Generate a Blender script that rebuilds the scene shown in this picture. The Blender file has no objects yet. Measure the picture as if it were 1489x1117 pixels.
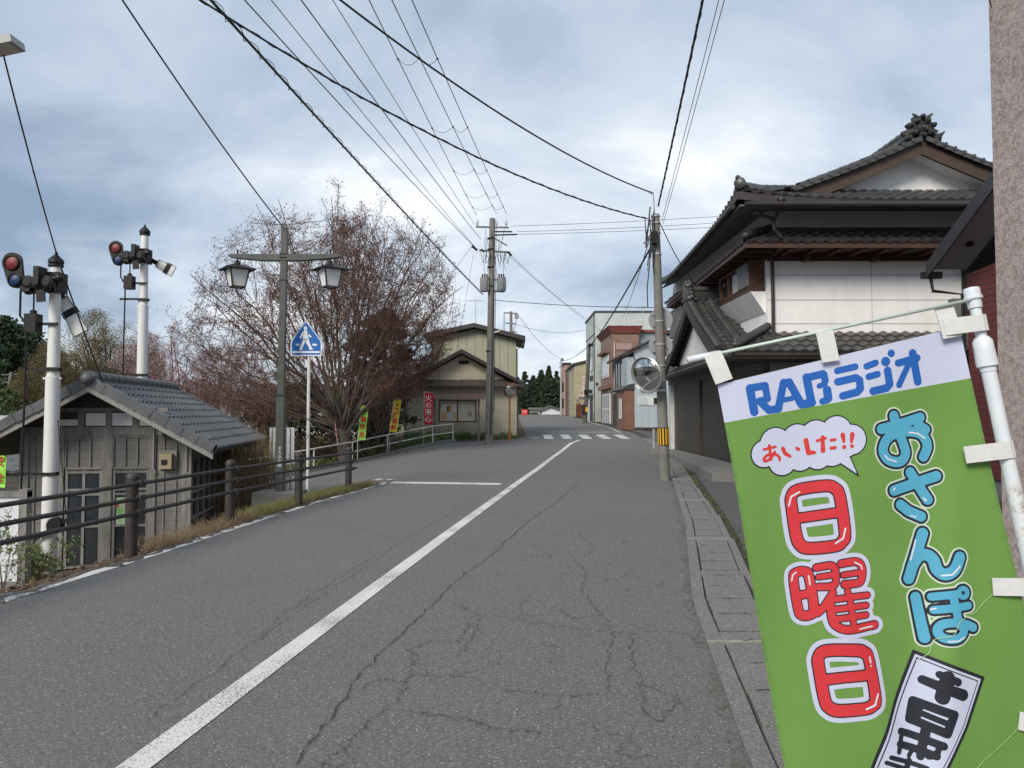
import bpy, math, random
import numpy as np
from mathutils import Vector, Matrix
R = math.radians
SC = bpy.context.scene
COL = SC.collection
# ------------------------------------------------------------------ camera
F = 1040.0; PITCH = math.atan(41.5 / F); EYE = 1.6
cam = bpy.data.cameras.new("camera"); camo = bpy.data.objects.new("camera", cam); COL.objects.link(camo)
camo.location = (0, 0, EYE); camo.rotation_euler = (R(90) + PITCH, 0, 0)
cam.sensor_width = 36; cam.lens = F / 1489 * 36; cam.clip_start = 0.05; cam.clip_end = 3000
SC.camera = camo
# ------------------------------------------------------------------ world
SUN_EL, SUN_AZ = R(36), R(212)       # azimuth clockwise from +Y
W = bpy.data.worlds.new("World"); SC.world = W; W.use_nodes = True
nt = W.node_tree; nt.nodes.clear()
def wn(t, **k):
    n = nt.nodes.new(t)
    for a, b in k.items(): setattr(n, a, b)
    return n
L = nt.links.new
out = wn('ShaderNodeOutputWorld'); bg = wn('ShaderNodeBackground'); bg.inputs[1].default_value = 0.1
L(bg.outputs[0], out.inputs[0])
sky = wn('ShaderNodeTexSky', sky_type='NISHITA'); sky.sun_disc = False
sky.sun_elevation = SUN_EL; sky.sun_rotation = SUN_AZ
tc = wn('ShaderNodeTexCoord'); sep = wn('ShaderNodeSeparateXYZ'); L(tc.outputs['Generated'], sep.inputs[0])
def mth(op, a, b=None, c=None):
    n = wn('ShaderNodeMath', operation=op)
    for i, v in enumerate((a, b, c)):
        if v is None: continue
        if isinstance(v, (int, float)): n.inputs[i].default_value = v
        else: L(v, n.inputs[i])
    return n.outputs[0]
zc = mth('MAXIMUM', sep.outputs[2], 0.0)
den = mth('ADD', zc, 0.42)
cb = wn('ShaderNodeCombineXYZ'); L(mth('DIVIDE', sep.outputs[0], den), cb.inputs[0]); L(mth('DIVIDE', sep.outputs[1], den), cb.inputs[1]); cb.inputs[2].default_value = 3.7
def noise(scale, detail, rough, dist, offs=(0, 0, 0), stretch=(1, 1, 1)):
    mp = wn('ShaderNodeMapping'); L(cb.outputs[0], mp.inputs[0]); mp.inputs['Location'].default_value = offs; mp.inputs['Scale'].default_value = stretch
    n = wn('ShaderNodeTexNoise'); L(mp.outputs[0], n.inputs['Vector'])
    n.inputs['Scale'].default_value = scale; n.inputs['Detail'].default_value = detail; n.inputs['Roughness'].default_value = rough; n.inputs['Distortion'].default_value = dist
    return n.outputs[0]
n1 = noise(1.15, 9, 0.52, 0.25, (1.3, 0.4, 0), (0.8, 1.35, 1))
def noise_dir(scale, detail, rough, dist, offs, st):
    mp = wn('ShaderNodeMapping'); L(tc.outputs['Generated'], mp.inputs[0]); mp.inputs['Location'].default_value = offs; mp.inputs['Scale'].default_value = st
    n = wn('ShaderNodeTexNoise'); L(mp.outputs[0], n.inputs['Vector'])
    n.inputs['Scale'].default_value = scale; n.inputs['Detail'].default_value = detail; n.inputs['Roughness'].default_value = rough; n.inputs['Distortion'].default_value = dist
    return n.outputs[0]
n2 = noise_dir(2.3, 12, 0.56, 0.3, (0.3, 0.9, 0.35), (1, 1, 2.0))
# clouds: slab darkness (n1) and torn bright gaps low in the sky (n2)
low = mth('SUBTRACT', 1.0, mth('SMOOTH_MIN', mth('MULTIPLY', zc, 2.6), 1.0, 0.2))      # 1 at horizon, 0 high up
v = mth('ADD', mth('MULTIPLY', n1, 0.3), mth('MULTIPLY', n2, 0.7))
amp = mth('ADD', mth('MULTIPLY', low, 2.9), 1.1)
vv = mth('ADD', mth('MULTIPLY', mth('SUBTRACT', v, 0.5), amp), 0.5)
vv = mth('ADD', vv, mth('MULTIPLY', sep.outputs[0], 0.10))
hz = mth('POWER', mth('SUBTRACT', 1.0, zc), 9.0)
vv = mth('ADD', vv, mth('MULTIPLY', hz, 0.10))
cr = wn('ShaderNodeValToRGB'); L(vv, cr.inputs[0])
el = cr.color_ramp.elements
el[0].position = 0.26; el[0].color = (.235, .31, .42, 1)
el[1].position = 0.84; el[1].color = (.96, .97, .98, 1)
for p, c in ((.37, (.30, .38, .49)), (.48, (.42, .50, .605)), (.58, (.52, .59, .685)), (.70, (.66, .71, .78))):
    e = el.new(p); e.color = (*c, 1)
sc10 = wn('ShaderNodeVectorMath', operation='SCALE'); L(cr.outputs[0], sc10.inputs[0]); sc10.inputs['Scale'].default_value = 9.6
mx = wn('ShaderNodeMix', data_type='RGBA'); mx.inputs[0].default_value = 0.90
L(sky.outputs[0], mx.inputs[6]); L(sc10.outputs[0], mx.inputs[7]); L(mx.outputs[2], bg.inputs[0])
# ------------------------------------------------------------------ sun behind the overcast
sl = bpy.data.lights.new("sun", 'SUN'); sl.energy = 2.5; sl.angle = R(24); sl.color = (1.0, 0.93, 0.82)
so = bpy.data.objects.new("sun", sl); COL.objects.link(so)
sd = Vector((math.sin(SUN_AZ) * math.cos(SUN_EL), math.cos(SUN_AZ) * math.cos(SUN_EL), math.sin(SUN_EL)))
so.rotation_euler = sd.to_track_quat('Z', 'Y').to_euler()
SC.view_settings.view_transform = 'Standard'; SC.view_settings.look = 'None'; SC.view_settings.exposure = 0.4; SC.view_settings.gamma = 1.0
SC.render.engine = 'CYCLES'; SC.cycles.max_bounces = 5; SC.cycles.transparent_max_bounces = 8
# ------------------------------------------------------------------ terrain
def interp(x, xs, ys):
    return float(np.interp(x, xs, ys))
RY = [0, 20, 24, 28, 32, 36, 40, 46, 52, 60, 80, 100, 108, 116, 125, 140, 200, 300, 700]
RZ = [0, 0, .03, .09, .19, .32, .42, .52, .60, .71, 1.0, 1.27, 1.31, 1.25, 1.0, .3, -2.5, -4, -4]
def sstep(a, b, x):
    t = min(1, max(0, (x - a) / (b - a))); return t * t * (3 - 2 * t)
FX_Y = [-6, 3, 6.1, 8.1, 10.3, 12.3, 14.9]; FX_X = [-5.9, -4.8, -4.5, -4.28, -4.04, -3.65, -3.39]
def G(x, y):
    z = interp(y, RY, RZ)
    wa = 1 - sstep(13.2, 16.2, y)
    fx = interp(y, FX_Y, FX_X)
    dA = min(1.05, max(0, .55 * (fx - .25 - x)))
    dB = min(1.25, max(0, .15 * (-3.0 - x)))
    wb = max(1 - sstep(29, 35, y), sstep(6.5, 9.5, -x))
    d = wa * dA + (1 - wa) * wb * dB
    far = sstep(40, 160, y) * sstep(8, 30, -x)
    z = z * (1 - far) + far * min(z, 0.0)
    return z - d
# image point (in 1489 x 1117 pixels of the photograph) -> world
def ray(px, py):
    xc = (px - 744.5) / F; yc = (558.5 - py) / F
    c, s = math.cos(PITCH), math.sin(PITCH)
    return Vector((xc, c - yc * s, s + yc * c))
def at(px, py, Y):
    d = ray(px, py); k = Y / d.y
    return Vector((d.x * k, Y, EYE + d.z * k))
def gp(px, py):
    d = ray(px, py); t = 1.0
    while t < 400:
        p = Vector((0, 0, EYE)) + d * t
        if p.z <= G(p.x, p.y):
            for _ in range(25):
                t -= .002 * t / 25 * 5
                p = Vector((0, 0, EYE)) + d * t
                if p.z > G(p.x, p.y): break
            return p
        t *= 1.002
    return p
# ------------------------------------------------------------------ mesh collector
ORG = {}
class MB:
    def __init__(s): s.v = []; s.f = []
    def add(s, vs, fs):
        n = len(s.v); s.v.extend([tuple(v) for v in vs]); s.f.extend([tuple(i + n for i in f) for f in fs]); return s
    def quad(s, a, b, c, d): return s.add([a, b, c, d], [(0, 1, 2, 3)])
    def tri(s, a, b, c): return s.add([a, b, c], [(0, 1, 2)])
    def box(s, x0, x1, y0, y1, z0, z1):
        return s.hexa([(x0, y0, z0), (x1, y0, z0), (x1, y1, z0), (x0, y1, z0)], [(x0, y0, z1), (x1, y0, z1), (x1, y1, z1), (x0, y1, z1)])
    def hexa(s, lo, hi):
        n = len(lo)
        return s.add(list(lo) + list(hi), [tuple(range(n))[::-1], tuple(range(n, 2 * n))] + [(i, (i + 1) % n, n + (i + 1) % n, n + i) for i in range(n)])
    def beam(s, p, q, w, h, up=(0, 0, 1)):
        p = Vector(p); q = Vector(q); d = (q - p).normalized(); r = d.cross(Vector(up))
        if r.length < 1e-5: r = d.cross(Vector((0, 1, 0)))
        r.normalize(); u = r.cross(d); r = r * w / 2; u = u * h / 2
        return s.hexa([p - r - u, p + r - u, p + r + u, p - r + u], [q - r - u, q + r - u, q + r + u, q - r + u])
    def tube(s, pts, rad, n=8, cap=True):
        pts = [Vector(p) for p in pts]
        if not hasattr(rad, '__len__'): rad = [rad] * len(pts)
        rings = []; pr = None
        for i, p in enumerate(pts):
            d = (pts[min(i + 1, len(pts) - 1)] - pts[max(i - 1, 0)]).normalized()
            if pr is None:
                pr = d.orthogonal().normalized()
            else:
                pr = (pr - d * pr.dot(d)); pr = pr.normalized() if pr.length > 1e-6 else d.orthogonal().normalized()
            b = d.cross(pr)
            rings.append([p + (pr * math.cos(2 * math.pi * k / n) + b * math.sin(2 * math.pi * k / n)) * rad[i] for k in range(n)])
        vs = [v for r_ in rings for v in r_]; fs = []
        for i in range(len(pts) - 1):
            for k in range(n):
                fs.append((i * n + k, i * n + (k + 1) % n, (i + 1) * n + (k + 1) % n, (i + 1) * n + k))
        if cap: fs.append(tuple(range(n))[::-1]); fs.append(tuple(range((len(pts) - 1) * n, len(pts) * n)))
        return s.add(vs, fs)
    def lathe(s, c, prof, n=16, axis=(0, 0, 1)):
        a = Vector(axis).normalized(); c = Vector(c); u = a.orthogonal().normalized(); w = a.cross(u)
        vs = []; fs = []
        for r_, h in prof:
            for k in range(n):
                t = 2 * math.pi * k / n; vs.append(c + a * h + (u * math.cos(t) + w * math.sin(t)) * max(r_, 1e-4))
        for i in range(len(prof) - 1):
            for k in range(n): fs.append((i * n + k, i * n + (k + 1) % n, (i + 1) * n + (k + 1) % n, (i + 1) * n + k))
        fs.append(tuple(range(n))[::-1]); fs.append(tuple(range((len(prof) - 1) * n, len(prof) * n)))
        return s.add(vs, fs)
    def prism(s, poly, o, u, v, w, t):
        """2-D polygon in the plane o+u*a+v*b, extruded along w by t"""
        o, u, v, w = Vector(o), Vector(u), Vector(v), Vector(w)
        lo = [o + u * a + v * b for a, b in poly]; hi = [p + w * t for p in lo]
        return s.hexa(lo, hi)
    def sphere(s, c, r_, n=10, m=6, sc=(1, 1, 1)):
        c = Vector(c); vs = []; fs = []
        for i in range(m + 1):
            ph = math.pi * i / m - math.pi / 2
            for k in range(n):
                t = 2 * math.pi * k / n; vs.append(c + Vector((math.cos(ph) * math.cos(t) * sc[0], math.cos(ph) * math.sin(t) * sc[1], math.sin(ph) * sc[2])) * r_)
        for i in range(m):
            for k in range(n): fs.append((i * n + k, i * n + (k + 1) % n, (i + 1) * n + (k + 1) % n, (i + 1) * n + k))
        return s.add(vs, fs)
    def np(s, V, Q):
        n = len(s.v); s.v.extend(map(tuple, V.tolist())); s.f.extend(map(tuple, (Q + n).tolist())); return s
    def pieces(s):
        par = list(range(len(s.v)))
        def fd(a):
            while par[a] != a: par[a] = par[par[a]]; a = par[a]
            return a
        for f in s.f:
            r0 = fd(f[0])
            for i in f[1:]: par[fd(i)] = r0
        groups = {}
        for f in s.f: groups.setdefault(fd(f[0]), []).append(f)
        out_ = []
        for fs in groups.values():
            idx = sorted({i for f in fs for i in f}); mp = {a: b for b, a in enumerate(idx)}; m = MB(); m.v = [s.v[i] for i in idx]; m.f = [tuple(mp[i] for i in f) for f in fs]; out_.append(m)
        return out_
    def build_each(s, name, mat, parent=None, smooth=False, **k):
        return [m.build(name, mat, parent, smooth, **k) for m in s.pieces()]
    def build(s, name, mat, parent=None, smooth=False, **k):
        me = bpy.data.meshes.new(name)
        off = ORG.get(parent.name, (0, 0, 0)) if parent else (0, 0, 0)
        V = np.array(s.v, dtype=float) - np.array(off)
        me.from_pydata(V.tolist(), [], s.f); me.update()
        if smooth:
            me.polygons.foreach_set('use_smooth', [True] * len(me.polygons))
            if smooth == 'auto':
                me.set_sharp_from_angle(angle=R(35))
        me.materials.append(mat)
        o = bpy.data.objects.new(name, me); COL.objects.link(o)
        if parent: o.parent = parent; ORG[o.name] = off
        tag(o, **k); return o
def tag(o, label=None, cat=None, group=None, kind=None):
    if label: o['label'] = label
    if cat: o['category'] = cat
    if group: o['group'] = group
    if kind: o['kind'] = kind
    return o
def thing(name, loc, label, cat, group=None):
    o = bpy.data.objects.new(name, None); COL.objects.link(o); o.location = loc; o.empty_display_size = .1
    ORG[o.name] = tuple(loc); tag(o, label, cat, group); return o
def local(name, label, cat, group=None):
    o = thing(name, (0, 0, 0), label, cat, group); return o
def copy_tree(o, loc=None, rz=None, label=None, parent=None):
    c = o.copy(); COL.objects.link(c)
    if parent: c.parent = parent
    if loc is not None: c.location = loc
    if rz is not None: c.rotation_euler = (0, 0, rz)
    if label: c['label'] = label
    for ch in list(o.children): copy_tree(ch, parent=c)
    return c
# ------------------------------------------------------------------ materials
MC = {}
def mat(name, col, rough=.7, col2=None, scale=6.0, detail=6, bump=0.0, bscale=None, metal=0.0, spec=.5, stretch=(1, 1, 1), lo=.35, hi=.68, trans=0.0):
    if name in MC: return MC[name]
    m = bpy.data.materials.new(name); m.use_nodes = True; t = m.node_tree; b = t.nodes['Principled BSDF']; MC[name] = m
    b.inputs['Roughness'].default_value = rough; b.inputs['Metallic'].default_value = metal
    b.inputs['Specular IOR Level'].default_value = spec
    b.inputs['Base Color'].default_value = (*col, 1)
    tcn = t.nodes.new('ShaderNodeTexCoord'); mp = t.nodes.new('ShaderNodeMapping'); mp.inputs['Scale'].default_value = stretch
    t.links.new(tcn.outputs['Object'], mp.inputs[0])
    if col2 is not None:
        n = t.nodes.new('ShaderNodeTexNoise'); n.inputs['Scale'].default_value = scale; n.inputs['Detail'].default_value = detail; n.inputs['Roughness'].default_value = .62
        t.links.new(mp.outputs[0], n.inputs['Vector'])
        r_ = t.nodes.new('ShaderNodeValToRGB'); r_.color_ramp.elements[0].position = lo; r_.color_ramp.elements[1].position = hi
        r_.color_ramp.elements[0].color = (*col, 1); r_.color_ramp.elements[1].color = (*col2, 1)
        t.links.new(n.outputs[0], r_.inputs[0]); t.links.new(r_.outputs[0], b.inputs['Base Color'])
    if bump:
        n = t.nodes.new('ShaderNodeTexNoise'); n.inputs['Scale'].default_value = bscale or scale * 4; n.inputs['Detail'].default_value = 4
        t.links.new(mp.outputs[0], n.inputs['Vector'])
        bp = t.nodes.new('ShaderNodeBump'); bp.inputs['Strength'].default_value = bump; bp.inputs['Distance'].default_value = .02
        t.links.new(n.outputs[0], bp.inputs['Height']); t.links.new(bp.outputs[0], b.inputs['Normal'])
    if trans:
        b.inputs['Transmission Weight'].default_value = trans
    return m
def glass(name, col=(.03, .035, .04), rough=.06):
    return mat(name, col, rough, spec=.8)
def siding(name, col, col2, pitch, axis='z', depth=.5, dirt=.25, rough=.6, dark=.35, width=.035):
    """boards: thin shadow-gap grooves across one axis (bump and narrow gap colour), worn noise"""
    if name in MC: return MC[name]
    m = mat(name, col, rough, col2, scale=1.6, detail=8, lo=.3, hi=.75)
    t = m.node_tree; b = t.nodes['Principled BSDF']
    tcn = t.nodes.new('ShaderNodeTexCoord'); sp = t.nodes.new('ShaderNodeSeparateXYZ'); t.links.new(tcn.outputs['Object'], sp.inputs[0])
    if axis == 'h':
        ad = t.nodes.new('ShaderNodeMath'); ad.operation = 'ADD'; t.links.new(sp.outputs[0], ad.inputs[0]); t.links.new(sp.outputs[1], ad.inputs[1]); src = ad.outputs[0]
    else: src = sp.outputs[{'x': 0, 'y': 1, 'z': 2}[axis]]
    dv = t.nodes.new('ShaderNodeMath'); dv.operation = 'DIVIDE'; dv.inputs[1].default_value = pitch; t.links.new(src, dv.inputs[0])
    fr = t.nodes.new('ShaderNodeMath'); fr.operation = 'FRACT'; t.links.new(dv.outputs[0], fr.inputs[0])
    lt = t.nodes.new('ShaderNodeMath'); lt.operation = 'LESS_THAN'; lt.inputs[1].default_value = width; t.links.new(fr.outputs[0], lt.inputs[0])
    src_col = b.inputs['Base Color'].links[0].from_socket
    mxn = t.nodes.new('ShaderNodeMix'); mxn.data_type = 'RGBA'; t.links.new(lt.outputs[0], mxn.inputs[0]); t.links.new(src_col, mxn.inputs[6])
    mxn.inputs[7].default_value = (col[0] * dark, col[1] * dark, col[2] * dark, 1); t.links.new(mxn.outputs[2], b.inputs['Base Color'])
    bp = t.nodes.new('ShaderNodeBump'); bp.inputs['Strength'].default_value = depth; bp.inputs['Distance'].default_value = .01
    t.links.new(fr.outputs[0], bp.inputs['Height']); t.links.new(bp.outputs[0], b.inputs['Normal'])
    return m
# ------------------------------------------------------------------ ground materials
def asphalt(name, colL, colR, seam=True, crk=.5):
    m = bpy.data.materials.new(name); m.use_nodes = True; t = m.node_tree; b = t.nodes['Principled BSDF']; b.inputs['Roughness'].default_value = .85
    N = t.nodes.new; K = t.links.new
    tcn = N('ShaderNodeTexCoord'); sp = N('ShaderNodeSeparateXYZ'); K(tcn.outputs['Object'], sp.inputs[0])
    def M(op, a, b_=None, c=None):
        n = N('ShaderNodeMath'); n.operation = op
        for i, v in enumerate((a, b_, c)):
            if v is None: continue
            if isinstance(v, (int, float)): n.inputs[i].default_value = v
            else: K(v, n.inputs[i])
        return n.outputs[0]
    def NZ(scale, det=3, rg=.6, dist=0):
        n = N('ShaderNodeTexNoise'); n.inputs['Scale'].default_value = scale; n.inputs['Detail'].default_value = det; n.inputs['Roughness'].default_value = rg; n.inputs['Distortion'].default_value = dist
        K(tcn.outputs['Object'], n.inputs['Vector']); return n.outputs[0]
    def MIX(f, a, b_, mode='MIX'):
        n = N('ShaderNodeMix'); n.data_type = 'RGBA'; n.blend_type = mode
        for i, v in ((0, f), (6, a), (7, b_)):
            if isinstance(v, (int, float)): n.inputs[i].default_value = v
            elif isinstance(v, tuple): n.inputs[i].default_value = (*v, 1)
            else: K(v, n.inputs[i])
        return n.outputs[2]
    if seam:
        y = sp.outputs[1]
        sx = M('ADD', M('ADD', M('MULTIPLY', y, .1), -1.25), M('MULTIPLY', M('MULTIPLY', y, y), .0038))
        side = M('GREATER_THAN', sp.outputs[0], sx); near = M('LESS_THAN', y, 27.0); fac = M('MULTIPLY', side, near)
        col = MIX(fac, colL, colR)
    else: col = MIX(0.0, colL, colR)
    big = NZ(.55, 7, .65); col = MIX(M('MULTIPLY', M('SUBTRACT', big, .33), 1.3), col, tuple(c * .72 for c in colR))
    mid = NZ(7, 6, .75); col = MIX(M('MULTIPLY', M('ABSOLUTE', M('SUBTRACT', mid, .5)), 1.1), col, tuple(c * 1.45 for c in colR))
    # aggregate: dark pits and pale stones
    gr = NZ(48, 3, .8); col = MIX(M('MULTIPLY', M('MAXIMUM', M('SUBTRACT', gr, .5), 0.0), 2.6), col, tuple(c * 2.0 for c in colR)); col = MIX(M('MULTIPLY', M('MAXIMUM', M('SUBTRACT', .5, gr), 0.0), 2.6), col, tuple(c * .35 for c in colR))
    g = NZ(95, 2, .6); col = MIX(M('MULTIPLY', M('LESS_THAN', g, .43), .5), col, tuple(c * .45 for c in colR))
    vo = N('ShaderNodeTexVoronoi'); vo.inputs['Scale'].default_value = 75; K(tcn.outputs['Object'], vo.inputs['Vector'])
    sepc = N('ShaderNodeSeparateColor'); K(vo.outputs['Color'], sepc.inputs[0])
    stone = M('MULTIPLY', M('GREATER_THAN', sepc.outputs[0], .93), M('LESS_THAN', vo.outputs['Distance'], .33))
    col = MIX(M('MULTIPLY', stone, .75), col, (.5, .49, .47))
    # fine alligator cracking in patches of the worn lane
    if crk:
        vn = N('ShaderNodeTexVoronoi'); vn.feature = 'DISTANCE_TO_EDGE'; vn.inputs['Scale'].default_value = 2.6
        nn = N('ShaderNodeTexNoise'); nn.inputs['Scale'].default_value = 5; nn.inputs['Detail'].default_value = 5; K(tcn.outputs['Object'], nn.inputs['Vector'])
        mp = N('ShaderNodeMix'); mp.data_type = 'RGBA'; mp.inputs[0].default_value = .22; K(tcn.outputs['Object'], mp.inputs[6]); K(nn.outputs['Color'], mp.inputs[7])
        K(mp.outputs[2], vn.inputs['Vector'])
        patch = M('GREATER_THAN', NZ(.8, 2), .535)
        if seam: patch = M('MULTIPLY', patch, fac)
        ck = M('MULTIPLY', M('LESS_THAN', vn.outputs[0], .010), patch)
        col = MIX(M('MULTIPLY', ck, crk), col, (.03, .028, .026))
    K(col, b.inputs['Base Color'])
    bp = N('ShaderNodeBump'); bp.inputs['Strength'].default_value = .55; bp.inputs['Distance'].default_value = .006; K(g, bp.inputs['Height']); K(bp.outputs[0], b.inputs['Normal'])
    return m
A_ROAD = asphalt('worn_asphalt', (.142, .139, .135), (.146, .141, .134))
A_SIDE = asphalt('side_asphalt', (.15, .145, .139), (.148, .143, .136), False, 0)
A_LOT = asphalt('lot_asphalt', (.095, .094, .09), (.09, .088, .085), False, .6)
def paint_mat(name, col, wear=.45, scale=38, under=(.12, .12, .12)):
    m = bpy.data.materials.new(name); m.use_nodes = True; t = m.node_tree; b = t.nodes['Principled BSDF']; b.inputs['Roughness'].default_value = .7
    tcn = t.nodes.new('ShaderNodeTexCoord')
    n = t.nodes.new('ShaderNodeTexNoise'); n.inputs['Scale'].default_value = scale; n.inputs['Detail'].default_value = 6; n.inputs['Roughness'].default_value = .8; t.links.new(tcn.outputs['Object'], n.inputs['Vector'])
    n2_ = t.nodes.new('ShaderNodeTexNoise'); n2_.inputs['Scale'].default_value = 1.3; n2_.inputs['Detail'].default_value = 3; t.links.new(tcn.outputs['Object'], n2_.inputs['Vector'])
    a = t.nodes.new('ShaderNodeMath'); a.operation = 'MULTIPLY_ADD'; a.inputs[1].default_value = .35; t.links.new(n2_.outputs[0], a.inputs[0]); t.links.new(n.outputs[0], a.inputs[2])
    r_ = t.nodes.new('ShaderNodeValToRGB'); r_.color_ramp.elements[0].position = wear + .12; r_.color_ramp.elements[1].position = wear + .19
    r_.color_ramp.elements[0].color = (*under, 1); r_.color_ramp.elements[1].color = (*col, 1)
    t.links.new(a.outputs[0], r_.inputs[0]); t.links.new(r_.outputs[0], b.inputs['Base Color']); return m
PAINT = paint_mat('road_paint', (.68, .67, .64), .465, 85)
PAINT2 = paint_mat('worn_road_paint', (.64, .63, .60), .46, 24)
CRACK = mat('crack_tar', (.03, .028, .027), .9)
# ground: brown soil, dead leaves, dry grass, greener away from the road
def soil(name, cols, scale=9):
    m = bpy.data.materials.new(name); m.use_nodes = True; t = m.node_tree; b = t.nodes['Principled BSDF']; b.inputs['Roughness'].default_value = .95
    tcn = t.nodes.new('ShaderNodeTexCoord'); n = t.nodes.new('ShaderNodeTexNoise'); n.inputs['Scale'].default_value = scale; n.inputs['Detail'].default_value = 10; n.inputs['Roughness'].default_value = .75
    t.links.new(tcn.outputs['Object'], n.inputs['Vector']); r_ = t.nodes.new('ShaderNodeValToRGB'); t.links.new(n.outputs[0], r_.inputs[0]); t.links.new(r_.outputs[0], b.inputs['Base Color'])
    e = r_.color_ramp.elements; e[0].position = .34; e[0].color = (*cols[0], 1); e[1].position = .7; e[1].color = (*cols[-1], 1)
    for i, c in enumerate(cols[1:-1]): x = e.new(.34 + .36 * (i + 1) / (len(cols) - 1)); x.color = (*c, 1)
    bp = t.nodes.new('ShaderNodeBump'); bp.inputs['Strength'].default_value = .9; bp.inputs['Distance'].default_value = .04; t.links.new(n.outputs[0], bp.inputs['Height']); t.links.new(bp.outputs[0], b.inputs['Normal'])
    return m
SOIL = soil('leaf_soil', [(.028, .02, .015), (.075, .052, .036), (.11, .082, .055), (.16, .13, .085)])
FIELD = soil('spring_field', [(.05, .06, .02), (.10, .105, .035), (.15, .15, .05), (.12, .09, .05)], .35)
def linsp(a, b, s): return list(np.arange(a, b + 1e-6, s))
gx = [-700, -400, -220, -120, -80, -60, -45, -35, -28, -22, -18, -15] + linsp(-13, 10, .28) + [11, 13, 16, 20, 30, 50, 80, 150, 300, 700]
gy = [-60, -25, -12] + linsp(-8, 44, .35) + linsp(46, 140, 2) + [150, 170, 200, 260, 340, 500, 900, 1800]
gm = MB(); gv = [(x, y, G(x, y) - .03) for y in gy for x in gx]
nx = len(gx); gm.add(gv, [(j * nx + i, j * nx + i + 1, (j + 1) * nx + i + 1, (j + 1) * nx + i) for j in range(len(gy) - 1) for i in range(nx - 1)])
gm.build('ground', SOIL, smooth=True, kind='structure')
def sheet(rows, dz, ncol):
    """rows: list of (pL, pR) xy pairs, filled with ncol quads across, laid dz over the terrain"""
    m = MB(); vs = []
    for (a, b) in rows:
        for k in range(ncol + 1):
            x = a[0] + (b[0] - a[0]) * k / ncol; y = a[1] + (b[1] - a[1]) * k / ncol; vs.append((x, y, G(x, y) + dz))
    n = ncol + 1
    return m.add(vs, [(j * n + i, j * n + i + 1, (j + 1) * n + i + 1, (j + 1) * n + i) for j in range(len(rows) - 1) for i in range(ncol)])
sheet([((-140, y), (-6.0 if y > 40 else -12.0, y)) for y in linsp(38, 130, 2)], .02, 40).build('field', FIELD, smooth=True, kind='structure')
LX_Y = [-6, 0, 3.2, 6.05, 8.1, 10.7, 13.1, 16.6, 20, 25, 30, 34, 37, 45, 56, 100, 118]
LX_X = [-6.2, -5.2, -4.75, -4.33, -4.03, -3.75, -3.46, -2.8, -2.6, -2.2, -1.6, -.2, .8, .86, .86, .8, .8]
KX_Y = [-6, 0, 3.2, 6.05, 10.4, 16.6, 22, 30, 40, 60, 100, 118]
KX_X = [-.1, .65, 1.06, 1.51, 2.5, 3.72, 4.72, 5.95, 6.8, 7.0, 7.2, 7.2]
lx = lambda y: interp(y, LX_Y, LX_X); kx = lambda y: interp(y, KX_Y, KX_X)
ys = linsp(-6, 44, .4) + linsp(45, 118, 1)
road = sheet([((lx(y) - .1, y), (kx(y) + .02, y)) for y in ys], .004, 24).build('road', A_ROAD, smooth=True, kind='structure')
SN = [(-1.0, 17.0), (-2.7, 16.55), (-3.4, 16.2), (-5, 16.3), (-7.5, 16.5), (-11, 16.9), (-16, 17.2)]
SF = [(.85, 37.2), (-.3, 34.8), (-2.75, 33), (-5.1, 29.7), (-7.2, 26.8), (-10, 24.2), (-16, 22)]
def resample(p, n):
    p = np.array(p, float); d = np.r_[0, np.cumsum(np.linalg.norm(np.diff(p, axis=0), axis=1))]; s = np.linspace(0, d[-1], n)
    return np.c_[np.interp(s, d, p[:, 0]), np.interp(s, d, p[:, 1])] if p.shape[1] == 2 else np.c_[np.interp(s, d, p[:, 0]), np.interp(s, d, p[:, 1]), np.interp(s, d, p[:, 2])]
sheet([(tuple(a), tuple(b)) for a, b in zip(resample(SF, 40), resample(SN, 40))], 0.0, 36).build('side_road', A_SIDE, smooth=True, kind='structure')
sheet([((kx(y) + .45, y), (8.2 if y < 46 else 7.9, y)) for y in linsp(-6, 60, .6)], 0.0, 14).build('parking_lot', A_LOT, smooth=True, kind='structure')
# road markings: parts of the road
def strip(pts, w, dz, m=None, step=.5, jitter=0):
    m = m or MB(); pts = resample([tuple(p)[:2] for p in pts], max(2, int(sum((Vector(pts[i][:2]) - Vector(pts[i + 1][:2])).length for i in range(len(pts) - 1)) / step) + 1))
    rnd = random.Random(len(pts)); vs = []
    for i, p in enumerate(pts):
        d = pts[min(i + 1, len(pts) - 1)] - pts[max(0, i - 1)]; d = d / np.linalg.norm(d); n = np.array([-d[1], d[0]])
        ww = w * (1 + jitter * rnd.uniform(-1, 1)); o = n * (rnd.uniform(-1, 1) * jitter * w * 1.5)
        for s_ in (-.5, .5): q = p + n * ww * s_ + o; vs.append((q[0], q[1], G(q[0], q[1]) + dz))
    return m.add(vs, [(2 * i, 2 * i + 1, 2 * i + 3, 2 * i + 2) for i in range(len(pts) - 1)])
GP = lambda px, py: tuple(gp(px, py))[:2]
CL = [(-2.55, -3), (-1.71, 3.2), (-1.32, 6.05), (-.8, 9.8), (.17, 16.6)] + [GP(800, 668), GP(830, 645), GP(843, 640)]
strip(CL, .155, .009).build('centre_line', PAINT, road)
strip([(LX_X[i] + .0, LX_Y[i]) for i in range(0, 8)], .13, .009).build('edge_line', PAINT2, road)
strip([GP(563, 702), GP(728, 704.5)], .40, .009).build('junction_line', PAINT2, road)
strip([GP(545, 698), GP(572, 698.5)], .22, .013).build('line_stub', PAINT2, road)
for xc in (3.75 - 1.9, 3.75 - .98, 3.75, 4.7, 5.65):
    strip([(xc - .02, 35.3), (xc + .05, 38.9)], .46, .009).build('crosswalk_stripe', PAINT2, road)
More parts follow.
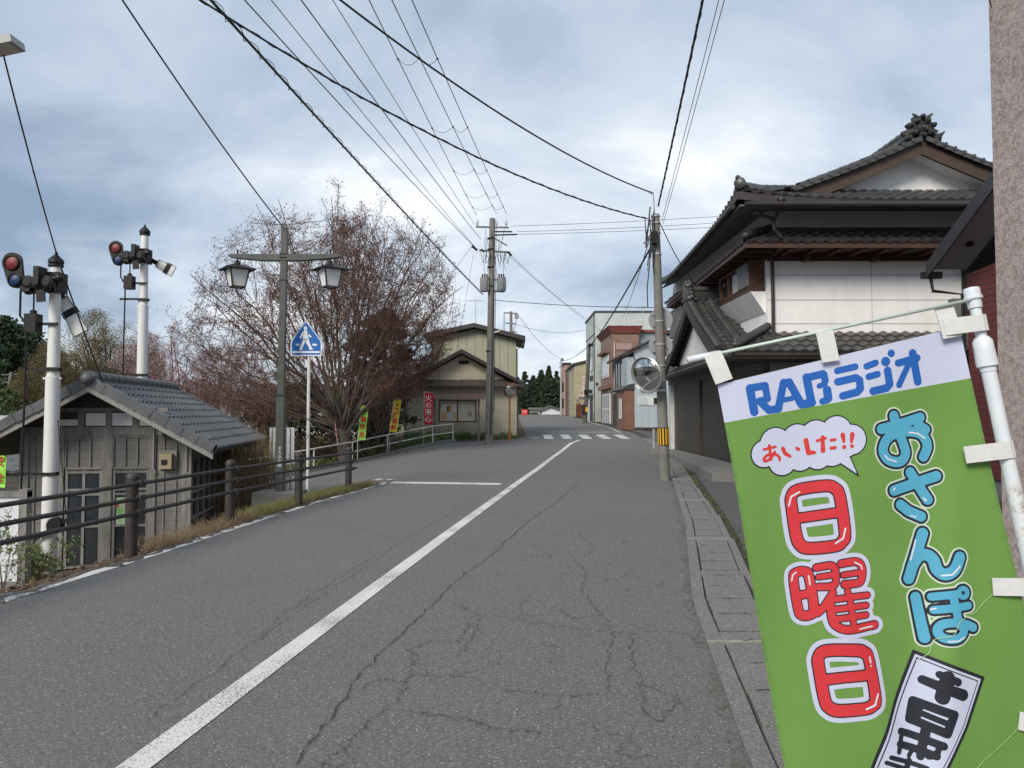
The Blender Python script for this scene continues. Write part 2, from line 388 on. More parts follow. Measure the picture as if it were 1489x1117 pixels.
strip([(3.9, 41.6), (6.3, 41.9)], .35, .009).build('stop_line', PAINT2, road)
strip([(.9, 36.2), (1.35, 36.2)], .3, .009).build('stop_line', PAINT2, road)
strip([(3.42, 13.9), (3.74, 16.0)], .16, .009).build('edge_dash', PAINT, road)
strip([(6.2, 41), (6.75, 50), (6.9, 66)], .1, .009).build('far_edge_line', PAINT2, road)
ck = MB(); Zc = lambda pts: [GP(x / 1.489, 700 + y / 1.489) for x, y in pts]
cracks = [[(640, 615), (720, 510), (770, 430), (850, 350), (920, 285), (1000, 205), (1060, 165), (1140, 90), (1200, 50), (1250, 5)],
 [(320, 522), (370, 480), (430, 440), (520, 370), (590, 320), (650, 280), (720, 235), (800, 180), (870, 130), (960, 80), (1060, 25)],
 [(560, 345), (600, 300), (690, 240), (750, 200), (830, 150)],
 [(590, 85), (700, 95), (780, 105), (820, 118), (870, 128)], [(1040, 65), (1090, 78), (1145, 88)], [(845, 495), (920, 508), (1000, 518), (1080, 540), (1170, 550)],
 [(1090, 457), (1150, 460), (1220, 470), (1300, 465)], [(1020, 290), (1100, 298), (1180, 312), (1260, 322), (1310, 328)],
 [(1230, 155), (1270, 200), (1260, 240), (1300, 290), (1330, 330), (1370, 330), (1365, 380), (1385, 440), (1440, 462)], [(1250, 110), (1290, 145), (1265, 165)],
 [(700, 615), (760, 570), (800, 520), (860, 480), (880, 440), (830, 430), (780, 450)], [(880, 440), (900, 380), (880, 370), (930, 350), (990, 350), (1020, 310)],
 [(1385, 440), (1395, 500), (1430, 530), (1470, 470)], [(1160, 92), (1220, 100), (1310, 108)], [(1040, 300), (1020, 350), (990, 380)], [(1300, 290), (1240, 300), (1210, 280)], [(1330, 330), (1310, 400), (1320, 460)]]
for i, c in enumerate(cracks):
    p = Zc(c); ds = resample(p, max(6, int(len(p) * 14))); rr = random.Random(i)
    amp = .016 if i == 0 else .026
    ds = [(q[0] + rr.gauss(0, amp * .6), q[1] + rr.gauss(0, amp * .6)) for q in ds]
    strip(ds, .0062 if i == 0 else .0036, .013, ck, .03, .6)
ck.build('crack', CRACK, road)
# gutter pavement: kerb strips, cross bars and lid slabs with open joints
CONC = asphalt('gutter_concrete', (.185, .182, .172), (.185, .182, .172), False, 0)
CONCD = mat('gutter_joint', (.035, .034, .03), .95)
CEM = mat('cement_fill', (.33, .31, .27), .9, (.24, .23, .2), 14)
jn = MB(); gut = MB(); jt = sheet([((kx(y) - .0, y), (kx(y) + .66, y)) for y in linsp(-3, 34, .3)], .004, 3).build('gutter', CONCD, kind='structure')
rr = random.Random(5)
def slab(m, y0, y1, a0, a1, top=.03):
    def pt(a, y): return (kx(y) + a, y)
    q = [pt(a0, y0), pt(a1, y0), pt(a1, y1), pt(a0, y1)]
    m.hexa([(x, y, G(x, y) - .02) for x, y in q], [(x, y, G(x, y) + top) for x, y in q])
y = -3.0; blk = 0; cem = MB()
wdt = lambda y: interp(y, [0, 6, 15, 30], [.66, .60, .46, .46])
while y < 33:
    ln = 2.0 if y < 20 else 2.4; w = wdt(y)
    for k in range(5): slab(gut, y + k * ln / 5 + .003, y + (k + 1) * ln / 5 - .003, 0, .105, .028 + rr.uniform(-.003, .003))
    slab(gut, y + .004, y + ln - .004, w - .085, w, .03)
    slab(gut, y + .004, y + .185, .107, w - .087, .03)
    if blk % 2 == 0: slab(cem, y - .03, y + .002, .0, w, .033)
    n = 4; s0 = y + .205
    for k in range(n):
        a = s0 + k * (ln - .21) / n; slab(gut, a + rr.uniform(.006, .020), a + (ln - .21) / n - .006, .118 + rr.uniform(0, .01), w - .098, .029 + rr.uniform(-.006, .004))
    for k in range(1, n + 1):
        a_ = s0 + k * (ln - .21) / n; u0 = rr.uniform(.12, .25); u1 = rr.uniform(w - .3, w - .10); strip([(kx(a_) + u0, a_), (kx(a_) + u1, a_ + rr.uniform(-.008, .008))], .008, .0345, jn, .04, .9)
    strip([(kx(y + .195) + .11, y + .195), (kx(y + .195) + w - .09, y + .195)], .010, .0345, jn, .04, .6)
    y += ln; blk += 1
DIRT = paint_mat('roadside_silt', (.095, .085, .068), .53, 22, (.14, .137, .131))
for o_, w_, y0_, y1_ in ((-.03, .07, 1.5, 34),): strip([(kx(y_) + o_, y_) for y_ in linsp(y0_, y1_, .4)], w_, .008, None, .15, .45).build('silt', DIRT, road)
strip([(lx(y_) - .06, y_) for y_ in linsp(0, 16, .4)], .10, .013, None, .12, .6).build('silt', paint_mat('verge_silt', (.07, .055, .038), .47, 20, (.15, .147, .14)), road)
jn.build('slab_joint', CONCD, jt); gut.build('gutter_slabs', CONC, jt); cem.build('cement_joint', CEM, jt)
# ------------------------------------------------------------------ fast foliage builders
def np_obj(name, V, Q, m, parent=None, smooth=False, **k):
    """V (n,3) array, Q (m,4) or (m,3) index array"""
    me = bpy.data.meshes.new(name); V = np.asarray(V, dtype=np.float32)
    off = ORG.get(parent.name, (0, 0, 0)) if parent else (0, 0, 0); V = V - np.array(off, dtype=np.float32)
    n = Q.shape[1]; me.vertices.add(len(V)); me.vertices.foreach_set('co', V.ravel()); me.loops.add(Q.size); me.loops.foreach_set('vertex_index', Q.astype(np.int32).ravel())
    me.polygons.add(len(Q)); me.polygons.foreach_set('loop_start', np.arange(0, Q.size, n, dtype=np.int32)); me.update(calc_edges=True); me.validate()
    me.materials.append(m); o = bpy.data.objects.new(name, me); COL.objects.link(o)
    if parent: o.parent = parent; ORG[o.name] = off
    tag(o, **k); return o
def leaves(C, rad, size, rng, per=1, flat=1.0, asp=.6, normal_up=0.0):
    """random leaf quads round the centres C"""
    C = np.repeat(np.asarray(C, float), per, axis=0); n = len(C)
    d = rng.normal(size=(n, 3)); d /= np.linalg.norm(d, axis=1)[:, None]; rr_ = rng.uniform(0, 1, n) ** .45
    P = C + d * (rr_ * rad)[:, None] * np.array([1, 1, flat])
    a = rng.normal(size=(n, 3)); a[:, 2] *= (1 - normal_up); a /= np.linalg.norm(a, axis=1)[:, None]
    b = rng.normal(size=(n, 3)); b[:, 2] *= (1 - normal_up); b -= a * (a * b).sum(1)[:, None]; b /= np.linalg.norm(b, axis=1)[:, None]
    s = size * rng.uniform(.5, 1.4, n)[:, None]; a = a * s; b = b * s * asp
    V = np.stack([P - a, P - b * .9, P + a, P + b * .9], 1).reshape(-1, 3); return V, np.arange(len(V)).reshape(-1, 4)
def seg_mesh(S, n):
    """S: (k,8) p0 p1 r0 r1 -> open tapered prisms"""
    S = np.asarray(S, float); p0, p1, r0, r1 = S[:, :3], S[:, 3:6], S[:, 6], S[:, 7]
    d = p1 - p0; d /= (np.linalg.norm(d, axis=1)[:, None] + 1e-9)
    h = np.where(np.abs(d[:, 2:3]) > .9, np.array([[1., 0, 0]]), np.array([[0, 0, 1.]])); u = np.cross(d, h); u /= np.linalg.norm(u, axis=1)[:, None]; w = np.cross(d, u)
    ang = np.arange(n) * 2 * np.pi / n; c = np.cos(ang)[None, :, None]; s = np.sin(ang)[None, :, None]
    ring = u[:, None, :] * c + w[:, None, :] * s
    A = p0[:, None] + ring * r0[:, None, None]; B = p1[:, None] + ring * r1[:, None, None]
    V = np.concatenate([A, B], 1).reshape(-1, 3); base = (np.arange(len(S)) * 2 * n)[:, None]
    k = np.arange(n); q = np.stack([k, (k + 1) % n, n + (k + 1) % n, n + k], 1); Q = (base[:, :, None] + q[None]).reshape(-1, 4); return V, Q
class Grow:
    """recursive branching; inside(p) says whether a point is inside the crown"""
    def __init__(s, seed, inside, up=.12, wob=.12): s.r = random.Random(seed); s.S = []; s.tips = []; s.inside = inside; s.up = up; s.wob = wob
    def branch(s, p, d, ln, r0, lvl, spec):
        r = s.r; nseg, nchild, ang, lratio, start = spec[lvl]; p = Vector(p); d = Vector(d).normalized(); seg = ln / nseg; pts = [p.copy()]; rad = [r0]; last = lvl == len(spec) - 1
        for i in range(nseg):
            d = (d + Vector((r.gauss(0, s.wob), r.gauss(0, s.wob), r.gauss(0, s.wob) + s.up * (.6 if lvl else .35)))).normalized(); q = p + d * seg
            if not s.inside(q): q = p + d * seg * .5; s.S.append((*p, *q, rad[-1], rad[-1] * .5)); pts.append(q); rad.append(rad[-1] * .5); p = q; break
            rr_ = r0 * (1 - .75 * (i + 1) / nseg); s.S.append((*p, *q, rad[-1], rr_)); p = q; pts.append(p.copy()); rad.append(rr_)
        if last: s.tips.append(pts[-1]); s.tips.append(pts[len(pts) // 2]); return
        n = len(pts)
        for k in range(nchild):
            t = start + (1 - start) * (k + r.random()) / nchild; f = t * (n - 1); i = min(n - 2, int(f)); q = pts[i].lerp(pts[i + 1], f - i); dd = (pts[i + 1] - pts[i]).normalized()
            ax = dd.orthogonal().normalized(); ax.rotate(Matrix.Rotation(r.uniform(0, 6.283), 3, dd)); e = dd.copy(); e.rotate(Matrix.Rotation(R(r.gauss(ang, ang * .22)), 3, ax))
            s.branch(q, e, ln * lratio * r.uniform(.6, 1.2) * (1.15 - .5 * t), max(.003, rad[i] * .48), lvl + 1, spec)
    def meshes(s, thick):
        S = np.array(s.S); big = S[:, 6] > thick; out_ = []
        return seg_mesh(S[big], 7) if big.any() else None, seg_mesh(S[~big], 3)
def merge(a, b):
    if a is None: return b
    return np.r_[a[0], b[0]], np.r_[a[1], b[1] + len(a[0])]
# ================================================================== LEFT SIDE
WHITE = mat('white_enamel', (.72, .72, .70), .45, (.6, .57, .5), 3, lo=.5, hi=.85)
BLACK = mat('black_iron', (.007, .007, .008), .5, (.018, .017, .016), 9, bump=.3, spec=.35)
BLKPAINT = mat('dark_brown_post', (.028, .024, .022), .55, (.05, .042, .037), 12, bump=.3)
def tone(n, c, r_=.6, **k): return mat(n, c, r_, **k)
# ---- three-rail guard fence
fp = [(interp(y, FX_Y, FX_X), y) for y in (3.6, 6.0, 8.1, 10.3, 12.3, 14.9)]
fence = thing('guard_fence', (fp[3][0], fp[3][1], G(*fp[3])), 'dark brown three rail fence with round topped posts along the left road edge', 'fence')
for x, y in fp:
    z = G(x, y); MB().lathe((x, y, z - .35), [(.066, 0), (.066, 1.2), (.07, 1.205), (.07, 1.23), (.062, 1.25), (.035, 1.272), (.0, 1.28)], 16).build('post', BLKPAINT, fence, 'auto')
for h in (.80, .635, .475):
    pts = [Vector((x + .075, y, G(x, y) + h)) for x, y in fp]; pts.append(pts[-1] + (pts[-1] - pts[-2]).normalized() * .25); pts.insert(0, pts[0] - Vector((-.05, 1, 0)))
    m = MB(); m.tube(pts, .024, 10)
    r_ = m.build('rail', BLKPAINT, fence, 'auto')
    m = MB()
    for p in pts[1:-1]: m.tube([p + Vector((-.02, .02, 0)), p + Vector((-.0, .14, 0))], .031, 8); m.box(p.x - .015, p.x + .04, p.y - .03, p.y + .03, p.z - .035, p.z + .035)
    m.build_each('rail_clamp', BLKPAINT, r_)
# ---- dark grey-green lamp post with two lanterns
LG = mat('lamp_post_green', (.045, .05, .045), .5, (.075, .08, .07), 5)
LB = mat('lantern_black', (.02, .02, .021), .4)
FROST = mat('frosted_glass', (.80, .80, .79), .35, (.68, .68, .67), 3)
p = at(407, 718, 13.9); X0, Y0 = p.x, p.y; z0 = p.z
lamp = thing('street_lamp', (X0, Y0, z0), 'dark green lamp post with a wooden look crossarm carrying two black lanterns', 'street lamp')
zt = at(412, 331, 13.9).z; zj = at(412, 575, 13.9).z
MB().box(X0 - .42, X0 + .42, Y0 - .35, Y0 + .35, z0 - .3, z0 + .05).build('base_block', CONC, lamp)
MB().box(X0 - .075, X0 + .075, Y0 - .075, Y0 + .075, z0, zj).build('lower_column', LG, lamp)
MB().beam((X0, Y0, zj), (X0 + .03, Y0, zt), .115, .115, (0, 1, 0)).build('upper_column', LG, lamp)
m = MB(); m.box(X0 - .085, X0 + .085, Y0 - .085, Y0 + .085, zj - .02, zj + .02)
for zz in (.55, .62, 1.05): m.box(X0 - .04, X0 + .10, Y0 - .07, Y0 + .07, zt - zz, zt - zz + .02)
m.build_each('band', LB, lamp)
za = at(412, 374, 13.9).z; xa = at(334, 374, 13.9).x; xb = at(496, 374, 13.9).x
m = MB(); m.prism([(xa, .05), (xb, .05), (xb, 0), (xb - .15, -.03), (X0 + .35, -.075), (X0 - .35, -.075), (xa + .15, -.03), (xa, 0)], (0, Y0 - .07, za), (1, 0, 0), (0, 0, 1), (0, 1, 0), .14); m.build('crossarm', LG, lamp)
def lantern(xc):
    c = Vector((xc, Y0, za - .07)); m = MB()
    m.tube([c + Vector((0, 0, .22)), c + Vector((0, 0, -.02))], .018, 8); m.lathe(c + Vector((0, 0, -.10)), [(.06, 0), (.06, .05), (.05, .06), (.05, .09), (.02, .11)], 12)
    hd = m.build('lantern', LB, lamp, 'auto')
    z1 = c.z - .14; s = .29
    a = MB(); ry = [(-s, -s), (s, -s), (s, s), (-s, s)]
    Rz = Matrix.Rotation(R(38), 2)
    sq = lambda k, z, rot=True: [((Rz @ Vector((x * k, y * k)))[0] + xc, (Rz @ Vector((x * k, y * k)))[1] + Y0, z) for x, y in ry]
    a.hexa(sq(1.0, z1 - .045), sq(.99, z1 - .03)); a.hexa(sq(.99, z1 - .03), sq(.28, z1 + .06)); a.build('lantern_hood', LB, hd)
    k1, k2 = .60, .40
    g = MB(); g.hexa(sq(k2, z1 - .37), sq(k1, z1 - .045)); g.build('pane', FROST, hd)
    b = MB(); lo = sq(k2 + .01, z1 - .38); hi = sq(k1 + .02, z1 - .04)
    for q, w in zip(lo, hi): b.beam(q, w, .022, .022)
    for i in range(4): b.beam(lo[i], lo[(i + 1) % 4], .024, .02)
    for i in range(4):
        b.beam(hi[i], hi[(i + 1) % 4], .02, .02)
    b.build('lantern_frame', LB, hd)
lantern(at(345, 390, 13.9).x); lantern(at(480, 390, 13.9).x)
f_text = {}
def text_mesh(body, size, m, parent, name, o, u, v, thick=.002, bold=0.0, vertical=False, align='CENTER', step=None):
    """lettering laid in the plane through o with axes u (reading) and v (up)"""
    u = Vector(u).normalized(); v = Vector(v).normalized(); n = u.cross(v); mb = MB(); step = step or size * 1.08
    lines = list(body) if vertical else [body]
    for i, ln in enumerate(lines):
        c = bpy.data.curves.new('tmp', 'FONT'); c.body = ln; c.size = size; c.align_x = 'CENTER'; c.align_y = 'CENTER'; c.offset = bold; c.resolution_u = 3
        ob = bpy.data.objects.new('tmp', c); COL.objects.link(ob); bpy.context.view_layer.update()
        me = bpy.data.meshes.new_from_object(ob.evaluated_get(bpy.context.evaluated_depsgraph_get()))
        oo = Vector(o) - v * (i * step)
        mb.add([oo + u * w.co.x + v * w.co.y + n * thick for w in me.vertices], [tuple(p_.vertices) for p_ in me.polygons])
        bpy.data.objects.remove(ob); bpy.data.curves.remove(c); bpy.data.meshes.remove(me)
    return mb.build(name, m, parent)
PALE = tone('lettering_white', (.7, .7, .68))
text_mesh('まちなか線', .075, PALE, lamp, 'lettering', (X0 + .01, Y0 - .077, at(0, 652, 13.9).z), (1, 0, 0), (0, 0, 1), vertical=True)
# ---- crosswalk sign
BLUE = tone('sign_blue', (.012, .115, .42), .35); SW = tone('sign_white', (.74, .77, .80), .35)
pb = at(447, 719, 14.3); sg = thing('crosswalk_sign', (pb.x, pb.y, pb.z), 'blue pentagonal sign of a white walking figure on a thin white pole', 'traffic sign')
zs = at(447, 519, 14.3).z; Z = lambda py: at(447, py, 14.3).z; XX = lambda px: at(px, 500, 14.3).x
MB().tube([(pb.x, pb.y, pb.z - .2), (pb.x, pb.y, Z(476))], .032, 12).build('pole', WHITE, sg, 'auto')
def plate(poly, yo, t, m, name, par):  # poly in photo px
    q = [(at(a, b, 14.3).x, at(a, b, 14.3).z) for a, b in poly]
    return MB().prism(q, (0, 14.3 - yo, 0), (1, 0, 0), (0, 0, 1), (0, 1, 0), t).build(name, m, par)
outer = [(446, 467), (452, 474), (468, 496), (469, 501), (468.5, 518), (424, 518), (423.5, 501), (425, 496), (440, 474)]
def shrink(P, k):
    cx = sum(a for a, b in P) / len(P); cy = sum(b for a, b in P) / len(P); return [(cx + (a - cx) * k, cy + (b - cy) * k) for a, b in P]
pl = plate(outer, .05, .004, SW, 'sign_plate', sg); plate(shrink(outer, .93), .0525, .002, BLUE, 'blue_face', pl)
zp = lambda P: [(330 + 0, 0)] and [(260 + a / 3.49, 280 + b / 3.49) for a, b in P]
fig = MB()
def figpoly(P, yo=.055):
    q = [(at(a, b, 14.3).x, at(a, b, 14.3).z) for a, b in zp(P)]; fig.prism(q, (0, 14.3 - yo, 0), (1, 0, 0), (0, 0, 1), (0, 1, 0), .002)
for P in ([(640, 700), (655, 700), (662, 720), (662, 745), (645, 752), (633, 745)], [(636, 704), (628, 716), (616, 738), (622, 743), (634, 728), (640, 715)], [(655, 704), (664, 720), (678, 732), (674, 738), (658, 728)],
          [(637, 745), (652, 748), (640, 770), (630, 796), (632, 802), (614, 800), (622, 780)], [(650, 745), (663, 745), (668, 765), (680, 790), (686, 798), (668, 800), (662, 782), (650, 765)],
          [(640, 682), (650, 680), (656, 688), (652, 698), (642, 699), (637, 692)], [(583, 806), (718, 806), (720, 816), (582, 816)], [(600, 769), (618, 769), (615, 779), (597, 779)], [(680, 769), (702, 769), (706, 779), (683, 779)]):
    figpoly(P)
fig.build('pictogram', SW, pl)
m = MB(); m.tube([(pb.x, pb.y, Z(612)), (pb.x, pb.y, Z(608))], .034, 12); m.build('clamp_band', tone('grey_band', (.3, .3, .3)), sg)
text_mesh('十和田市', .035, tone('dark_letter', (.05, .05, .06)), sg, 'sticker', (pb.x, pb.y - .034, Z(630)), (1, 0, 0), (0, 0, 1), vertical=True)
# ---- semaphore signals
RED = tone('lens_red', (.17, .012, .018), .5); LBL = tone('lens_blue', (.006, .03, .11), .5)
SIGW = mat('chipped_white_enamel', (.72, .72, .70), .5, (.36, .25, .16), 4, stretch=(5, 5, .8), lo=.63, hi=.74)
def semaphore(px, Y, pyb, label, s, arm, lever, top, brk, hd, cof, cwo, ax, L1):
    """px,pyb: foot; top: finial tip py; arm: angle of the blade below the horizontal"""
    xt = at(px + 12, top, Y).x; b = at(px, pyb, Y); x = b.x; zt = at(px, top, Y).z
    t = thing('semaphore_signal', (x, Y, b.z), label, 'railway signal', 'railway semaphore signals')
    zsl = brk; H = zt - b.z
    MB().lathe((x, Y, b.z), [(.115 * s, 0), (.105 * s, zsl - b.z - .02), (.108 * s, zsl - b.z), (.09 * s, zsl - b.z + .01)], 18).build('lower_mast', SIGW, t, 'auto')
    MB().lathe((x, Y, zsl), [(.092 * s, 0), (.078 * s, zt - zsl - .25 * s)], 18).build('upper_mast', SIGW, t, 'auto')
    MB().lathe((x, Y, zt - .26 * s), [(.10 * s, 0), (.11 * s, .01 * s), (.11 * s, .04 * s), (.09 * s, .05 * s), (.115 * s, .065 * s), (.11 * s, .11 * s), (.065 * s, .16 * s), (.025 * s, .20 * s), (.022 * s, .235 * s), (.0, .26 * s)], 18).build('finial', BLACK, t, 'auto')
    c = Vector((x, Y, zt - hd * s)); u = Vector((1, 0, 0)); up = Vector((0, 0, 1)); y1 = Y - .17 * s
    g = MB()   # mechanism body: bearing block, crank, casting ribs
    g.box(x - .12 * s, x + .12 * s, Y - .13 * s, Y + .12 * s, c.z - .10 * s, c.z + .22 * s)
    g.beam((x - .36 * s, y1, c.z - .03 * s), (x + .10 * s, y1, c.z + .05 * s), .09 * s, .24 * s)
    for k in (-.23, -.09, .06): g.lathe((x + k * s, y1 - .09 * s, c.z + .02 * s), [(.10 * s, 0), (.11 * s, .03 * s), (.11 * s, .06 * s), (.06 * s, .09 * s)], 12, (0, -1, 0))
    g.tube([(x + .02 * s, y1 - .05 * s, c.z + .08 * s), (x + .20 * s, y1 - .05 * s, c.z + .1 * s)], .05 * s, 10); g.sphere((x + .20 * s, y1 - .05 * s, c.z + .1 * s), .065 * s)
    g.box(x - .34 * s, x - .19 * s, y1 - .16 * s, y1 + .06 * s, c.z - .12 * s, c.z + .10 * s); g.box(x - .1 * s, x - .02 * s, y1 - .22 * s, y1, c.z - .02 * s, c.z + .26 * s)
    for k in range(7): g.sphere((x + (-.33 + .085 * k) * s, y1 - .10 * s, c.z + (-.11 + .02 * (k % 2)) * s), .016 * s, 6, 4)
    g.beam((x - .06 * s, y1 - .12 * s, c.z + .1 * s), (x - .03 * s, y1 - .12 * s, c.z - .28 * s), .03 * s, .13 * s, (1, 0, 0))
    g.build('mechanism', BLACK, t)
    # spectacle plate with two lenses, tilted
    a = R(-12); pu = Vector((math.cos(a), 0, -math.sin(a))); pv = Vector((math.sin(a), 0, math.cos(a))); cc = Vector((x - .44 * s, y1 - .12 * s, c.z + cof * s))
    P = []
    for k in range(28):
        th = 2 * math.pi * k / 28; rr_ = .155 if math.sin(th) > 0 else .125; P.append((rr_ * s * math.cos(th), (.14 if math.sin(th) > 0 else -.14) * s + rr_ * s * math.sin(th)))
    pl_ = MB().prism(P, cc, pu, pv, (0, -1, 0), .045 * s).build('spectacle_plate', BLACK, t)
    for dz, rr_, mm in ((.13, .105, RED), (-.14, .09, LBL)):
        o_ = cc + pv * dz * s + Vector((0, -.045 * s, 0)); MB().lathe(o_, [(rr_ * s, 0), (rr_ * s * .98, .008), (rr_ * s * .6, .025 * s), (0, .032 * s)], 20, (0, -1, 0)).build('lens', mm, pl_, 'auto')
        MB().lathe(o_, [(rr_ * s * 1.14, 0), (rr_ * s * 1.14, .02 * s), (rr_ * s * 1.0, .03 * s), (rr_ * s, 0)], 20, (0, -1, 0)).build('lens_ring', BLACK, pl_, 'auto')
    # arm
    da = Vector((math.cos(arm), .0, -math.sin(arm))); dn = Vector((math.sin(arm), 0, math.cos(arm))); ya = Y + .16 * s; o_ = Vector((x + ax * s, ya, c.z + .05 * s))
    L0, L1 = .22 * s, L1 * s; w0, w1 = .09 * s, .125 * s
    ar = MB().prism([(L0, -w0), (L1, -w1), (L1, w1), (L0, w0)], o_, da, dn, (0, 1, 0), .02).build('signal_arm', WHITE, t)
    m_ = MB(); m_.beam(o_, o_ + da * L0 * 1.1, .05 * s, .1 * s); m_.prism([(L0 + .22 * s, -w1 * 1.03), (L0 + .33 * s, -w1 * 1.08), (L0 + .33 * s, w1 * 1.08), (L0 + .22 * s, w1 * 1.03)], o_ + Vector((0, -.006, 0)), da, dn, (0, 1, 0), .034); m_.build('arm_band', BLACK, ar)
    m_ = MB()
    for q in (-1, 1): m_.beam(o_ + da * L0 + dn * w0 * q, o_ + da * L1 + dn * w1 * q, .03, .008)
    m_.beam(o_ + da * L1 - dn * w1, o_ + da * L1 + dn * w1, .03, .008); m_.build('arm_edge', tone('grey_edge', (.22, .22, .22)), ar)
    # counterweight box, rods, brackets
    zb_ = c.z - cwo * s; m_ = MB(); m_.box(x - .34 * s, x - .16 * s, Y - .22 * s, Y - .04 * s, zb_ - .14 * s, zb_ + .15 * s); m_.box(x - .39 * s, x - .30 * s, Y - .2 * s, Y - .1 * s, zb_ + .02 * s, zb_ + .07 * s); m_.lathe((x - .25 * s, Y - .13 * s, zb_ + .15 * s), [(.05 * s, 0), (.05 * s, .05 * s), (.02 * s, .07 * s)], 10)
    m_.beam((x - .2 * s, Y - .1 * s, zb_), (x + .11 * s, Y - .1 * s, zb_), .05, .04); m_.build('counterweight_box', BLACK, t)
    m_ = MB(); m_.tube([(x - .25 * s, Y - .13 * s, zb_ + .2 * s), (x - .25 * s, Y - .13 * s, c.z - .1 * s)], .013 * s, 6)
    xr = x - .34 * s; m_.tube([(x - .42 * s, y1 - .02, c.z - .1 * s), (x - .42 * s, y1 - .02, zb_ + .12 * s), (xr, Y - .14 * s, zb_ - .02 * s), (xr - .03, Y - .14 * s, b.z + .3)], .016 * s, 6); m_.build_each('pull_rod', BLACK, t)
    for zz in (zsl + .12 * s, b.z + .25 + (zsl - b.z) * .42 if lever else zsl - 1.6):
        m_ = MB(); m_.beam((x - .47 * s, Y - .115 * s, zz), (x + .16 * s, Y - .115 * s, zz), .03, .045); m_.lathe((x, Y, zz - .025), [(.122 * s, 0), (.122 * s, .05)], 16); m_.build('bracket', BLACK, t)
    m_ = MB(); m_.box(x - .15 * s, x + .13 * s, Y - .02, Y + .02, zsl - .04, zsl - .01); m_.build('sleeve_bolt', WHITE, t)
    if lever:
        zl = b.z + .62; m_ = MB(); m_.beam((x - .15, Y - .16, zl - .1), (x + .47, Y - .16, zl + .27), .03, .06); m_.lathe((x + .20, Y - .22, zl + .13), [(.11, 0), (.125, .02), (.125, .10), (.11, .12)], 18, (0, 1, 0)); m_.build('counterweight_lever', BLACK, t)
        m_ = MB(); xc = x + .17
        for k in range(26):
            a0 = Vector((xc + .16 * k / 26, Y - .12, zl + 1.75 - .055 * k)); m_.tube([a0, a0 + Vector((.004, .008 * (-1) ** k, -.048))], .008, 5)
        m_.build('chain', BLACK, t)
    return t
semaphore(70, 11.3, 832, 'nearer semaphore signal with its blade dropped steeply, weighted lever at the foot', 1.0, R(61), True, 365, at(75, 548, 11.3).z, .58, .19, .60, -.10, .88)
semaphore(202, 16.3, 760, 'farther semaphore signal behind the shed roof with its blade barely lowered', 1.02, R(27), False, 326, at(205, 444, 16.3).z, .80, .05, .56, 0, .66)
# ---- wooden shed
WOODG = mat('weathered_grey_wood', (.17, .163, .153), .85, (.29, .28, .265), 3, 9, .6, 30, stretch=(6, 6, .8))
WOODH = siding('weathered_boards', (.125, .12, .112), (.24, .232, .218), .155, 'z', .5, dark=.3)
WOODD = mat('dark_wood', (.05, .047, .043), .85, (.085, .08, .073), 4)
PLAST = mat('white_plaster', (.82, .82, .80), .85, (.7, .7, .69), 2)
TILE = mat('grey_kawara', (.085, .088, .093), .42, (.13, .133, .138), 2.5, bump=.2)
GLD = glass('dark_glass')
sr = R(-9); SX, SY = at(150, 600, 12.3).x, 12.3
Rz9 = Matrix.Rotation(-sr * -1, 3, 'Z')
def SP(a, b, z):   # a across the gable (right +), b into depth, from the gable foot centre
    c, s = math.cos(R(9)), math.sin(R(9)); return Vector((SX + a * c - b * s, SY + a * s + b * c, z))
zg = -1.05; zridge = at(150, 556, 12).z
hw = 1.68; zeave = zridge - .62 * 1.6
shed = thing('wooden_shed', SP(0, 0, zg), 'weathered grey timber hut with a grey tiled gable roof below the road fence', 'shed')
def sbox(m, a0, a1, b0, b1, z0, z1): return m.hexa([SP(a0, b0, z0), SP(a1, b0, z0), SP(a1, b1, z0), SP(a0, b1, z0)], [SP(a0, b0, z1), SP(a1, b0, z1), SP(a1, b1, z1), SP(a0, b1, z1)])
WL, WR = -1.28, 1.44; DEP = 3.1; zbeam = at(0, 625, 12.3).z; slope = .575
zr = lambda a: zridge - .06 - abs(a) * slope
m = MB()
sbox(m, WL, -.59, 0, .05, zg, zbeam - .05)            # left wall panel
sbox(m, .78, WR, 0, .05, zg, zbeam - .05)             # right wall panel
sbox(m, -.59, .78, 0, .05, at(0, 684, 12.3).z, zbeam - .05)
sbox(m, WL, WR, DEP - .05, DEP, zg, zbeam)
sbox(m, WL, WL + .05, .05, DEP - .05, zg, zbeam)
sbox(m, WR - .05, WR, .05, DEP - .05, at(0, 668, 12.3).z, zbeam - .1)
sbox(m, WR - .05, WR, .05, DEP - .05, zg, zg + .35)
m.build('board_wall', WOODH, shed)
m = MB()
q = [(WL, zbeam), (WR, zbeam), (WR, zr(WR)), (0, zr(0)), (WL, zr(WL))]
for b0, b1 in ((.02, .06), (DEP - .06, DEP - .02)): m.hexa([SP(a, b0, z) for a, z in q], [SP(a, b1, z) for a, z in q])
m.build_each('gable_wall', WOODD, shed)
pl_ = MB(); zpt = at(0, 599, 12.3).z
for a0, a1 in ((-.72, -.44), (-.29, .0), (.13, .42), (.57, .76)): sbox(pl_, a0 + .02, a1 + .06, -.012, .02, zbeam + .07, min(zpt - .02, zr(max(abs(a0), abs(a1)) + .06) - .12))
pl_.build_each('plaster_panel', PLAST, shed)
m = MB()
sbox(m, WL, WR, -.035, .0, zbeam - .09, zbeam + .05); sbox(m, -1.1, 1.05, -.03, .0, zpt, zpt + .07)
for a in (-.78, -.34, .10, .53, .88): sbox(m, a - .05, a + .05, -.028, 0, zbeam + .05, min(zpt, zr(abs(a) + .05) - .05))
for a, w in ((WL + .07, .07), (-.66, .07), (.095, .075), (.82, .05), (WR - .06, .075)): sbox(m, a - w, a + w, -.03, .02, zg, zbeam - .09)
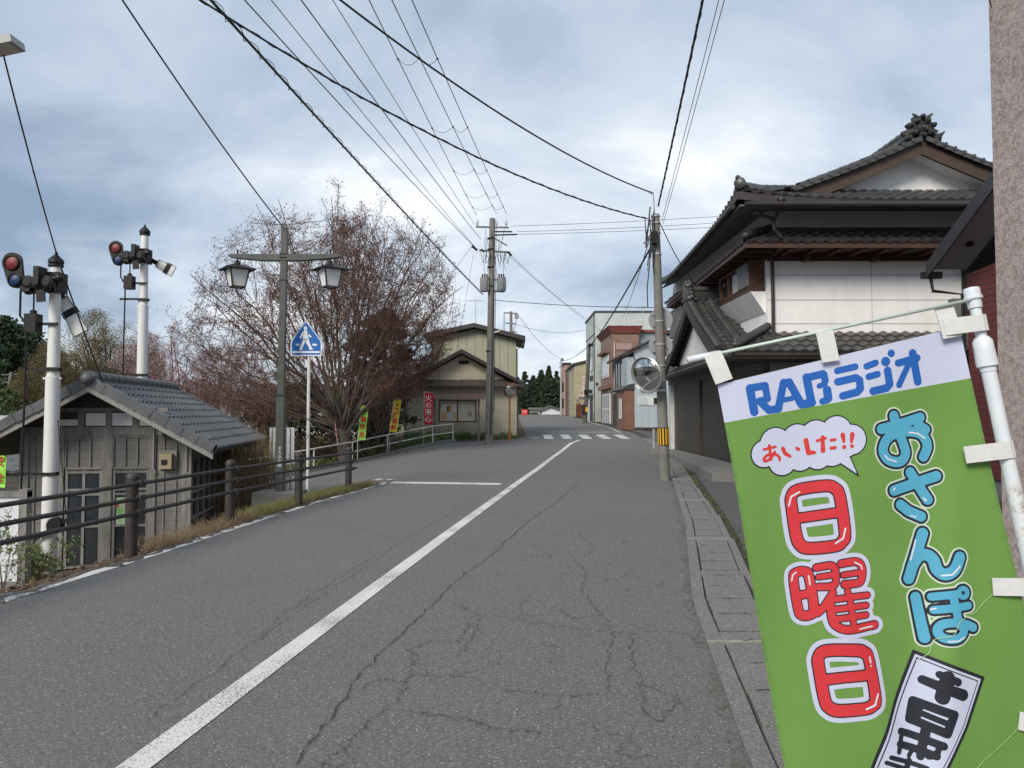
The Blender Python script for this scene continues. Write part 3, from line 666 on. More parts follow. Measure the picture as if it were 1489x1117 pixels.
m.build_each('timber', WOODG, shed)
zw1 = at(0, 684, 12.3).z
m = MB()
for a0, a1 in ((-.57, .01), (.18, .76)):           # board shutter panels above the doors
    sbox(m, a0, a1, -.02, 0, zw1 + .02, zw1 + .06); sbox(m, a0, a1, -.02, 0, zbeam - .13, zbeam - .09)
    for k in range(4): x_ = a0 + (a1 - a0) * k / 3; sbox(m, x_ - .012, x_ + .012, -.026, 0, zw1 + .06, zbeam - .13)
for a in (-1.05, -.87, 1.0, 1.2): sbox(m, a - .012, a + .012, -.02, 0, zg, zbeam - .1)
m.build_each('batten', WOODG, shed)
for a0, a1 in ((-.57, .01), (.18, .76)):
    fr = MB(); mid = (a0 + a1) / 2; zd = at(0, 712, 12.3).z
    for a in (a0 + .02, mid, a1 - .02): sbox(fr, a - .022, a + .022, -.01, .05, zg, zw1)
    for z in (zw1 - .03, zd, zd - .08, zd - .62, zg + .03): sbox(fr, a0, a1, -.006, .045, z - .02, z + .02)
    d_ = fr.build('glazed_door', WOODG, shed); g = MB(); sbox(g, a0, a1, .012, .02, zg, zw1); g.build('pane', GLD, d_)
    if a0 > 0:
        g = MB(); sbox(g, a0 + .06, a0 + .30, .004, .008, zd - .6, zd - .14); pz = g.build('window_poster', tone('poster_paper', (.55, .6, .5), col2=(.2, .45, .12), scale=9), d_)
        text_mesh('縁日', .13, tone('poster_red', (.5, .05, .1)), pz, 'poster_lettering', SP(a0 + .18, 0, zd - .28), SP(1, 0, 0) - SP(0, 0, 0), (0, 0, 1), bold=.004)
sd_ = MB(); zl_ = at(0, 668, 12.3).z   # side lattice windows
for k in range(8): b = .12 + k * (DEP - .25) / 7; sd_.hexa([SP(WR - .045, b - .02, zg + .35), SP(WR, b - .02, zg + .35), SP(WR, b + .02, zg + .35), SP(WR - .045, b + .02, zg + .35)], [SP(WR - .045, b - .02, zbeam - .1), SP(WR, b - .02, zbeam - .1), SP(WR, b + .02, zbeam - .1), SP(WR - .045, b + .02, zbeam - .1)])
for z in (zg + .38, zg + .8, zg + 1.25, zl_, zl_ + .25, zl_ + .5): sbox(sd_, WR - .03, WR + .01, .05, DEP, z - .02, z + .02)
sw_ = sd_.build('side_window', WOODG, shed); g = MB(); sbox(g, WR - .045, WR - .035, .05, DEP, zg + .35, zbeam - .1); g.build('pane', GLD, sw_)
# roof: slab, bargeboards, pan tiles, ridge caps
EL, ER, B0, B1 = -2.15, 1.95, -.62, 3.9
m = MB()
for s_, e in ((-1, EL), (1, ER)):
    q = [(0, zridge - .06), (e, zridge - .06 - abs(e) * slope), (e, zridge - .0 - abs(e) * slope), (0, zridge)]
    m.hexa([SP(a, B0 + .05, z) for a, z in q], [SP(a, B1 - .05, z) for a, z in q])
m.build('roof_deck', WOODD, shed)
m = MB()
for e in (EL, ER):
    q = [(0, zridge - .17), (e, zridge - .17 - abs(e) * slope), (e, zridge + .0 - abs(e) * slope), (0, zridge + .0)]
    for b0 in (B0, B1 - .045): m.hexa([SP(a, b0, z) for a, z in q], [SP(a, b0 + .045, z) for a, z in q])
m.build_each('bargeboard', mat('pale_bargeboard', (.22, .215, .205), .8, (.32, .31, .295), 4, stretch=(6, 6, .8)), shed)
def tiles(m, P, Nn, nu, nv, mask=None, amp=.03, stepz=.028, sub=6):
    """P(i,j)->point for i tiles across, j courses up (floats); pan-tile waves and stepped courses"""
    us = [i / sub for i in range(nu * sub + 1)]; vsamp = []
    for j in range(nv): vsamp += [(j + .0, 1.0), (j + .97, .0)]
    vs = []
    for j, st in vsamp:
        for i in us:
            ph = (i % 1.0); h = amp * (math.cos(2 * math.pi * ph) if ph < .25 or ph > .75 else .35 * math.cos(2 * math.pi * ph)) + stepz * st
            vs.append(P(i, j) + Nn * h)
    n = len(us); fs = []
    for r_ in range(len(vsamp) - 1):
        for c_ in range(n - 1):
            if mask and not mask((us[c_] + us[c_ + 1]) / 2, (vsamp[r_][0] + vsamp[r_ + 1][0]) / 2): continue
            fs.append((r_ * n + c_, r_ * n + c_ + 1, (r_ + 1) * n + c_ + 1, (r_ + 1) * n + c_))
    # front edge lip
    for c_ in range(n - 1):
        if mask and not mask((us[c_] + us[c_ + 1]) / 2, .5): continue
        a, b = vs[c_], vs[c_ + 1]; k = len(vs); vs += [a - Nn * .07, b - Nn * .07]; fs.append((k, k + 1, c_ + 1, c_))
    return m.add(vs, fs)
m = MB(); nrow = 9; ncol = 20
for e in (EL, ER):
    lo = lambda b: SP(e * 1.02, b, zridge - abs(e) * 1.02 * slope + .02); hi = lambda b: SP(0, b, zridge + .02)
    nn = (SP(1, 0, 0) - SP(0, 0, 0)) * (slope * (1 if e > 0 else -1)) + Vector((0, 0, 1)); nn.normalize()
    tiles(m, lambda i, j, lo=lo, hi=hi: lo(B0 + (B1 - B0) * i / ncol).lerp(hi(B0 + (B1 - B0) * i / ncol), j / nrow), nn, ncol, nrow, None, .042, .034)
m.build('roof_tiles', TILE, shed, 'auto')
m = MB()
def caps(m, pts, rad, ln, n=10, lift=0.0):
    P = resample([tuple(p) for p in pts], 200); L_ = sum(np.linalg.norm(P[i + 1] - P[i]) for i in range(199)); k = max(1, int(L_ / ln))
    for i in range(k):
        a = P[int(199 * i / k)]; b = P[int(199 * (i + 1) / k)]; b = b + (b - a) * .06
        m.tube([Vector(a) + Vector((0, 0, lift)), Vector(b) + Vector((0, 0, lift))], [rad * 1.08, rad * .93], n)
    return m
caps(m, [SP(0, B0 - .06, zridge + .07), SP(0, B1, zridge + .07)], .10, .27); m.sphere(SP(0, B0 - .04, zridge + .05), .105)
m.build('ridge_cap', TILE, shed, 'auto')
m = MB()
for e in (EL, ER):
    for b in (B0 + .02, B1 - .02):
        for k in range(8):
            a0, a1 = e * k / 8, e * (k + 1.04) / 8; m.beam(SP(a0, b, zridge + .03 - abs(a0) * slope), SP(a1, b, zridge + .012 - abs(a1) * slope), .10, .15)
m.build_each('verge_tile', TILE, shed)
m = MB(); sbox(m, .92, 1.22, -.05, -.03, at(0, 683, 12.3).z, at(0, 655, 12.3).z); mb_ = m.build('meter_board', WOODG, shed)
m = MB(); sbox(m, .96, 1.16, -.14, -.05, at(0, 683, 12.2).z, at(0, 661, 12.2).z); me_ = m.build('electricity_meter', mat('beige_plastic', (.36, .29, .17), .5, (.3, .25, .16), 6), shed)
m = MB(); sbox(m, .995, 1.09, -.15, -.139, at(0, 677, 12.2).z, at(0, 669, 12.2).z); m.build('meter_window', GLD, me_)
m = MB(); q = SP(.98, -.08, at(0, 634, 12.3).z); m.lathe(q, [(.05, 0), (.06, .04), (.04, .09), (.03, .1)], 12); m.beam(q + Vector((0, .08, .05)), q + Vector((0, 0, .05)), .03, .03)
m.build('outdoor_lamp', mat('lamp_grey', (.25, .25, .24), .4), shed, 'auto')
m = MB(); m.tube([SP(.84, -.045, zbeam + .2), SP(.84, -.045, at(0, 682, 12.3).z), SP(.88, -.045, at(0, 688, 12.3).z)], .014, 7); m.tube([SP(1.38, -.045, at(0, 650, 12.3).z), SP(1.38, -.045, at(0, 686, 12.3).z)], .016, 7)
m.build_each('conduit', mat('pipe_grey', (.3, .3, .29), .5), shed)
# ---- left low outbuilding, notice panel
ob_ = thing('storage_building', (-14.3, 18, -1.2), 'low white building with a grey tiled lean-to roof beyond the left edge of the shed', 'building')
MB().box(-19, -11.0, 18, 24, -1.2, 1.15).build('wall', PLAST, ob_)
MB().box(-19.2, -10.8, 17.8, 24.2, 1.15, 1.50).build('fascia', mat('cream_fascia', (.52, .51, .47), .6, (.4, .39, .36), 2), ob_)
m = MB(); tiles(m, lambda i, j: Vector((-18 + 7.6 * i / 26, 16.4 + 1.4 * j / 5, .25 + .55 * j / 5)), Vector((0, -.35, .93)), 26, 5); m.build('lean_to_roof', TILE, ob_, 'auto')
m = MB(); m.box(-18, -10.9, 16.5, 17.0, -.1, .2); m.build('eave_beam', WOODD, ob_)
bp_ = at(0, 715, 9.2)
pn = thing('white_board', (-6.95, 9.2, -.95), 'white panel in a grey timber frame behind leafy twigs at the left edge', 'notice board')
MB().box(-8.2, -6.28, 9.2, 9.23, -.55, .52).build('panel', SW, pn)
m = MB(); m.box(-6.28, -6.18, 9.16, 9.27, -1.0, .62); m.box(-8.2, -6.18, 9.17, 9.26, .521, .59); m.box(-8.2, -6.28, 9.17, 9.26, -.64, -.551); m.build('frame', WOODG, pn)
# grey-white louvred box behind the lamp post
lb = thing('sign_back', (-4.7, 15.6, G(-4.7, 15.6)), 'pale ribbed metal sign seen from behind at the foot of the lamp post', 'sign board')
m = MB(); xa_, xb_ = at(394, 650, 15.6).x, at(427, 650, 15.6).x; z1_, z0_ = at(0, 622, 15.6).z, at(0, 668, 15.6).z
m.box(xa_, xb_, 15.6, 15.62, z0_, z1_)
for k in range(6): x_ = xa_ + (xb_ - xa_) * k / 5; m.box(x_ - .02, x_ + .02, 15.56, 15.6, z0_, z1_)
m.build('ribbed_panel', mat('galvanised_pale', (.5, .52, .53), .5, (.4, .42, .43), 6), lb)
m = MB()
for x_ in (xa_ + .08, xb_ - .08): m.tube([(x_, 15.66, G(x_, 15.6) - .1), (x_, 15.66, z1_)], .025, 8)
m.build('post', mat('galvanised', (.4, .41, .42), .45, metal=.3), lb)
# ---- white handrail on the side road
HRW = mat('handrail_white', (.68, .67, .62), .5, (.5, .45, .36), 7, lo=.55, hi=.8)
rp = [GP(658, 640), GP(627, 645), GP(565, 658), (-7.0, 26.9), (-8.6, 24.9), (-10.1, 23.3)]
rp = [(-2.75, 33.3), (-3.55, 32.1), (-5.2, 29.9), (-6.3, 28.3), (-7.4, 26.8), (-8.8, 25.1), (-10.2, 23.6)]
hr = thing('handrail', (*rp[0], G(*rp[0])), 'white pipe handrail with two bars along the sloping side road', 'railing')
tp = [Vector((x, y, G(x, y))) for x, y in rp]
for i, p_ in enumerate(tp): MB().tube([p_ - Vector((0, 0, .1)), p_ + Vector((0, 0, .84))], .026, 8).build('post', HRW, hr)
for h in (.84, .45): MB().tube([p_ + Vector((0, 0, h)) for p_ in tp], .026 if h > .5 else .022, 8).build('rail', HRW, hr)
kb = strip([(x + .1, y - .1) for x, y in rp], .22, .10); kb2 = MB()
rq = resample([(x + .08, y - .12) for x, y in rp], 30)
for i in range(29):
    a, b = rq[i], rq[i + 1]; d_ = (b - a) / np.linalg.norm(b - a); n_ = np.array([-d_[1], d_[0]]) * .10
    q = [a - n_, b - n_, b + n_, a + n_]; kb2.hexa([(x, y, G(x, y) - .1) for x, y in q], [(x, y, G(x, y) + .13) for x, y in q])
kb2.build('side_kerb', CONC, kind='structure')
# ---- banner flags on the handrail
def nobori(px0, py0, px1, py1, Y, w, tilt, cloth, body, lc, label, bold=.01, outline=None, deco=None):
    """px0,py0 top-left, px1,py1 bottom-left of the cloth in the photo"""
    A = at(px0, py0, Y); B = at(px1, py1, Y); dn = (B - A); H = dn.length; dn.normalize(); u = Vector((math.cos(tilt), 0, math.sin(tilt)))
    base = Vector((B.x, Y, G(B.x, Y)))
    t = thing('banner_flag', base, label, 'banner flag', 'banner flags beside the side road')
    MB().tube([base - Vector((0, 0, .1)), B, A - dn * .05], .014, 8).build('pole', mat('flag_pole_white', (.7, .7, .68), .4), t)
    MB().tube([A - dn * .03 - u * .03, A - dn * .03 + u * w * 1.04], .009, 6).build('crossbar', mat('flag_pole_white', (.7, .7, .68), .4), t)
    nu, nv = 8, 24; vs = []; fs = []
    S_ = lambda a, b: A + u * (w * a) + dn * (H * b) + Vector((0, .018 * math.sin(7 * b + 2.2 * a) * b - .004, 0))
    for j in range(nv + 1):
        for i in range(nu + 1): vs.append(S_(i / nu, j / nv))
    for j in range(nv):
        for i in range(nu): k = j * (nu + 1) + i; fs.append((k, k + 1, k + nu + 2, k + nu + 1))
    c = MB().add(vs, fs).build('cloth', cloth, t, True)
    if deco: deco(t, c, S_, u, dn, w, H)
    n_ = len(body); st = H * .88 / n_
    text_mesh(body, min(w * .80, st * .98), lc, c, 'lettering', A + u * w * .5 + dn * (H * .07 + st * .5) + Vector((0, -.03, 0)), u, -dn, thick=.004, bold=bold, vertical=True, step=st)
    m = MB()
    for k in (.12, .45, .78):
        q = S_(0, k); m.beam(q - u * .05, q + u * .02, .03, .006, (0, 1, 0))
    m.build('tie_tab', WHITE, t)
    return t
nobori(525, 590, 520, 639, 28.4, .30, R(-8), tone('flag_green', (.36, .80, .10)), '交通安全', tone('flag_letter_red', (.55, .05, .02)), 'lime green road safety banner, leftmost of the three by the handrail', .006)
nobori(573, 581, 566, 628, 30.3, .32, R(-3), tone('flag_yellow', (.80, .70, .05)), '×飲酒運転', tone('flag_letter_crimson', (.62, .03, .08)), 'yellow banner with crimson lettering between the green and the red banners', .008)
nobori(617, 571, 616, 617, 32.2, .40, R(-4), tone('flag_red', (.66, .02, .035)), '火の用心', tone('flag_letter_white', (.85, .85, .85)), 'red fire prevention banner with white lettering in front of the tan building', .004)
q_ = at(2, 662, 13.2); nobori(-9, 655, -13, 708, 13.2, .25, R(-4), MC['flag_green'], '安全', MC['flag_letter_red'], 'lime green banner cut by the left picture edge behind the white panel', .006)
# ================================================================== CENTRE: tan hall, poles
TAN = siding('tan_siding', (.53, .475, .35), (.60, .545, .41), .42, 'z', .35, width=.03, dark=.45)
TANG = siding('tan_gable_siding', (.56, .50, .365), (.62, .56, .425), .28, 'z', .3, width=.03, dark=.5)
OLIVE = siding('olive_siding', (.30, .30, .215), (.36, .355, .26), .46, 'x', .4, width=.05, dark=.4)
ROOFD = mat('dark_brown_metal', (.033, .028, .027), .5, (.055, .047, .045), 3)
BROWN = mat('brown_trim', (.13, .075, .055), .6, (.19, .12, .09), 5)
POLEC = mat('pole_concrete', (.145, .14, .125), .85, (.22, .21, .19), 2.5, 8, .3, 30)
GALV = mat('galvanised', (.4, .41, .42), .45)
Yh = 36.0; zh = G(-2, Yh); xw0, xw1 = at(588, 600, Yh).x, at(754, 600, Yh).x; zb1 = at(0, 562, Yh).z
hall = thing('community_hall', ((xw0 + xw1) / 2, Yh, zh), 'single storey tan sided hall with a dark gable roof and a notice board before it', 'building')
m = MB(); m.box(xw0, xw1, Yh, Yh + 8, zh + .12, zb1); m.build('wall', TAN, hall)
MB().box(xw0 + .03, xw1 - .03, Yh + .03, Yh + 8, zh - .5, zh + .12).build('foundation', CONC, hall)
za_ = at(672, 516, Yh).z; xa_ = at(672, 516, Yh).x
m = MB(); m.hexa([(xw0, Yh + .05, zb1), (xw1, Yh + .05, zb1), (xa_, Yh + .05, za_)], [(xw0, Yh + 8, zb1), (xw1, Yh + 8, zb1), (xa_, Yh + 8, za_)]); m.build('gable_wall', TANG, hall)
for s_, ex, ez in ((-1, at(583, 566, Yh - .6).x, at(0, 561, Yh - .6).z), (1, at(765, 566, Yh - .6).x, at(0, 563, Yh - .6).z)):
    m = MB(); zt_ = za_ + .05
    m.hexa([(xa_, Yh - .55, zt_), (ex, Yh - .55, ez), (ex, Yh - .55, ez + .18), (xa_, Yh - .55, zt_ + .20)], [(xa_, Yh + 8.4, zt_), (ex, Yh + 8.4, ez), (ex, Yh + 8.4, ez + .18), (xa_, Yh + 8.4, zt_ + .20)]); m.build('roof', ROOFD, hall)
m = MB(); z1, z2 = at(0, 552, Yh).z, at(0, 561, Yh - .6).z
m.hexa([(xw0 - .2, Yh - .6, z2 - .04), (xw1 + .25, Yh - .6, z2 - .04), (xw1 + .25, Yh - .6, z2 + .02), (xw0 - .2, Yh - .6, z2 + .02)], [(xw0 - .2, Yh, z1 - .06), (xw1 + .25, Yh, z1 - .06), (xw1 + .25, Yh, z1), (xw0 - .2, Yh, z1)])
for k in range(13): x_ = xw0 + (xw1 - xw0) * k / 12; m.beam((x_, Yh - .6, z2 + .035), (x_, Yh - .02, z1 + .015), .03, .03)
m.build('pent_roof', mat('brown_metal_roof', (.085, .068, .062), .5, (.12, .10, .09), 2), hall)
m = MB()
for dx in (-.16, .0, .16):
    m.lathe((xa_ + .08 + dx, Yh + .04, at(0, 527, Yh).z), [(.095, 0), (.095, .02)], 14, (0, -1, 0))
m.prism([(-.33, -.02), (.33, -.02), (.26, .03), (-.26, .03)], (xa_ + .08, Yh + .045, at(0, 527, Yh).z), (1, 0, 0), (0, 0, 1), (0, -1, 0), .03); m.build('gable_vent', BLACK, hall)
m = MB(); m.tube([(xw1 - .04, Yh - .03, zb1), (xw1 - .04, Yh - .03, zh)], .035, 8); m.tube([(xw0 + .03, Yh - .03, zb1), (xw0 + .03, Yh - .03, zh)], .035, 8); m.build_each('downpipe', ROOFD, hall)
# olive two-storey house behind
Yo = 39.5; xo0, xo1 = at(629, 500, Yo).x, at(751, 500, Yo).x; zo = at(0, 494, Yo).z; zoa = at(0, 478, Yo).z; xoa = at(690, 478, Yo).x
oh = thing('olive_house', ((xo0 + xo1) / 2, Yo, G(-2, Yo)), 'two storey house of olive vertical siding with a shallow dark gable roof', 'house')
m = MB(); zg0 = G(-2, Yo)
m.hexa([(xo0, Yo, zg0), (xo1, Yo, zg0), (xo1, Yo, zo), (xoa, Yo, zoa), (xo0, Yo, zo)], [(xo0, Yo + 4.2, zg0), (xo1, Yo + 4.2, zg0), (xo1, Yo + 4.2, zo), (xoa, Yo + 4.2, zoa), (xo0, Yo + 4.2, zo)]); m.build('wall', OLIVE, oh)
for ex, ez in ((at(616, 489, Yo - .5).x, at(0, 491, Yo - .5).z), (at(764, 489, Yo - .5).x, at(0, 495, Yo - .5).z)):
    m = MB(); m.hexa([(xoa, Yo - .5, zoa + .03), (ex, Yo - .5, ez), (ex, Yo - .5, ez + .24), (xoa, Yo - .5, zoa + .26)], [(xoa, Yo + 4.7, zoa + .03), (ex, Yo + 4.7, ez), (ex, Yo + 4.7, ez + .24), (xoa, Yo + 4.7, zoa + .26)]); m.build('roof', ROOFD, oh)
m = MB(); xg = at(762, 489, Yo - .5).x; m.tube([(xg, Yo - .4, at(0, 500, Yo).z), (xg - .1, Yo - .4, at(0, 504, Yo).z), (xo1 + .03, Yo - .06, at(0, 508, Yo).z), (xo1 + .03, Yo - .06, zg0)], .035, 8)
xg = at(619, 489, Yo - .5).x; m.tube([(xg, Yo - .4, at(0, 497, Yo).z), (xo0 - .03, Yo - .06, at(0, 503, Yo).z), (xo0 - .03, Yo - .06, zg0)], .035, 8); m.build_each('downpipe', ROOFD, oh)
def antenna(x, y, z0, h, label, par=None, s=1.0):
    t = thing('tv_antenna', (x, y, z0), label, 'antenna', 'television antennas on the roofs'); m = MB(); m.tube([(x, y, z0), (x, y, z0 + h)], .02 * s, 6)
    m.build('mast', GALV, t); m = MB(); zt_ = z0 + h - .1; m.tube([(x - .55, y, zt_), (x + .45, y, zt_)], .014 * s, 5)
    for k in range(8): xx = x - .5 + .13 * k; m.tube([(xx, y - .2, zt_), (xx, y + .2, zt_)], .008 * s, 4); m.tube([(xx, y, zt_ - .05), (xx, y, zt_ + .07)], .008 * s, 4)
    m.build('yagi_head', GALV, t)
antenna(xoa, Yo + 1, zoa + .28, at(0, 435, Yo + 1).z - zoa - .28, 'thin television antenna on the olive house ridge, left of the utility pole')
# blue roofed house further back
bh = thing('blue_roof_house', (-5.3, 46, G(-5, 46)), 'cream house with a blue metal roof half hidden left of the olive house', 'house')
x0_, x1_ = at(600, 520, 46).x, at(640, 520, 46).x; z_ = at(0, 527, 46).z
MB().box(x0_, x1_, 46, 52, G(-5, 46), z_).build('wall', TANG, bh)
m = MB(); m.hexa([(x0_ - .3, 45.6, z_), (x1_, 45.6, z_), (x1_, 45.6, z_ + .12), (x0_ - .3, 45.6, z_ + .12)], [(x0_ + 1.2, 49, z_ + .75), (x1_, 49, z_ + .75), (x1_, 49, z_ + .87), (x0_ + 1.2, 49, z_ + .87)]); m.build('roof', mat('blue_metal_roof', (.10, .15, .24), .4, (.14, .19, .28), 3), bh)
# notice board
Yb = 34.6; nb = thing('notice_board', (at(665, 600, Yb).x, Yb, G(-2, Yb)), 'brown framed glazed notice board on posts under a pink brown canopy beam', 'notice board')
bx0, bx1 = at(638, 600, Yb).x, at(693, 600, Yb).x; bz0, bz1 = at(0, 614, Yb).z, at(0, 581, Yb).z
MB().box(bx0 + .06, bx1 - .06, Yb, Yb + .06, bz0 + .06, bz1 - .06).build('back_panel', mat('board_cream', (.50, .47, .38), .7, (.42, .40, .33), 5), nb)
m = MB(); m.box(bx0, bx1, Yb - .05, Yb + .08, bz0, bz0 + .06); m.box(bx0, bx1, Yb - .05, Yb + .08, bz1 - .06, bz1); m.box(bx0, bx0 + .06, Yb - .05, Yb + .08, bz0 + .06, bz1 - .06); m.box(bx1 - .06, bx1, Yb - .05, Yb + .08, bz0 + .06, bz1 - .06); xm = (bx0 + bx1) / 2; m.box(xm - .025, xm + .025, Yb - .05, Yb + .0, bz0 + .06, bz1 - .06); m.build('frame', mat('board_frame_brown', (.07, .035, .025), .5), nb)
cols = [(.62, .6, .55), (.55, .35, .12), (.45, .5, .62), (.66, .64, .6), (.58, .45, .2), (.3, .3, .3), (.6, .58, .6)]
rr = random.Random(3)
for i, (a, b, w, h) in enumerate(((.08, .52, .34, .42), (.10, .10, .22, .34), (.36, .12, .24, .34), (.62, .5, .2, .4), (.64, .12, .18, .3), (1.35, .22, .2, .28), (1.4, .62, .1, .1), (1.55, .5, .1, .1), (.34, .5, .2, .3))):
    MB().box(bx0 + .06 + a, bx0 + .06 + a + w, Yb - .012, Yb - .002, bz0 + .06 + b * .9, bz0 + .06 + (b + h) * .9).build('pinned_notice', mat('notice_%d' % (i % 7), cols[i % 7], .7, tuple(c * .6 for c in cols[i % 7]), 22), nb)
MB().box(at(628, 0, Yb).x, at(704, 0, Yb).x, Yb - .35, Yb + .1, at(0, 580, Yb).z, at(0, 573.5, Yb).z).build('canopy_beam', mat('faded_pink_brown', (.23, .15, .135), .7, (.32, .22, .20), 3, stretch=(1, 1, 8)), nb)
m = MB()
for x_ in (at(634, 0, Yb).x, at(697, 0, Yb).x): m.box(x_ - .05, x_ + .05, Yb - .02, Yb + .08, G(x_, Yb) - .1, bz1 + .05)
m.build_each('post', mat('grey_post', (.17, .165, .15), .8, (.24, .23, .2), 4), nb)
# ---- utility pole in front of the hall
INS = mat('porcelain', (.62, .66, .64), .25)
HW = mat('pole_hardware', (.10, .10, .10), .5, (.2, .2, .19), 8)
def upole(b, t, r0, r1, label, name='utility_pole'):
    p = thing(name, b, label, 'utility pole'); MB().tube([Vector(b) - Vector((0, 0, .3)), t], [r0, r1], 20).build('pole', POLEC, p, 'auto'); return p
Yp = 32.0; b = at(711, 638, Yp); b.z = G(b.x, Yp); t_ = at(716, 318, Yp)
up = upole(b, t_, .19, .13, 'tall concrete utility pole with two transformers standing before the tan hall')
def PA(px, py, dy=0.0): return at(px, py, Yp + dy)
def arm(m, a, b_, w=.07): m.beam(a, b_, w, w)
m = MB(); arm(m, PA(692, 330), PA(740, 331)); up_a = m.build('crossarm', HW, up)
m = MB(); arm(m, PA(697, 364), PA(738, 367)); m.build('crossarm', HW, up)
m = MB(); arm(m, PA(716, 345), PA(737, 357, -.4), .06); m.build('crossarm', HW, up)
m = MB()
for px in (694, 722, 736):
    m.lathe(PA(px, 328), [(.02, -.05), (.03, .0), (.07, .03), (.05, .06), (.075, .09), (.05, .12), (.07, .16), (.05, .2), (.045, .27)], 10)
m.build_each('insulator', INS, up)
m = MB()
for a, c in ((720, 337), (745, 337)), ((720, 342), (752, 341)): m.tube([PA(*a), PA(*c)], .035, 8)
for a, c in (((686, 358), (694, 364)), ((738, 366), (744, 372)), ((699, 363), (704, 366))): m.tube([PA(*a), PA(*c)], .05, 8)
for py in (348, 364, 390, 418, 512): m.lathe(at(715 - (py - 318) * .0156, py, Yp), [(.17, 0), (.17, .06)], 14)
m.build_each('fitting', BLACK, up)
TR = mat('transformer_grey', (.20, .215, .22), .5, (.28, .29, .29), 4)
for px, dx in ((705, 0), (729, .0)):
    c = at(px, 424, Yp - .15); h = .62
    m = MB(); m.lathe(c, [(.18, 0), (.2, .03), (.2, h - .05), (.21, h - .04), (.21, h), (.12, h + .04)], 18)
    for k in range(10): th = 2 * math.pi * k / 10; m.box(c.x + .205 * math.cos(th) - .012, c.x + .205 * math.cos(th) + .012, c.y + .205 * math.sin(th) - .012, c.y + .205 * math.sin(th) + .012, c.z + .08, c.z + h - .1)
    tt = m.build('transformer', TR, up, 'auto')
    m = MB()
    for k in (-.1, .0, .1): m.lathe(c + Vector((k, -.05, h)), [(.035, 0), (.05, .04), (.03, .08), (.045, .12), (.02, .17)], 8)
    m.build_each('bushing', mat('brown_porcelain', (.06, .04, .035), .3), tt)
m = MB(); m.beam(PA(703, 423), PA(733, 424), .08, .08); m.beam(PA(703, 407), PA(733, 407), .06, .06); m.build('transformer_bracket', HW, up)
m = MB()
rr = random.Random(8)
for k in range(16):
    x0_ = 700 + rr.random() * 38; x1_ = x0_ + rr.uniform(-9, 9); y0_ = rr.choice((333, 345, 366, 370)); y1_ = y0_ + rr.uniform(14, 60); A = PA(x0_, y0_, -.2); B = PA(x1_, y1_, -.1); Mp = (A + B) / 2 + Vector((rr.uniform(-.15, .15), 0, -.12))
    pts = [A.lerp(Mp, u_ / 4).lerp(Mp.lerp(B, u_ / 4), u_ / 4) for u_ in range(5)]; m.tube(pts, .010, 5)
for x0_ in (699, 704, 722, 727, 733): A = PA(x0_, 366); B = PA(x0_ + 9, 366); m.tube([A.lerp(B, k / 6) + Vector((0, -.15, -.55 * math.sin(math.pi * k / 6))) for k in range(7)], .011, 5)
m.tube([PA(718, 400, -.2), PA(716, 520, -.2), PA(713, 634, -.2)], .022, 6); m.tube([PA(721.5, 330), PA(719, 560), PA(718.5, 600)], .014, 6)
m.build('jumper_cables', mat('cable_black', (.012, .012, .013), .5), up)
m = MB(); m.beam(PA(716, 484, -.1), PA(724, 482, -.3), .03, .03); m.beam(PA(720, 483.5, -.25), PA(727, 481, -.35), .09, .05); m.build('small_lamp', WHITE, up)
# far pole behind the hall
bf = at(744, 560, 62); up3 = upole((bf.x, 62, G(bf.x, 62)), at(743, 453, 62), .17, .12, 'distant utility pole seen above the roof of the olive house')
m = MB(); q = lambda px, py: at(px, py, 62); m.beam(q(733, 455), q(752, 456), .1, .1); m.beam(q(735, 470), q(750, 471), .1, .1); m.beam(q(733, 455), q(733, 484), .08, .08); m.beam(q(738, 483), q(751, 483), .12, .12)
m.tube([q(752, 456), q(750, 470), q(746, 482)], .03, 5); m.build('crossarm', HW, up3)
m = MB(); m.box(q(748, 0).x, q(754, 0).x, 61.5, 61.8, q(0, 464).z, q(0, 458).z); m.build('transformer', TR, up3)
# ---- convex mirrors
MIR = mat('mirror_glass', (.58, .59, .58), .05, metal=1.0)
ORA = mat('orange_post', (.50, .17, .05), .6, (.38, .14, .05), 5)
def mirror_disc(c, nrm, r_, rim, par):
    n_ = Vector(nrm).normalized(); prof = [(r_ * math.sin(a_) / math.sin(.42), (math.cos(a_) - math.cos(.42)) * r_ / math.sin(.42)) for a_ in [.42 * (1 - k / 8) for k in range(9)]]
    d_ = MB().lathe(c, prof, 32, n_).build('mirror_face', MIR, par, True)
    MB().lathe(c, [(r_ * .2, -.09), (r_ * .9, -.05), (r_ * 1.07, -.03), (r_ * 1.09, .012), (r_ * 1.03, .035), (r_ * 1.0, .005), (r_ * .9, -.02)], 32, n_).build('mirror_rim', rim, par, 'auto')
Ym = 33.2; bo = at(741, 635, Ym); om = thing('road_mirror', (bo.x, Ym, G(bo.x, Ym)), 'round convex mirror on an orange post at the corner of the tan hall', 'traffic mirror')
MB().tube([(bo.x, Ym, G(bo.x, Ym) - .2), (bo.x, Ym, at(0, 560, Ym).z)], .045, 10).build('post', ORA, om)
mirror_disc(at(742, 569, Ym - .12), (.12, -1, -.30), .30, mat('mirror_rim_dull', (.22, .10, .06), .5), om)
MB().prism([(-.30, 0), (.30, 0), (.2, .12), (-.2, .12)], at(742, 561, Ym - .0), (1, 0, 0), (0, 0, 1), (0, -1, 0), .2).build('mirror_hood', MC['mirror_rim_dull'], om)
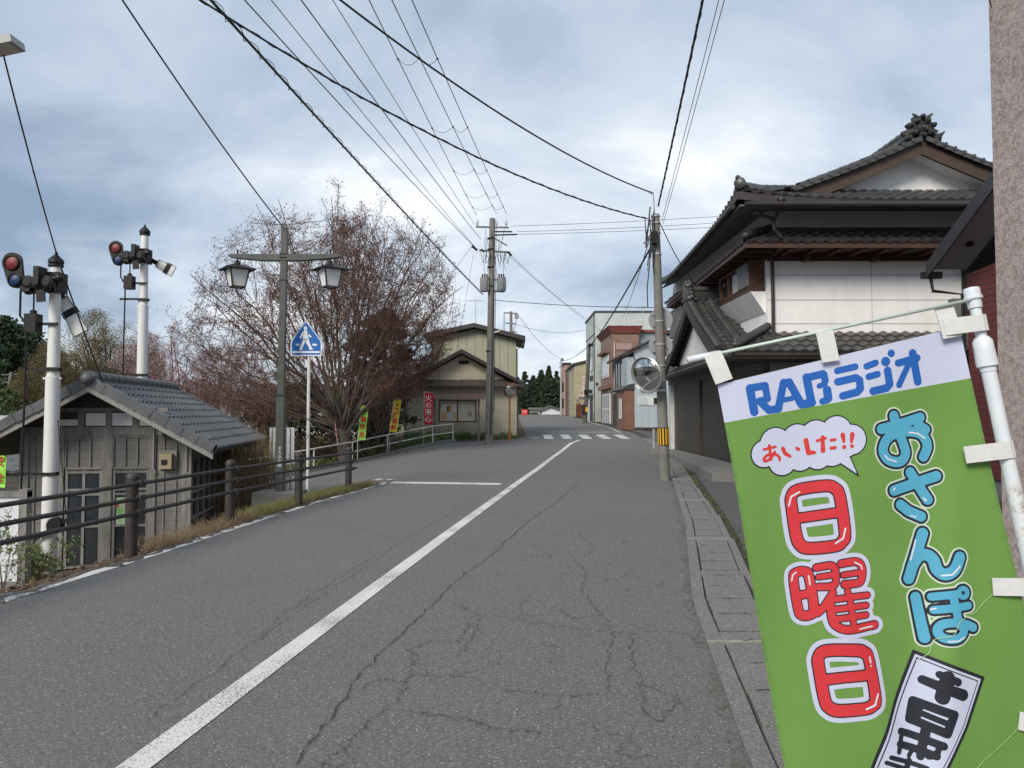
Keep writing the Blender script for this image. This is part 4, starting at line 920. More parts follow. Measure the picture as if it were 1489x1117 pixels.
# ================================================================== pole by the right kerb
Yk = 17.0; bk = at(967, 697, Yk); tk = at(953, 312, Yk)
kp = upole((bk.x, Yk, G(bk.x, Yk)), tk, .128, .092, 'leaning concrete pole by the right kerb with a yellow and black wrap')
def PK(px, py, dy=0.0): return at(px, py, Yk + dy)
xk = lambda py: 953 + (py - 312) * 14 / 385
def kring(m, py, h, dr=.006, seg=24, a0=0, a1=2 * math.pi):
    pass
YEL = tone('wrap_yellow', (.72, .42, .02), .5)
p0 = PK(xk(648), 648); p1_ = PK(xk(622), 622); ax_ = (p1_ - p0); Hh = ax_.length
w_ = MB().lathe(p0, [(.131, 0), (.130, Hh)], 24, ax_).build('warning_wrap', BLACK, kp, 'auto')
for k in range(24):
    if k % 2: continue
    th = 2 * math.pi * k / 24; u_ = ax_.normalized(); a_ = u_.orthogonal().normalized(); c_ = u_.cross(a_); d0 = a_ * math.cos(th) + c_ * math.sin(th); tt_ = (-a_ * math.sin(th) + c_ * math.cos(th)) * .015
    m = MB(); m.hexa([p0 + ax_ * .04 + d0 * .125 - tt_, p0 + ax_ * .04 + d0 * .125 + tt_, p0 + ax_ * .04 + d0 * .1335 + tt_, p0 + ax_ * .04 + d0 * .1335 - tt_], [p0 + ax_ * .96 + d0 * .125 - tt_, p0 + ax_ * .96 + d0 * .125 + tt_, p0 + ax_ * .96 + d0 * .1335 + tt_, p0 + ax_ * .96 + d0 * .1335 - tt_]); m.build('yellow_stripe', YEL, w_)
for py in (569, 533, 554, 502, 468, 371, 326, 316, 340): MB().lathe(PK(xk(py), py), [(.125 if py > 500 else .112, 0), (.125 if py > 500 else .112, .035)], 18).build('steel_band', GALV if py not in (569,) else WHITE, kp)
m = MB(); m.box(PK(943, 0).x, PK(951, 0).x, Yk - .25, Yk - .08, PK(0, 357).z, PK(0, 340).z); m.build('junction_box', BLACK, kp)
m = MB(); m.tube([PK(952, 318), PK(950, 283)], [.018, .012], 7); m.tube([PK(949, 283), PK(943, 280)], .01, 5); m.build('top_mast', GALV, kp)
m = MB(); rr = random.Random(2)
for k in range(12):
    A = PK(948 + rr.uniform(-5, 6), rr.uniform(300, 340), -.12); B = PK(943 + rr.uniform(-8, 8), rr.uniform(350, 400), -.12); Mp = (A + B) / 2 + Vector((rr.uniform(-.12, .08), -.05, 0)); m.tube([A.lerp(Mp, u_ / 5).lerp(Mp.lerp(B, u_ / 5), u_ / 5) for u_ in range(6)], rr.choice((.009, .013, .018)), 5)
m.tube([PK(938, 318, -.1), PK(939, 340, -.1), PK(943, 346, -.1), PK(946, 342, -.1)], .012, 5)
m.tube([PK(947, 335, -.15), PK(945, 380, -.15), PK(941, 420, -.15), PK(942, 447, -.15)], .014, 5)
m.build('cable_bundle', MC['cable_black'], kp)
ROUND = mat('sign_back_grey', (.27, .275, .28), .5, (.22, .225, .23), 4)
for py, lb_ in ((465, 'upper of two round grey sign backs on the kerbside pole'), (503, 'lower of two round grey sign backs on the kerbside pole')):
    c = PK(960.5, py, .12); t = thing('round_sign', c, lb_, 'traffic sign', 'round road signs seen from behind'); MB().lathe(c, [(.285, 0), (.285, .012)], 40, (.25, 1, 0)).build('sign_disc', ROUND, t, 'auto')
    m = MB()
    for dz in (-.13, .13): m.box(c.x - .2, c.x + .2, c.y - .035, c.y - .005, c.z + dz - .015, c.z + dz + .015)
    m.build_each('stiffener', GALV, t); m = MB(); m.box(c.x + .06, c.x + .2, c.y - .02, c.y - .012, c.z - .08, c.z + .06); m.build('sticker', tone('label_pale', (.6, .61, .62)), t)
km = thing('road_mirror', PK(950, 545, -.1), 'round convex mirror with a silver rim fixed to the kerbside pole, angled to the street', 'traffic mirror')
cm = PK(940, 545, -.35); mirror_disc(cm, (-.78, -.66, -.26), .41, mat('mirror_rim_silver', (.5, .5, .48), .3, metal=.6), km)
m = MB(); m.beam(cm + Vector((.05, .08, .21)), PK(964, 533, .05), .03, .04); m.beam(cm + Vector((.05, .08, -.15)), PK(965, 553, .05), .03, .04); m.build_each('bracket', GALV, km)
MB().box(PK(955, 0).x, PK(961.5, 0).x, Yk + .12, Yk + .16, PK(0, 577).z, PK(0, 538).z).build('small_plate', WHITE, km)
# delineator post on a concrete foot
dp = gp(951, 660); t = thing('marker_post', dp, 'short pale marker post in a concrete foot behind the kerbside pole', 'bollard')
MB().hexa([(dp.x - .25, dp.y - .2, dp.z - .1), (dp.x + .25, dp.y - .2, dp.z - .1), (dp.x + .25, dp.y + .2, dp.z - .1), (dp.x - .25, dp.y + .2, dp.z - .1)], [(dp.x - .2, dp.y - .15, dp.z + .2), (dp.x + .2, dp.y - .15, dp.z + .2), (dp.x + .2, dp.y + .15, dp.z + .2), (dp.x - .2, dp.y + .15, dp.z + .2)]).build('concrete_foot', CONC, t)
MB().tube([(dp.x, dp.y, dp.z), (dp.x, dp.y, dp.z + .92)], .045, 10).build('post', GALV, t)
# ================================================================== overhead wires
CAB = MC['cable_black']
def wire(A, B, label, r=.008, sag=.15, name='overhead_wire', tw=0.0, n=26):
    A = Vector(A); B = Vector(B); m = MB(); f = lambda t: A.lerp(B, t) - Vector((0, 0, 4 * sag * t * (1 - t)))
    m.tube([f(k / n) for k in range(n + 1)], r, 5)
    if tw:
        L_ = (B - A).length; k_ = int(L_ / .5) * 6; d = (B - A).normalized(); u = d.orthogonal().normalized(); w = d.cross(u)
        m.tube([f(k / k_) + (u * math.cos(k * 1.05) + w * math.sin(k * 1.05)) * tw for k in range(k_ + 1)], .006, 4)
    o = m.build(name, CAB); tag(o, label, 'cable', 'overhead wires and cables'); return o
def up_end(p0, p1, z, py=-330):
    """extend the photo line p0->p1 up past the frame to row py and drop it at height z"""
    px = p0[0] + (p1[0] - p0[0]) * (py - p0[1]) / (p1[1] - p0[1]); Y = (z - EYE) * F / (600 - py); return at(px, py, Y)
hw = 'wire from the hall pole to the top edge, '
W_ = [((702, 428), (313, 0), 6.8, .017, .05, 'thick spirally lashed cable running from the hall utility pole to the top edge'), ((691, 360), (362, 0), 8.4, .010, 0, hw + 'leftmost of the lower crossarm group'),
      ((695, 364), (400, 0), 8.5, .007, 0, hw + 'second in the lower crossarm group'), ((699, 348), (443, 0), 8.7, .010, 0, hw + 'third of the lower crossarm group'),
      ((690, 326), (488, 0), 9.4, .007, 0, hw + 'leftmost on the upper crossarm'), ((693, 313), (540, 0), 9.7, .009, 0, hw + 'left of three loop joined ones'),
      ((722, 311), (573, 0), 9.7, .009, 0, hw + 'middle of three loop joined ones'), ((737, 312), (602, 0), 9.7, .009, 0, hw + 'right of three loop joined ones')]
W3 = []
for p0_, p1__, z, r_, tw, lb_ in W_:
    A = PA(*p0_); B = up_end(p0_, p1__, z, -500); wire(A, B, lb_, r_ * 1.25, .12, tw=tw); W3.append((A, B))
fz = lambda W, t: W[0].lerp(W[1], t) - Vector((0, 0, .48 * t * (1 - t)))
for t, lb_ in ((.06, 'looped spacer tie nearest the hall pole on the upper power wires'), (.14, 'second looped spacer tie from the hall pole on the upper power wires'), (.27, 'third looped spacer tie from the hall pole on the upper power wires'), (.44, 'fourth looped spacer tie from the hall pole on the upper power wires'), (.62, 'highest looped spacer tie, farthest from the hall pole on the upper wires')):
    m = MB()
    for i, j in ((5, 6), (6, 7)):
        a, b_ = fz(W3[i], t), fz(W3[j], t); m.tube([a.lerp(b_, k / 6) - Vector((0, 0, .16 * math.sin(math.pi * k / 6))) for k in range(7)], .007, 4); m.sphere(a, .03, 6, 4); m.sphere(b_, .03, 6, 4)
    tag(m.build('wire_spacer', CAB), lb_, 'cable fitting', 'looped spacer ties on the power wires')
wire(PK(941, 318), up_end((760, 185), (370, 0), 7.6, -130), 'doubled cable crossing the sky from the top edge down to the kerbside pole', .016, .55, tw=.02)
wire(PK(950, 281), up_end((760, 165), (528, 0), 7.4, -200), 'single heavy cable arriving at the thin mast on top of the kerbside pole', .016, .45)
wire(PK(957, 300), up_end((957, 300), (1021, 0), 7.4, -400), 'thick lashed cable rising from the kerbside pole to the top edge', .02, .05, tw=.022)
wire(PK(962, 322), up_end((962, 322), (1044, 0), 7.2, -400), 'thin wire right of the lashed cable above the kerbside pole, nearer one', .006, .05)
wire(PK(964, 326), up_end((964, 326), (1052, 0), 7.2, -400), 'outermost thin wire right of the lashed cable above the kerbside pole', .006, .05)
wire(at(412, 331, 13.9), up_end((412, 331), (188, 0), 7.5, -330), 'wire reaching from the top edge to the lamp post tip', .012, .15)
wire(at(152, 562, 11.8), at(84, 375, 10.9), 'black cable from the shed gable past the nearer signal', .012, .03)
wire(at(84, 375, 10.9), at(5, 80, 8.0), 'black cable hanging from the lamp head at the left edge down to the nearer signal', .010, .05)
for i, (a, b_) in enumerate((((743, 329), (1100, 311)), ((752, 337), (1075, 322)), ((745, 341), (1100, 327)))):
    wire(PA(*a), at(*b_, 34), ('top', 'middle', 'lowest')[i] + ' of three level wires between the hall pole and the large roof', .010, .06)
wire(PA(714, 436), at(1010, 447, 27), 'level cable from the hall pole passing behind the kerbside pole', .014, .12)
wire(PA(742, 370), at(866, 470, 62), 'upper of two wires slanting from the hall pole to the white building', .010, .3)
wire(PA(740, 372), at(905, 500, 53), 'lower of two wires slanting from the hall pole to the terracotta house', .010, .3)
wire(PK(946, 360), at(858, 502, 60), 'sagging cable from the kerbside pole to the leaning wooden pole', .022, .25, tw=.03)
wire(PK(944, 350), at(905, 462, 55), 'thin wire from the kerbside pole down to the terracotta roof', .012, .2)
wire(PK(957, 318), at(1012, 415, 19.5), 'service cable from the kerbside pole to the entry gable of the tiled house', .012, .15)
wire(at(857, 502, 60), at(816, 524, 95), 'cable from the leaning wooden pole to the far street pole', .03, .4)
wire(at(752, 456, 62), at(816, 522, 95), 'wire from the distant pole behind the olive house to the far street pole', .02, .6)
wire(at(745, 470, 62), at(852, 480, 70), 'wire between the distant pole and the white building', .016, .5)
wire(at(688, 372, 32), at(655, 560, 43), 'thin wire dropping left from the hall pole behind the big tree', .007, .05)
wire(PA(686, 358), at(600, 470, 44), 'thin wire slanting from the hall pole toward the dark evergreen', .008, .1)
# street light head at the far left
lh = thing('street_light', at(-130, 68, 8.0), 'grey street light head poking in at the upper left edge', 'street light')
m = MB(); A, B = at(-20, 72, 8.0), at(26, 62, 8.0); m.beam(A, B, .24, .09, (0, 0, 1)); hd_ = m.build('lamp_head', mat('lamp_head_grey', (.32, .33, .32), .45), lh)
m = MB(); m.beam(A - Vector((0, .0, .05)), B - Vector((.03, 0, .05)), .19, .02, (0, 0, 1)); m.build('lens', mat('lamp_lens', (.55, .54, .48), .3), hd_)
m = MB(); m.tube([A + Vector((.02, 0, .0)), A - Vector((1.2, 0, .2)), A - Vector((1.5, 0, .8)), Vector((A.x - 1.55, 8.0, -1.3))], [.035, .04, .06, .08], 10); m.build('arm', GALV, lh)
wire(at(1445, 22, 5.2), at(1425, -60, 4.2), 'short thin wire at the top right corner of the pink wall', .004, .02)
# ================================================================== RIGHT: tiled house
KW = mat('black_kawara', (.040, .038, .038), .38, (.075, .072, .070), 3, bump=.25, spec=.6)
STUC = mat('white_stucco', (.82, .81, .795), .85, (.68, .67, .655), 2.2, 9, stretch=(1, 1, .22), lo=.42, hi=.85)
SOF = mat('grey_soffit', (.16, .158, .152), .8, (.12, .118, .114), 2)
DKB = mat('black_brown_board', (.032, .027, .025), .6, (.05, .043, .04), 4)
REDB = mat('red_brown_timber', (.058, .024, .016), .6, (.085, .037, .024), 5)
BARGE = mat('brown_bargeboard', (.05, .030, .022), .7, (.075, .046, .034), 6)
SHUT = siding('brown_shutter', (.052, .045, .038), (.075, .066, .056), .085, 'z', .9, dark=.35, width=.16, rough=.45)
xw, yf, xe, yb = 6.1, 17.0, 12.9, 27.0
house = thing('tiled_house', (xw, yf, 0), 'large white two storey house with black tiled roofs, a front gable and brown shutters', 'house')
def B_(name, mt, *a, par=None): return MB().box(*a).build(name, mt, par or house)
B_('upper_wall', STUC, xw, xe, yf, yb, 3.2, 5.62)
m = MB()
for z in (4.89, 4.29, 3.72): m.box(xw + .0, xe, yf - .006, yf + .01, z - .008, z + .008)
for x_ in (8.6, 11.0): m.box(x_ - .006, x_ + .006, yf - .005, yf + .01, 3.4, 5.3)
m.build('wall_joint', mat('joint_grey', (.36, .355, .345), .8), house)
B_('band_wall', mat('band_grey', (.72, .72, .71), .8, (.62, .62, .61), 1), xw, xe, yf + .02, yb, 5.62, 6.5)
# main roof: hip-and-gable
RX = at(1335, 200, 16.6).x; RZ_ = 7.98; XE0, YE0 = 5.0, 15.65; XE1 = 2 * RX - XE0
def zw(x):
    t = (x - XE0) / (RX - XE0); t = min(t, 2 - t); return 6.30 + (RZ_ - 6.30) * (.74 * t + .26 * t * t)
def kick(y): return .26 * max(0, 1 - (y - YE0) / 3.2) ** 2 + .26 * max(0, 1 - (26.5 - y) / 3.2) ** 2
zf = lambda y: 6.30 + (y - YE0) * .46
TW, TL = .26, .27
xeY = lambda y: XE0 + .05 * (y - YE0)
xpY = lambda y: 5.25 + .035 * (y - 16.05)
xlY = lambda y: 4.92 + .055 * (y - 15.85)
def skin(m, P, Nn, nu, nv, mask=None): tiles(m, P, Nn, nu, nv, mask, amp=.036, stepz=.035, sub=6)
YB = 26.5; yg = 16.45
nU = int((YB - YE0) / TW); nV = 17
m = MB()
def Pw(i, j, s_=1):
    y_ = YE0 + (YB - YE0) * i / nU; t = j / nV; x0_ = xeY(y_); x_ = x0_ + (RX - x0_) * t; k_ = kick(y_) * (1 - t) ** 2
    return Vector((x_ if s_ == 1 else 2 * RX - x_, y_, zw(XE0 + (RX - XE0) * t) + k_))
mask_w = lambda i, j: (YE0 + (YB - YE0) * i / nU) > yg or (XE0 + (RX - XE0) * j / nV) - XE0 < (YE0 + (YB - YE0) * i / nU) - YE0 + .12
skin(m, Pw, Vector((-.4, 0, .92)), nU, nV, mask_w)
m.build('west_roof_slope', KW, house, 'auto')
m = MB(); skin(m, lambda i, j: Pw(i, j, -1), Vector((.4, 0, .92)), nU, nV, mask_w); m.build('east_roof_slope', KW, house, 'auto')
nX = int((XE1 - XE0) / TW); m = MB()
def Pf(i, j):
    x_ = XE0 + (XE1 - XE0) * i / nX; y_ = YE0 + 1.4 * j / 5; e = min(x_ - XE0, XE1 - x_); k_ = .26 * max(0, 1 - e / 3.2) ** 2 * (1 - j / 5) ** 2
    return Vector((x_, y_, zf(y_) + k_))
skin(m, Pf, Vector((0, -.42, .91)), nX, 5, lambda i, j: min(i, nX - i) * TW > j * .28 - .12); m.build('skirt_roof', KW, house, 'auto')
# gable wall, bargeboards, verge tiles
zb0 = zf(YE0 + 1.4)
gx0 = XE0 + 1.7; m = MB(); gp_ = [(gx0, zb0 - .12), (2 * RX - gx0, zb0 - .12)] + [(x_, max(zb0 - .12, zw(x_) - .30)) for x_ in np.linspace(2 * RX - gx0, gx0, 17)]
m.hexa([(a, yf - .02, z) for a, z in gp_], [(a, yf + .1, z) for a, z in gp_]); m.build('gable_wall', STUC, house)
for s_ in (1, -1):
    m = MB(); xs = np.linspace(XE0 + 1.55, RX, 12)
    for a, b_ in zip(xs[:-1], xs[1:]):
        A = a if s_ == 1 else 2 * RX - a; Bx = b_ if s_ == 1 else 2 * RX - b_
        m.hexa([(A, yg, zw(a) - .36), (Bx, yg, zw(b_) - .36), (Bx, yg, zw(b_) - .02), (A, yg, zw(a) - .02)], [(A, yg + .07, zw(a) - .36), (Bx, yg + .07, zw(b_) - .36), (Bx, yg + .07, zw(b_) - .02), (A, yg + .07, zw(a) - .02)])
    m.build('bargeboard', BARGE, house)
    m = MB()
    for a, b_ in zip(xs[:-1], xs[1:]):   # plastered soffit behind the bargeboard
        A = a if s_ == 1 else 2 * RX - a; Bx = b_ if s_ == 1 else 2 * RX - b_
        m.hexa([(A, yg + .07, zw(a) - .30), (Bx, yg + .07, zw(b_) - .30), (Bx, yg + .07, zw(b_) - .26), (A, yg + .07, zw(a) - .26)], [(A, yf + .02, zw(a) - .30), (Bx, yf + .02, zw(b_) - .30), (Bx, yf + .02, zw(b_) - .26), (A, yf + .02, zw(a) - .26)])
    m.build('gable_soffit', STUC, house)
    m = MB(); n_ = 14; xs2 = np.linspace(XE0 + 1.5, RX - .05, n_ + 1)
    for k in range(n_):
        a, b_ = xs2[k], xs2[k + 1]; A = a if s_ == 1 else 2 * RX - a; Bx = b_ if s_ == 1 else 2 * RX - b_
        m.beam((A, yg + .02, zw(a) + .045), (Bx, yg + .02, zw(b_) + .025), .26, .05); m.beam((A, yg - .10, zw(a) + .02), (Bx, yg - .10, zw(b_) - .0), .03, .11)
        m.lathe((A, yg - .1, zw(a) + .045), [(.05, 0), (.05, .035), (.03, .04)], 10, (0, -1, 0))
    for off_ in (.28, .56): caps(m, [((a if s_ == 1 else 2 * RX - a), yg + off_, zw(a) + .10) for a in np.linspace(XE0 + 1.75, RX, 20)], .085 if off_ < .5 else .07, .27, 10)
    m.build('verge_tiles', KW, house, 'auto')
    m = MB(); q = [(XE0 + 1.7, yg + .42, zw(XE0 + 1.7) + .1), (XE0 + .8, YE0 + .85, zf(YE0 + .8) + .14), (XE0 + .05, YE0 + .05, 6.30 + .34)]
    if s_ == -1: q = [(2 * RX - a, b_, c) for a, b_, c in q]
    caps(m, q, .10, .26, 10); m.tube([Vector(v) + Vector((0, 0, -.07)) for v in q], .13, 8)
    c = Vector(q[-1]); m.sphere(c + Vector((.04 * s_, .04, .0)), .085, 12, 8, (1, 1, .8)); m.tube([c + Vector((.05 * s_, .05, .02)), c + Vector((.02 * s_, .02, .13)), c + Vector((-.06 * s_, -.06, .17)), c + Vector((-.11 * s_, -.11, .14))], [.09, .07, .05, .02], 8); m.lathe(c + Vector((0, -.05, .03)), [(.13, 0), (.13, .05), (.06, .09)], 12, (-.5 * s_, -1, 0))
    m.build('hip_ridge', KW, house, 'auto')
# main ridge and its ornament
m = MB()
for k, w in enumerate((.17, .15, .13, .11)): m.box(RX - w, RX + w, yg + .12, YB, RZ_ + .03 + .07 * k, RZ_ + .08 + .07 * k)
caps(m, [(RX, yg + .1, RZ_ + .36), (RX, YB, RZ_ + .36)], .10, .28); m.build('main_ridge', KW, house, 'auto')
m = MB(); oz = RZ_ + .05; oy = yg - .02
def orn(m, x_, z_, r_, ax=(0, -1, 0)): m.lathe((x_, oy, z_), [(r_, 0), (r_ * 1.02, .05), (r_ * .7, .10), (r_ * .55, .08), (r_ * .3, .12)], 14, ax)
m.prism([(-.46, -.12), (-.30, .0), (-.40, .10), (-.22, .20), (-.30, .30), (-.12, .34), (-.14, .48), (-.05, .44), (.0, .50), (.06, .44), (.15, .48), (.12, .34), (.30, .30), (.22, .20), (.40, .10), (.30, .0), (.46, -.12), (.2, .02), (0, .1), (-.2, .02)], (RX, oy, oz + .03), (1, 0, 0), (0, 0, 1), (0, 1, 0), .22)
for x_, z_, r_ in ((0, .20, .12), (-.2, .10, .09), (.2, .10, .09), (-.34, -.04, .09), (.34, -.04, .09), (0, .03, .08), (-.12, .36, .07), (.12, .36, .07), (0, .46, .06), (-.26, .26, .06), (.26, .26, .06)): orn(m, RX + x_, oz + z_, r_)
for sg_ in (-1, 1):
    m.tube([(RX + sg_ * .05, oy, oz + .40), (RX + sg_ * .16, oy - .03, oz + .47), (RX + sg_ * .24, oy - .03, oz + .53)], [.05, .04, .015], 8); m.tube([(RX + sg_ * .3, oy, oz + .0), (RX + sg_ * .42, oy - .03, oz + .03), (RX + sg_ * .5, oy - .03, oz + .10)], [.06, .05, .02], 8)
m.build('ridge_ornament', KW, house, 'auto')
# soffits and fascia of the main roof
m = MB()
m.hexa([(XE0 + .06, YE0 + .06, 6.18), (XE1 - .06, YE0 + .06, 6.18), (xe, yf, 6.43), (xw, yf, 6.43)], [(XE0 + .06, YE0 + .06, 6.22), (XE1 - .06, YE0 + .06, 6.22), (xe, yf, 6.55), (xw, yf, 6.55)])
m.hexa([(XE0 + .06, YE0 + .06, 6.18), (xw, yf, 6.43), (xw, YB, 6.43), (xeY(YB) + .06, YB, 6.22)], [(XE0 + .06, YE0 + .06, 6.22), (xw, yf, 6.55), (xw, YB, 6.55), (xeY(YB) + .06, YB, 6.26)])
m.build('main_soffit', SOF, house)
def eave_line(m, x0, y0, x1, y1, z, k0, k1, r_, n=24):
    pts = []
    for k in range(n + 1):
        t = k / n; d = t * math.hypot(x1 - x0, y1 - y0); kk = k0 * max(0, 1 - d / 3.2) ** 2 + k1 * max(0, 1 - (math.hypot(x1 - x0, y1 - y0) - d) / 3.2) ** 2
        pts.append((x0 + (x1 - x0) * t, y0 + (y1 - y0) * t, z + kk))
    for a, b_ in zip(pts[:-1], pts[1:]): m.beam(a, b_, r_[0], r_[1])
m = MB(); eave_line(m, XE0, YE0, XE1, YE0, 6.20, .2, .2, (.05, .17)); eave_line(m, XE0, YE0, xeY(YB), YB, 6.20, .2, .24, (.05, .17))
m.build('main_fascia', DKB, house)
GUT = mat('gutter_brown', (.022, .018, .016), .45, (.034, .028, .026), 3)
m = MB(); m.tube([(XE0 + .12, YE0 - .09, 6.18), (XE1, YE0 - .09, 6.16)], .06, 10); m.tube([(XE0 - .09, YE0 + .1, 6.18), (xeY(23) - .09, 23, 6.16), (xeY(YB) - .09, YB, 6.30)], .06, 10); m.build_each('gutter', GUT, house)
dx_ = at(1122, 400, yf).x
m = MB(); a1 = at(1136, 290, YE0 - .05); m.lathe(a1 - Vector((0, 0, .14)), [(.05, 0), (.09, .12), (.09, .16)], 10)
m.tube([a1 - Vector((0, 0, .1)), at(1133, 305, 15.75), at(1124, 322, 16.0), at(1126, 334, 16.0), at(1136, 345, 16.0), at(1133, 362, 16.4), at(1122, 372, 16.9), (dx_, yf - .06, 5.0), (dx_, yf - .06, 3.45), (dx_ + .25, yf - .5, 3.2)], .042, 10)
m.tube([at(1092, 305, 15.7), at(1100, 311, 15.7), at(1123, 317, 15.9)], .04, 8); m.build('downpipe', GUT, house)
# pent roof over the upper windows, timber under it
XP, YP = 5.25, 16.05; PX1 = xe + .3; m = MB(); nP = int((PX1 - XP) / TW)
skin(m, lambda i, j: Vector((XP + (PX1 - XP) * i / nP, YP + .95 * j / 3.5, 5.48 + .47 * j / 3.5)), Vector((0, -.45, .89)), nP, 3, lambda i, j: i * TW > j * .27 - .1)
nP2 = int((YB - .4 - YP) / TW); m2 = MB(); skin(m2, lambda i, j: (lambda y_: Vector((xpY(y_) + (xw - xpY(y_)) * j / 3, y_, 5.48 + .42 * j / 3 + .14 * max(0, 1 - (YB - y_) / 2.5) ** 2)))(YP + (YB - .4 - YP) * i / nP2), Vector((-.45, 0, .89)), nP2, 3, lambda i, j: i * TW > j * .27 - .1)
m.build('pent_roof_front', KW, house, 'auto'); m2.build('pent_roof_side', KW, house, 'auto')
m = MB(); caps(m, [(XP + .9, YP + .92, 6.02), (XP + .05, YP + .05, 5.62)], .08, .22); m.sphere((XP + .06, YP + .06, 5.62), .085, 10, 6, (1, 1, .8)); m.box(XP + .8, PX1, yf - .08, yf + .03, 5.93, 6.02); m.build('pent_ridge', KW, house, 'auto')
m = MB(); m.box(XP + .1, PX1, YP + .10, yf - .0, 5.40, 5.46); m.hexa([(XP + .1, YP + .1, 5.40), (xw, YP + .1, 5.40), (xw, YB - .5, 5.40), (xpY(YB) + .1, YB - .5, 5.40)], [(XP + .1, YP + .1, 5.46), (xw, YP + .1, 5.46), (xw, YB - .5, 5.46), (xpY(YB) + .1, YB - .5, 5.46)])
m.box(xw, xe, yf - .06, yf - .004, 5.22, 5.40); m.box(xw - .06, xw - .004, yf - .0, yb, 5.25, 5.40); m.box(XP + .06, PX1, YP + .04, YP + .10, 5.34, 5.47); m.beam((XP + .07, YP + .04, 5.405), (xpY(YB) + .07, YB - .45, 5.47), .06, .13)
m.build('pent_timber', REDB, house)
m = MB()
for k in range(13): x_ = xw + .3 + k * .55; m.box(x_ - .035, x_ + .035, YP + .11, yf - .07, 5.31, 5.395); m.box(x_ - .05, x_ + .05, yf - .35, yf - .07, 5.18, 5.30) if k % 3 == 1 else None
m.build_each('bracket', REDB, house)
m = MB()
for k in range(19): y_ = YP + .4 + k * .5; m.box(xpY(y_) + .12, xw - .07, y_ - .035, y_ + .035, 5.31, 5.395)
m.build_each('rafter', REDB, house)
# bay window
bay = MB().box(5.74, xw, 17.12, 19.7, 4.52, 4.62).build('bay_window', REDB, house)
MB().hexa([(6.08, 17.12, 4.0), (6.1, 17.12, 4.0), (6.1, 19.7, 4.0), (6.08, 19.7, 4.0)], [(5.74, 17.12, 4.515), (6.1, 17.12, 4.515), (6.1, 19.7, 4.515), (5.74, 19.7, 4.515)]).build('bay_base', STUC, bay)
m = MB()
for y_ in (17.14, 18.0, 18.85, 19.6): m.box(5.74, 5.84, y_, y_ + .09, 4.62, 5.25)
m.box(5.74, 6.1, 17.12, 19.7, 5.22, 5.30); m.box(5.84, 6.09, 17.13, 17.17, 4.62, 5.22); m.box(5.73, 5.80, 17.12, 19.7, 4.62, 4.68); m.build('bay_frame', REDB, bay)
MB().box(5.86, 5.88, 17.2, 19.65, 4.62, 5.22).build('pane', GLD, bay)
LAT = mat('lattice_grey', (.20, .20, .205), .5, (.28, .28, .28), 4)
m = MB()
for k in range(16): m.box(5.70, 5.73, 17.2, 18.0, 4.68 + k * .034, 4.695 + k * .034)
for k in range(8): m.box(5.695, 5.70, 17.2 + k * .113, 17.215 + k * .113, 4.66, 5.23)
m.build('lattice_shutter', LAT, bay)
MB().box(5.83, 5.85, 18.1, 18.8, 4.66, 5.2).build('white_sash', mat('sash_white', (.5, .5, .49), .5), bay)
m = MB(); m.box(5.82, 6.1, 24.3, 26.2, 4.3, 5.3); b2 = m.build('side_window_box', DKB, house)
m = MB()
for k in range(14): m.box(5.79, 5.82, 24.3, 26.2, 4.34 + k * .068, 4.375 + k * .068)
m.build('lattice_shutter', LAT, b2)
m = MB(); m.box(10.42, 10.62, yf - .16, yf, 3.6, 4.3); m.build('wall_box', SOF, house)
m = MB(); m.box(10.75, 11.4, yf - .05, yf, 3.9, 5.15)
for k in range(18): m.box(10.75, 11.4, yf - .08, yf - .05, 3.93 + k * .067, 3.965 + k * .067)
m.build('front_lattice_window', DKB, house)
# ---- lower roof
XL, YL = 4.92, 15.85; m = MB(); nL = int((PX1 + .1 - XL) / TW)
skin(m, lambda i, j: Vector((XL + (PX1 + .1 - XL) * i / nL, YL + 1.15 * j / 4, 2.96 + .56 * j / 4)), Vector((0, -.44, .9)), nL, 4, lambda i, j: i * TW > j * .28 - .1); m.build('lower_roof_front', KW, house, 'auto')
nL2 = int((26.9 - YL) / TW); m = MB(); skin(m, lambda i, j: (lambda y_: Vector((xlY(y_) + (xw - xlY(y_)) * j / 4, y_, 2.96 + .56 * j / 4)))(YL + (26.9 - YL) * i / nL2), Vector((-.42, 0, .9)), nL2, 4, lambda i, j: i * TW > j * .28 - .1); m.build('lower_roof_side', KW, house, 'auto')
m = MB(); caps(m, [(xw, yf, 3.66), (XL + .05, YL + .05, 3.10)], .09, .24); m.sphere((XL + .08, YL + .08, 3.12), .10, 10, 6, (1, 1, .8)); m.build('lower_hip_ridge', KW, house, 'auto')
m = MB(); m.hexa([(XL + .1, YL + .1, 2.80), (PX1, YL + .1, 2.80), (PX1, yf, 2.80), (xw, yf, 2.80)], [(XL + .1, YL + .1, 2.92), (PX1, YL + .1, 2.92), (PX1, yf, 3.4), (xw, yf, 3.4)]); m.hexa([(XL + .1, YL + .1, 2.80), (xw, yf, 2.80), (xw, 26.9, 2.80), (xlY(26.9) + .1, 26.9, 2.80)], [(XL + .1, YL + .1, 2.92), (xw, yf, 3.4), (xw, 26.9, 3.4), (xlY(26.9) + .1, 26.9, 2.92)]); m.build('lower_soffit', DKB, house)
m = MB(); m.tube([(XL - .07, YL, 2.88), (xlY(26.9) - .07, 26.9, 2.85)], .055, 10); m.tube([(XL, YL - .07, 2.88), (PX1, YL - .07, 2.85)], .055, 10); m.build_each('gutter', GUT, house)
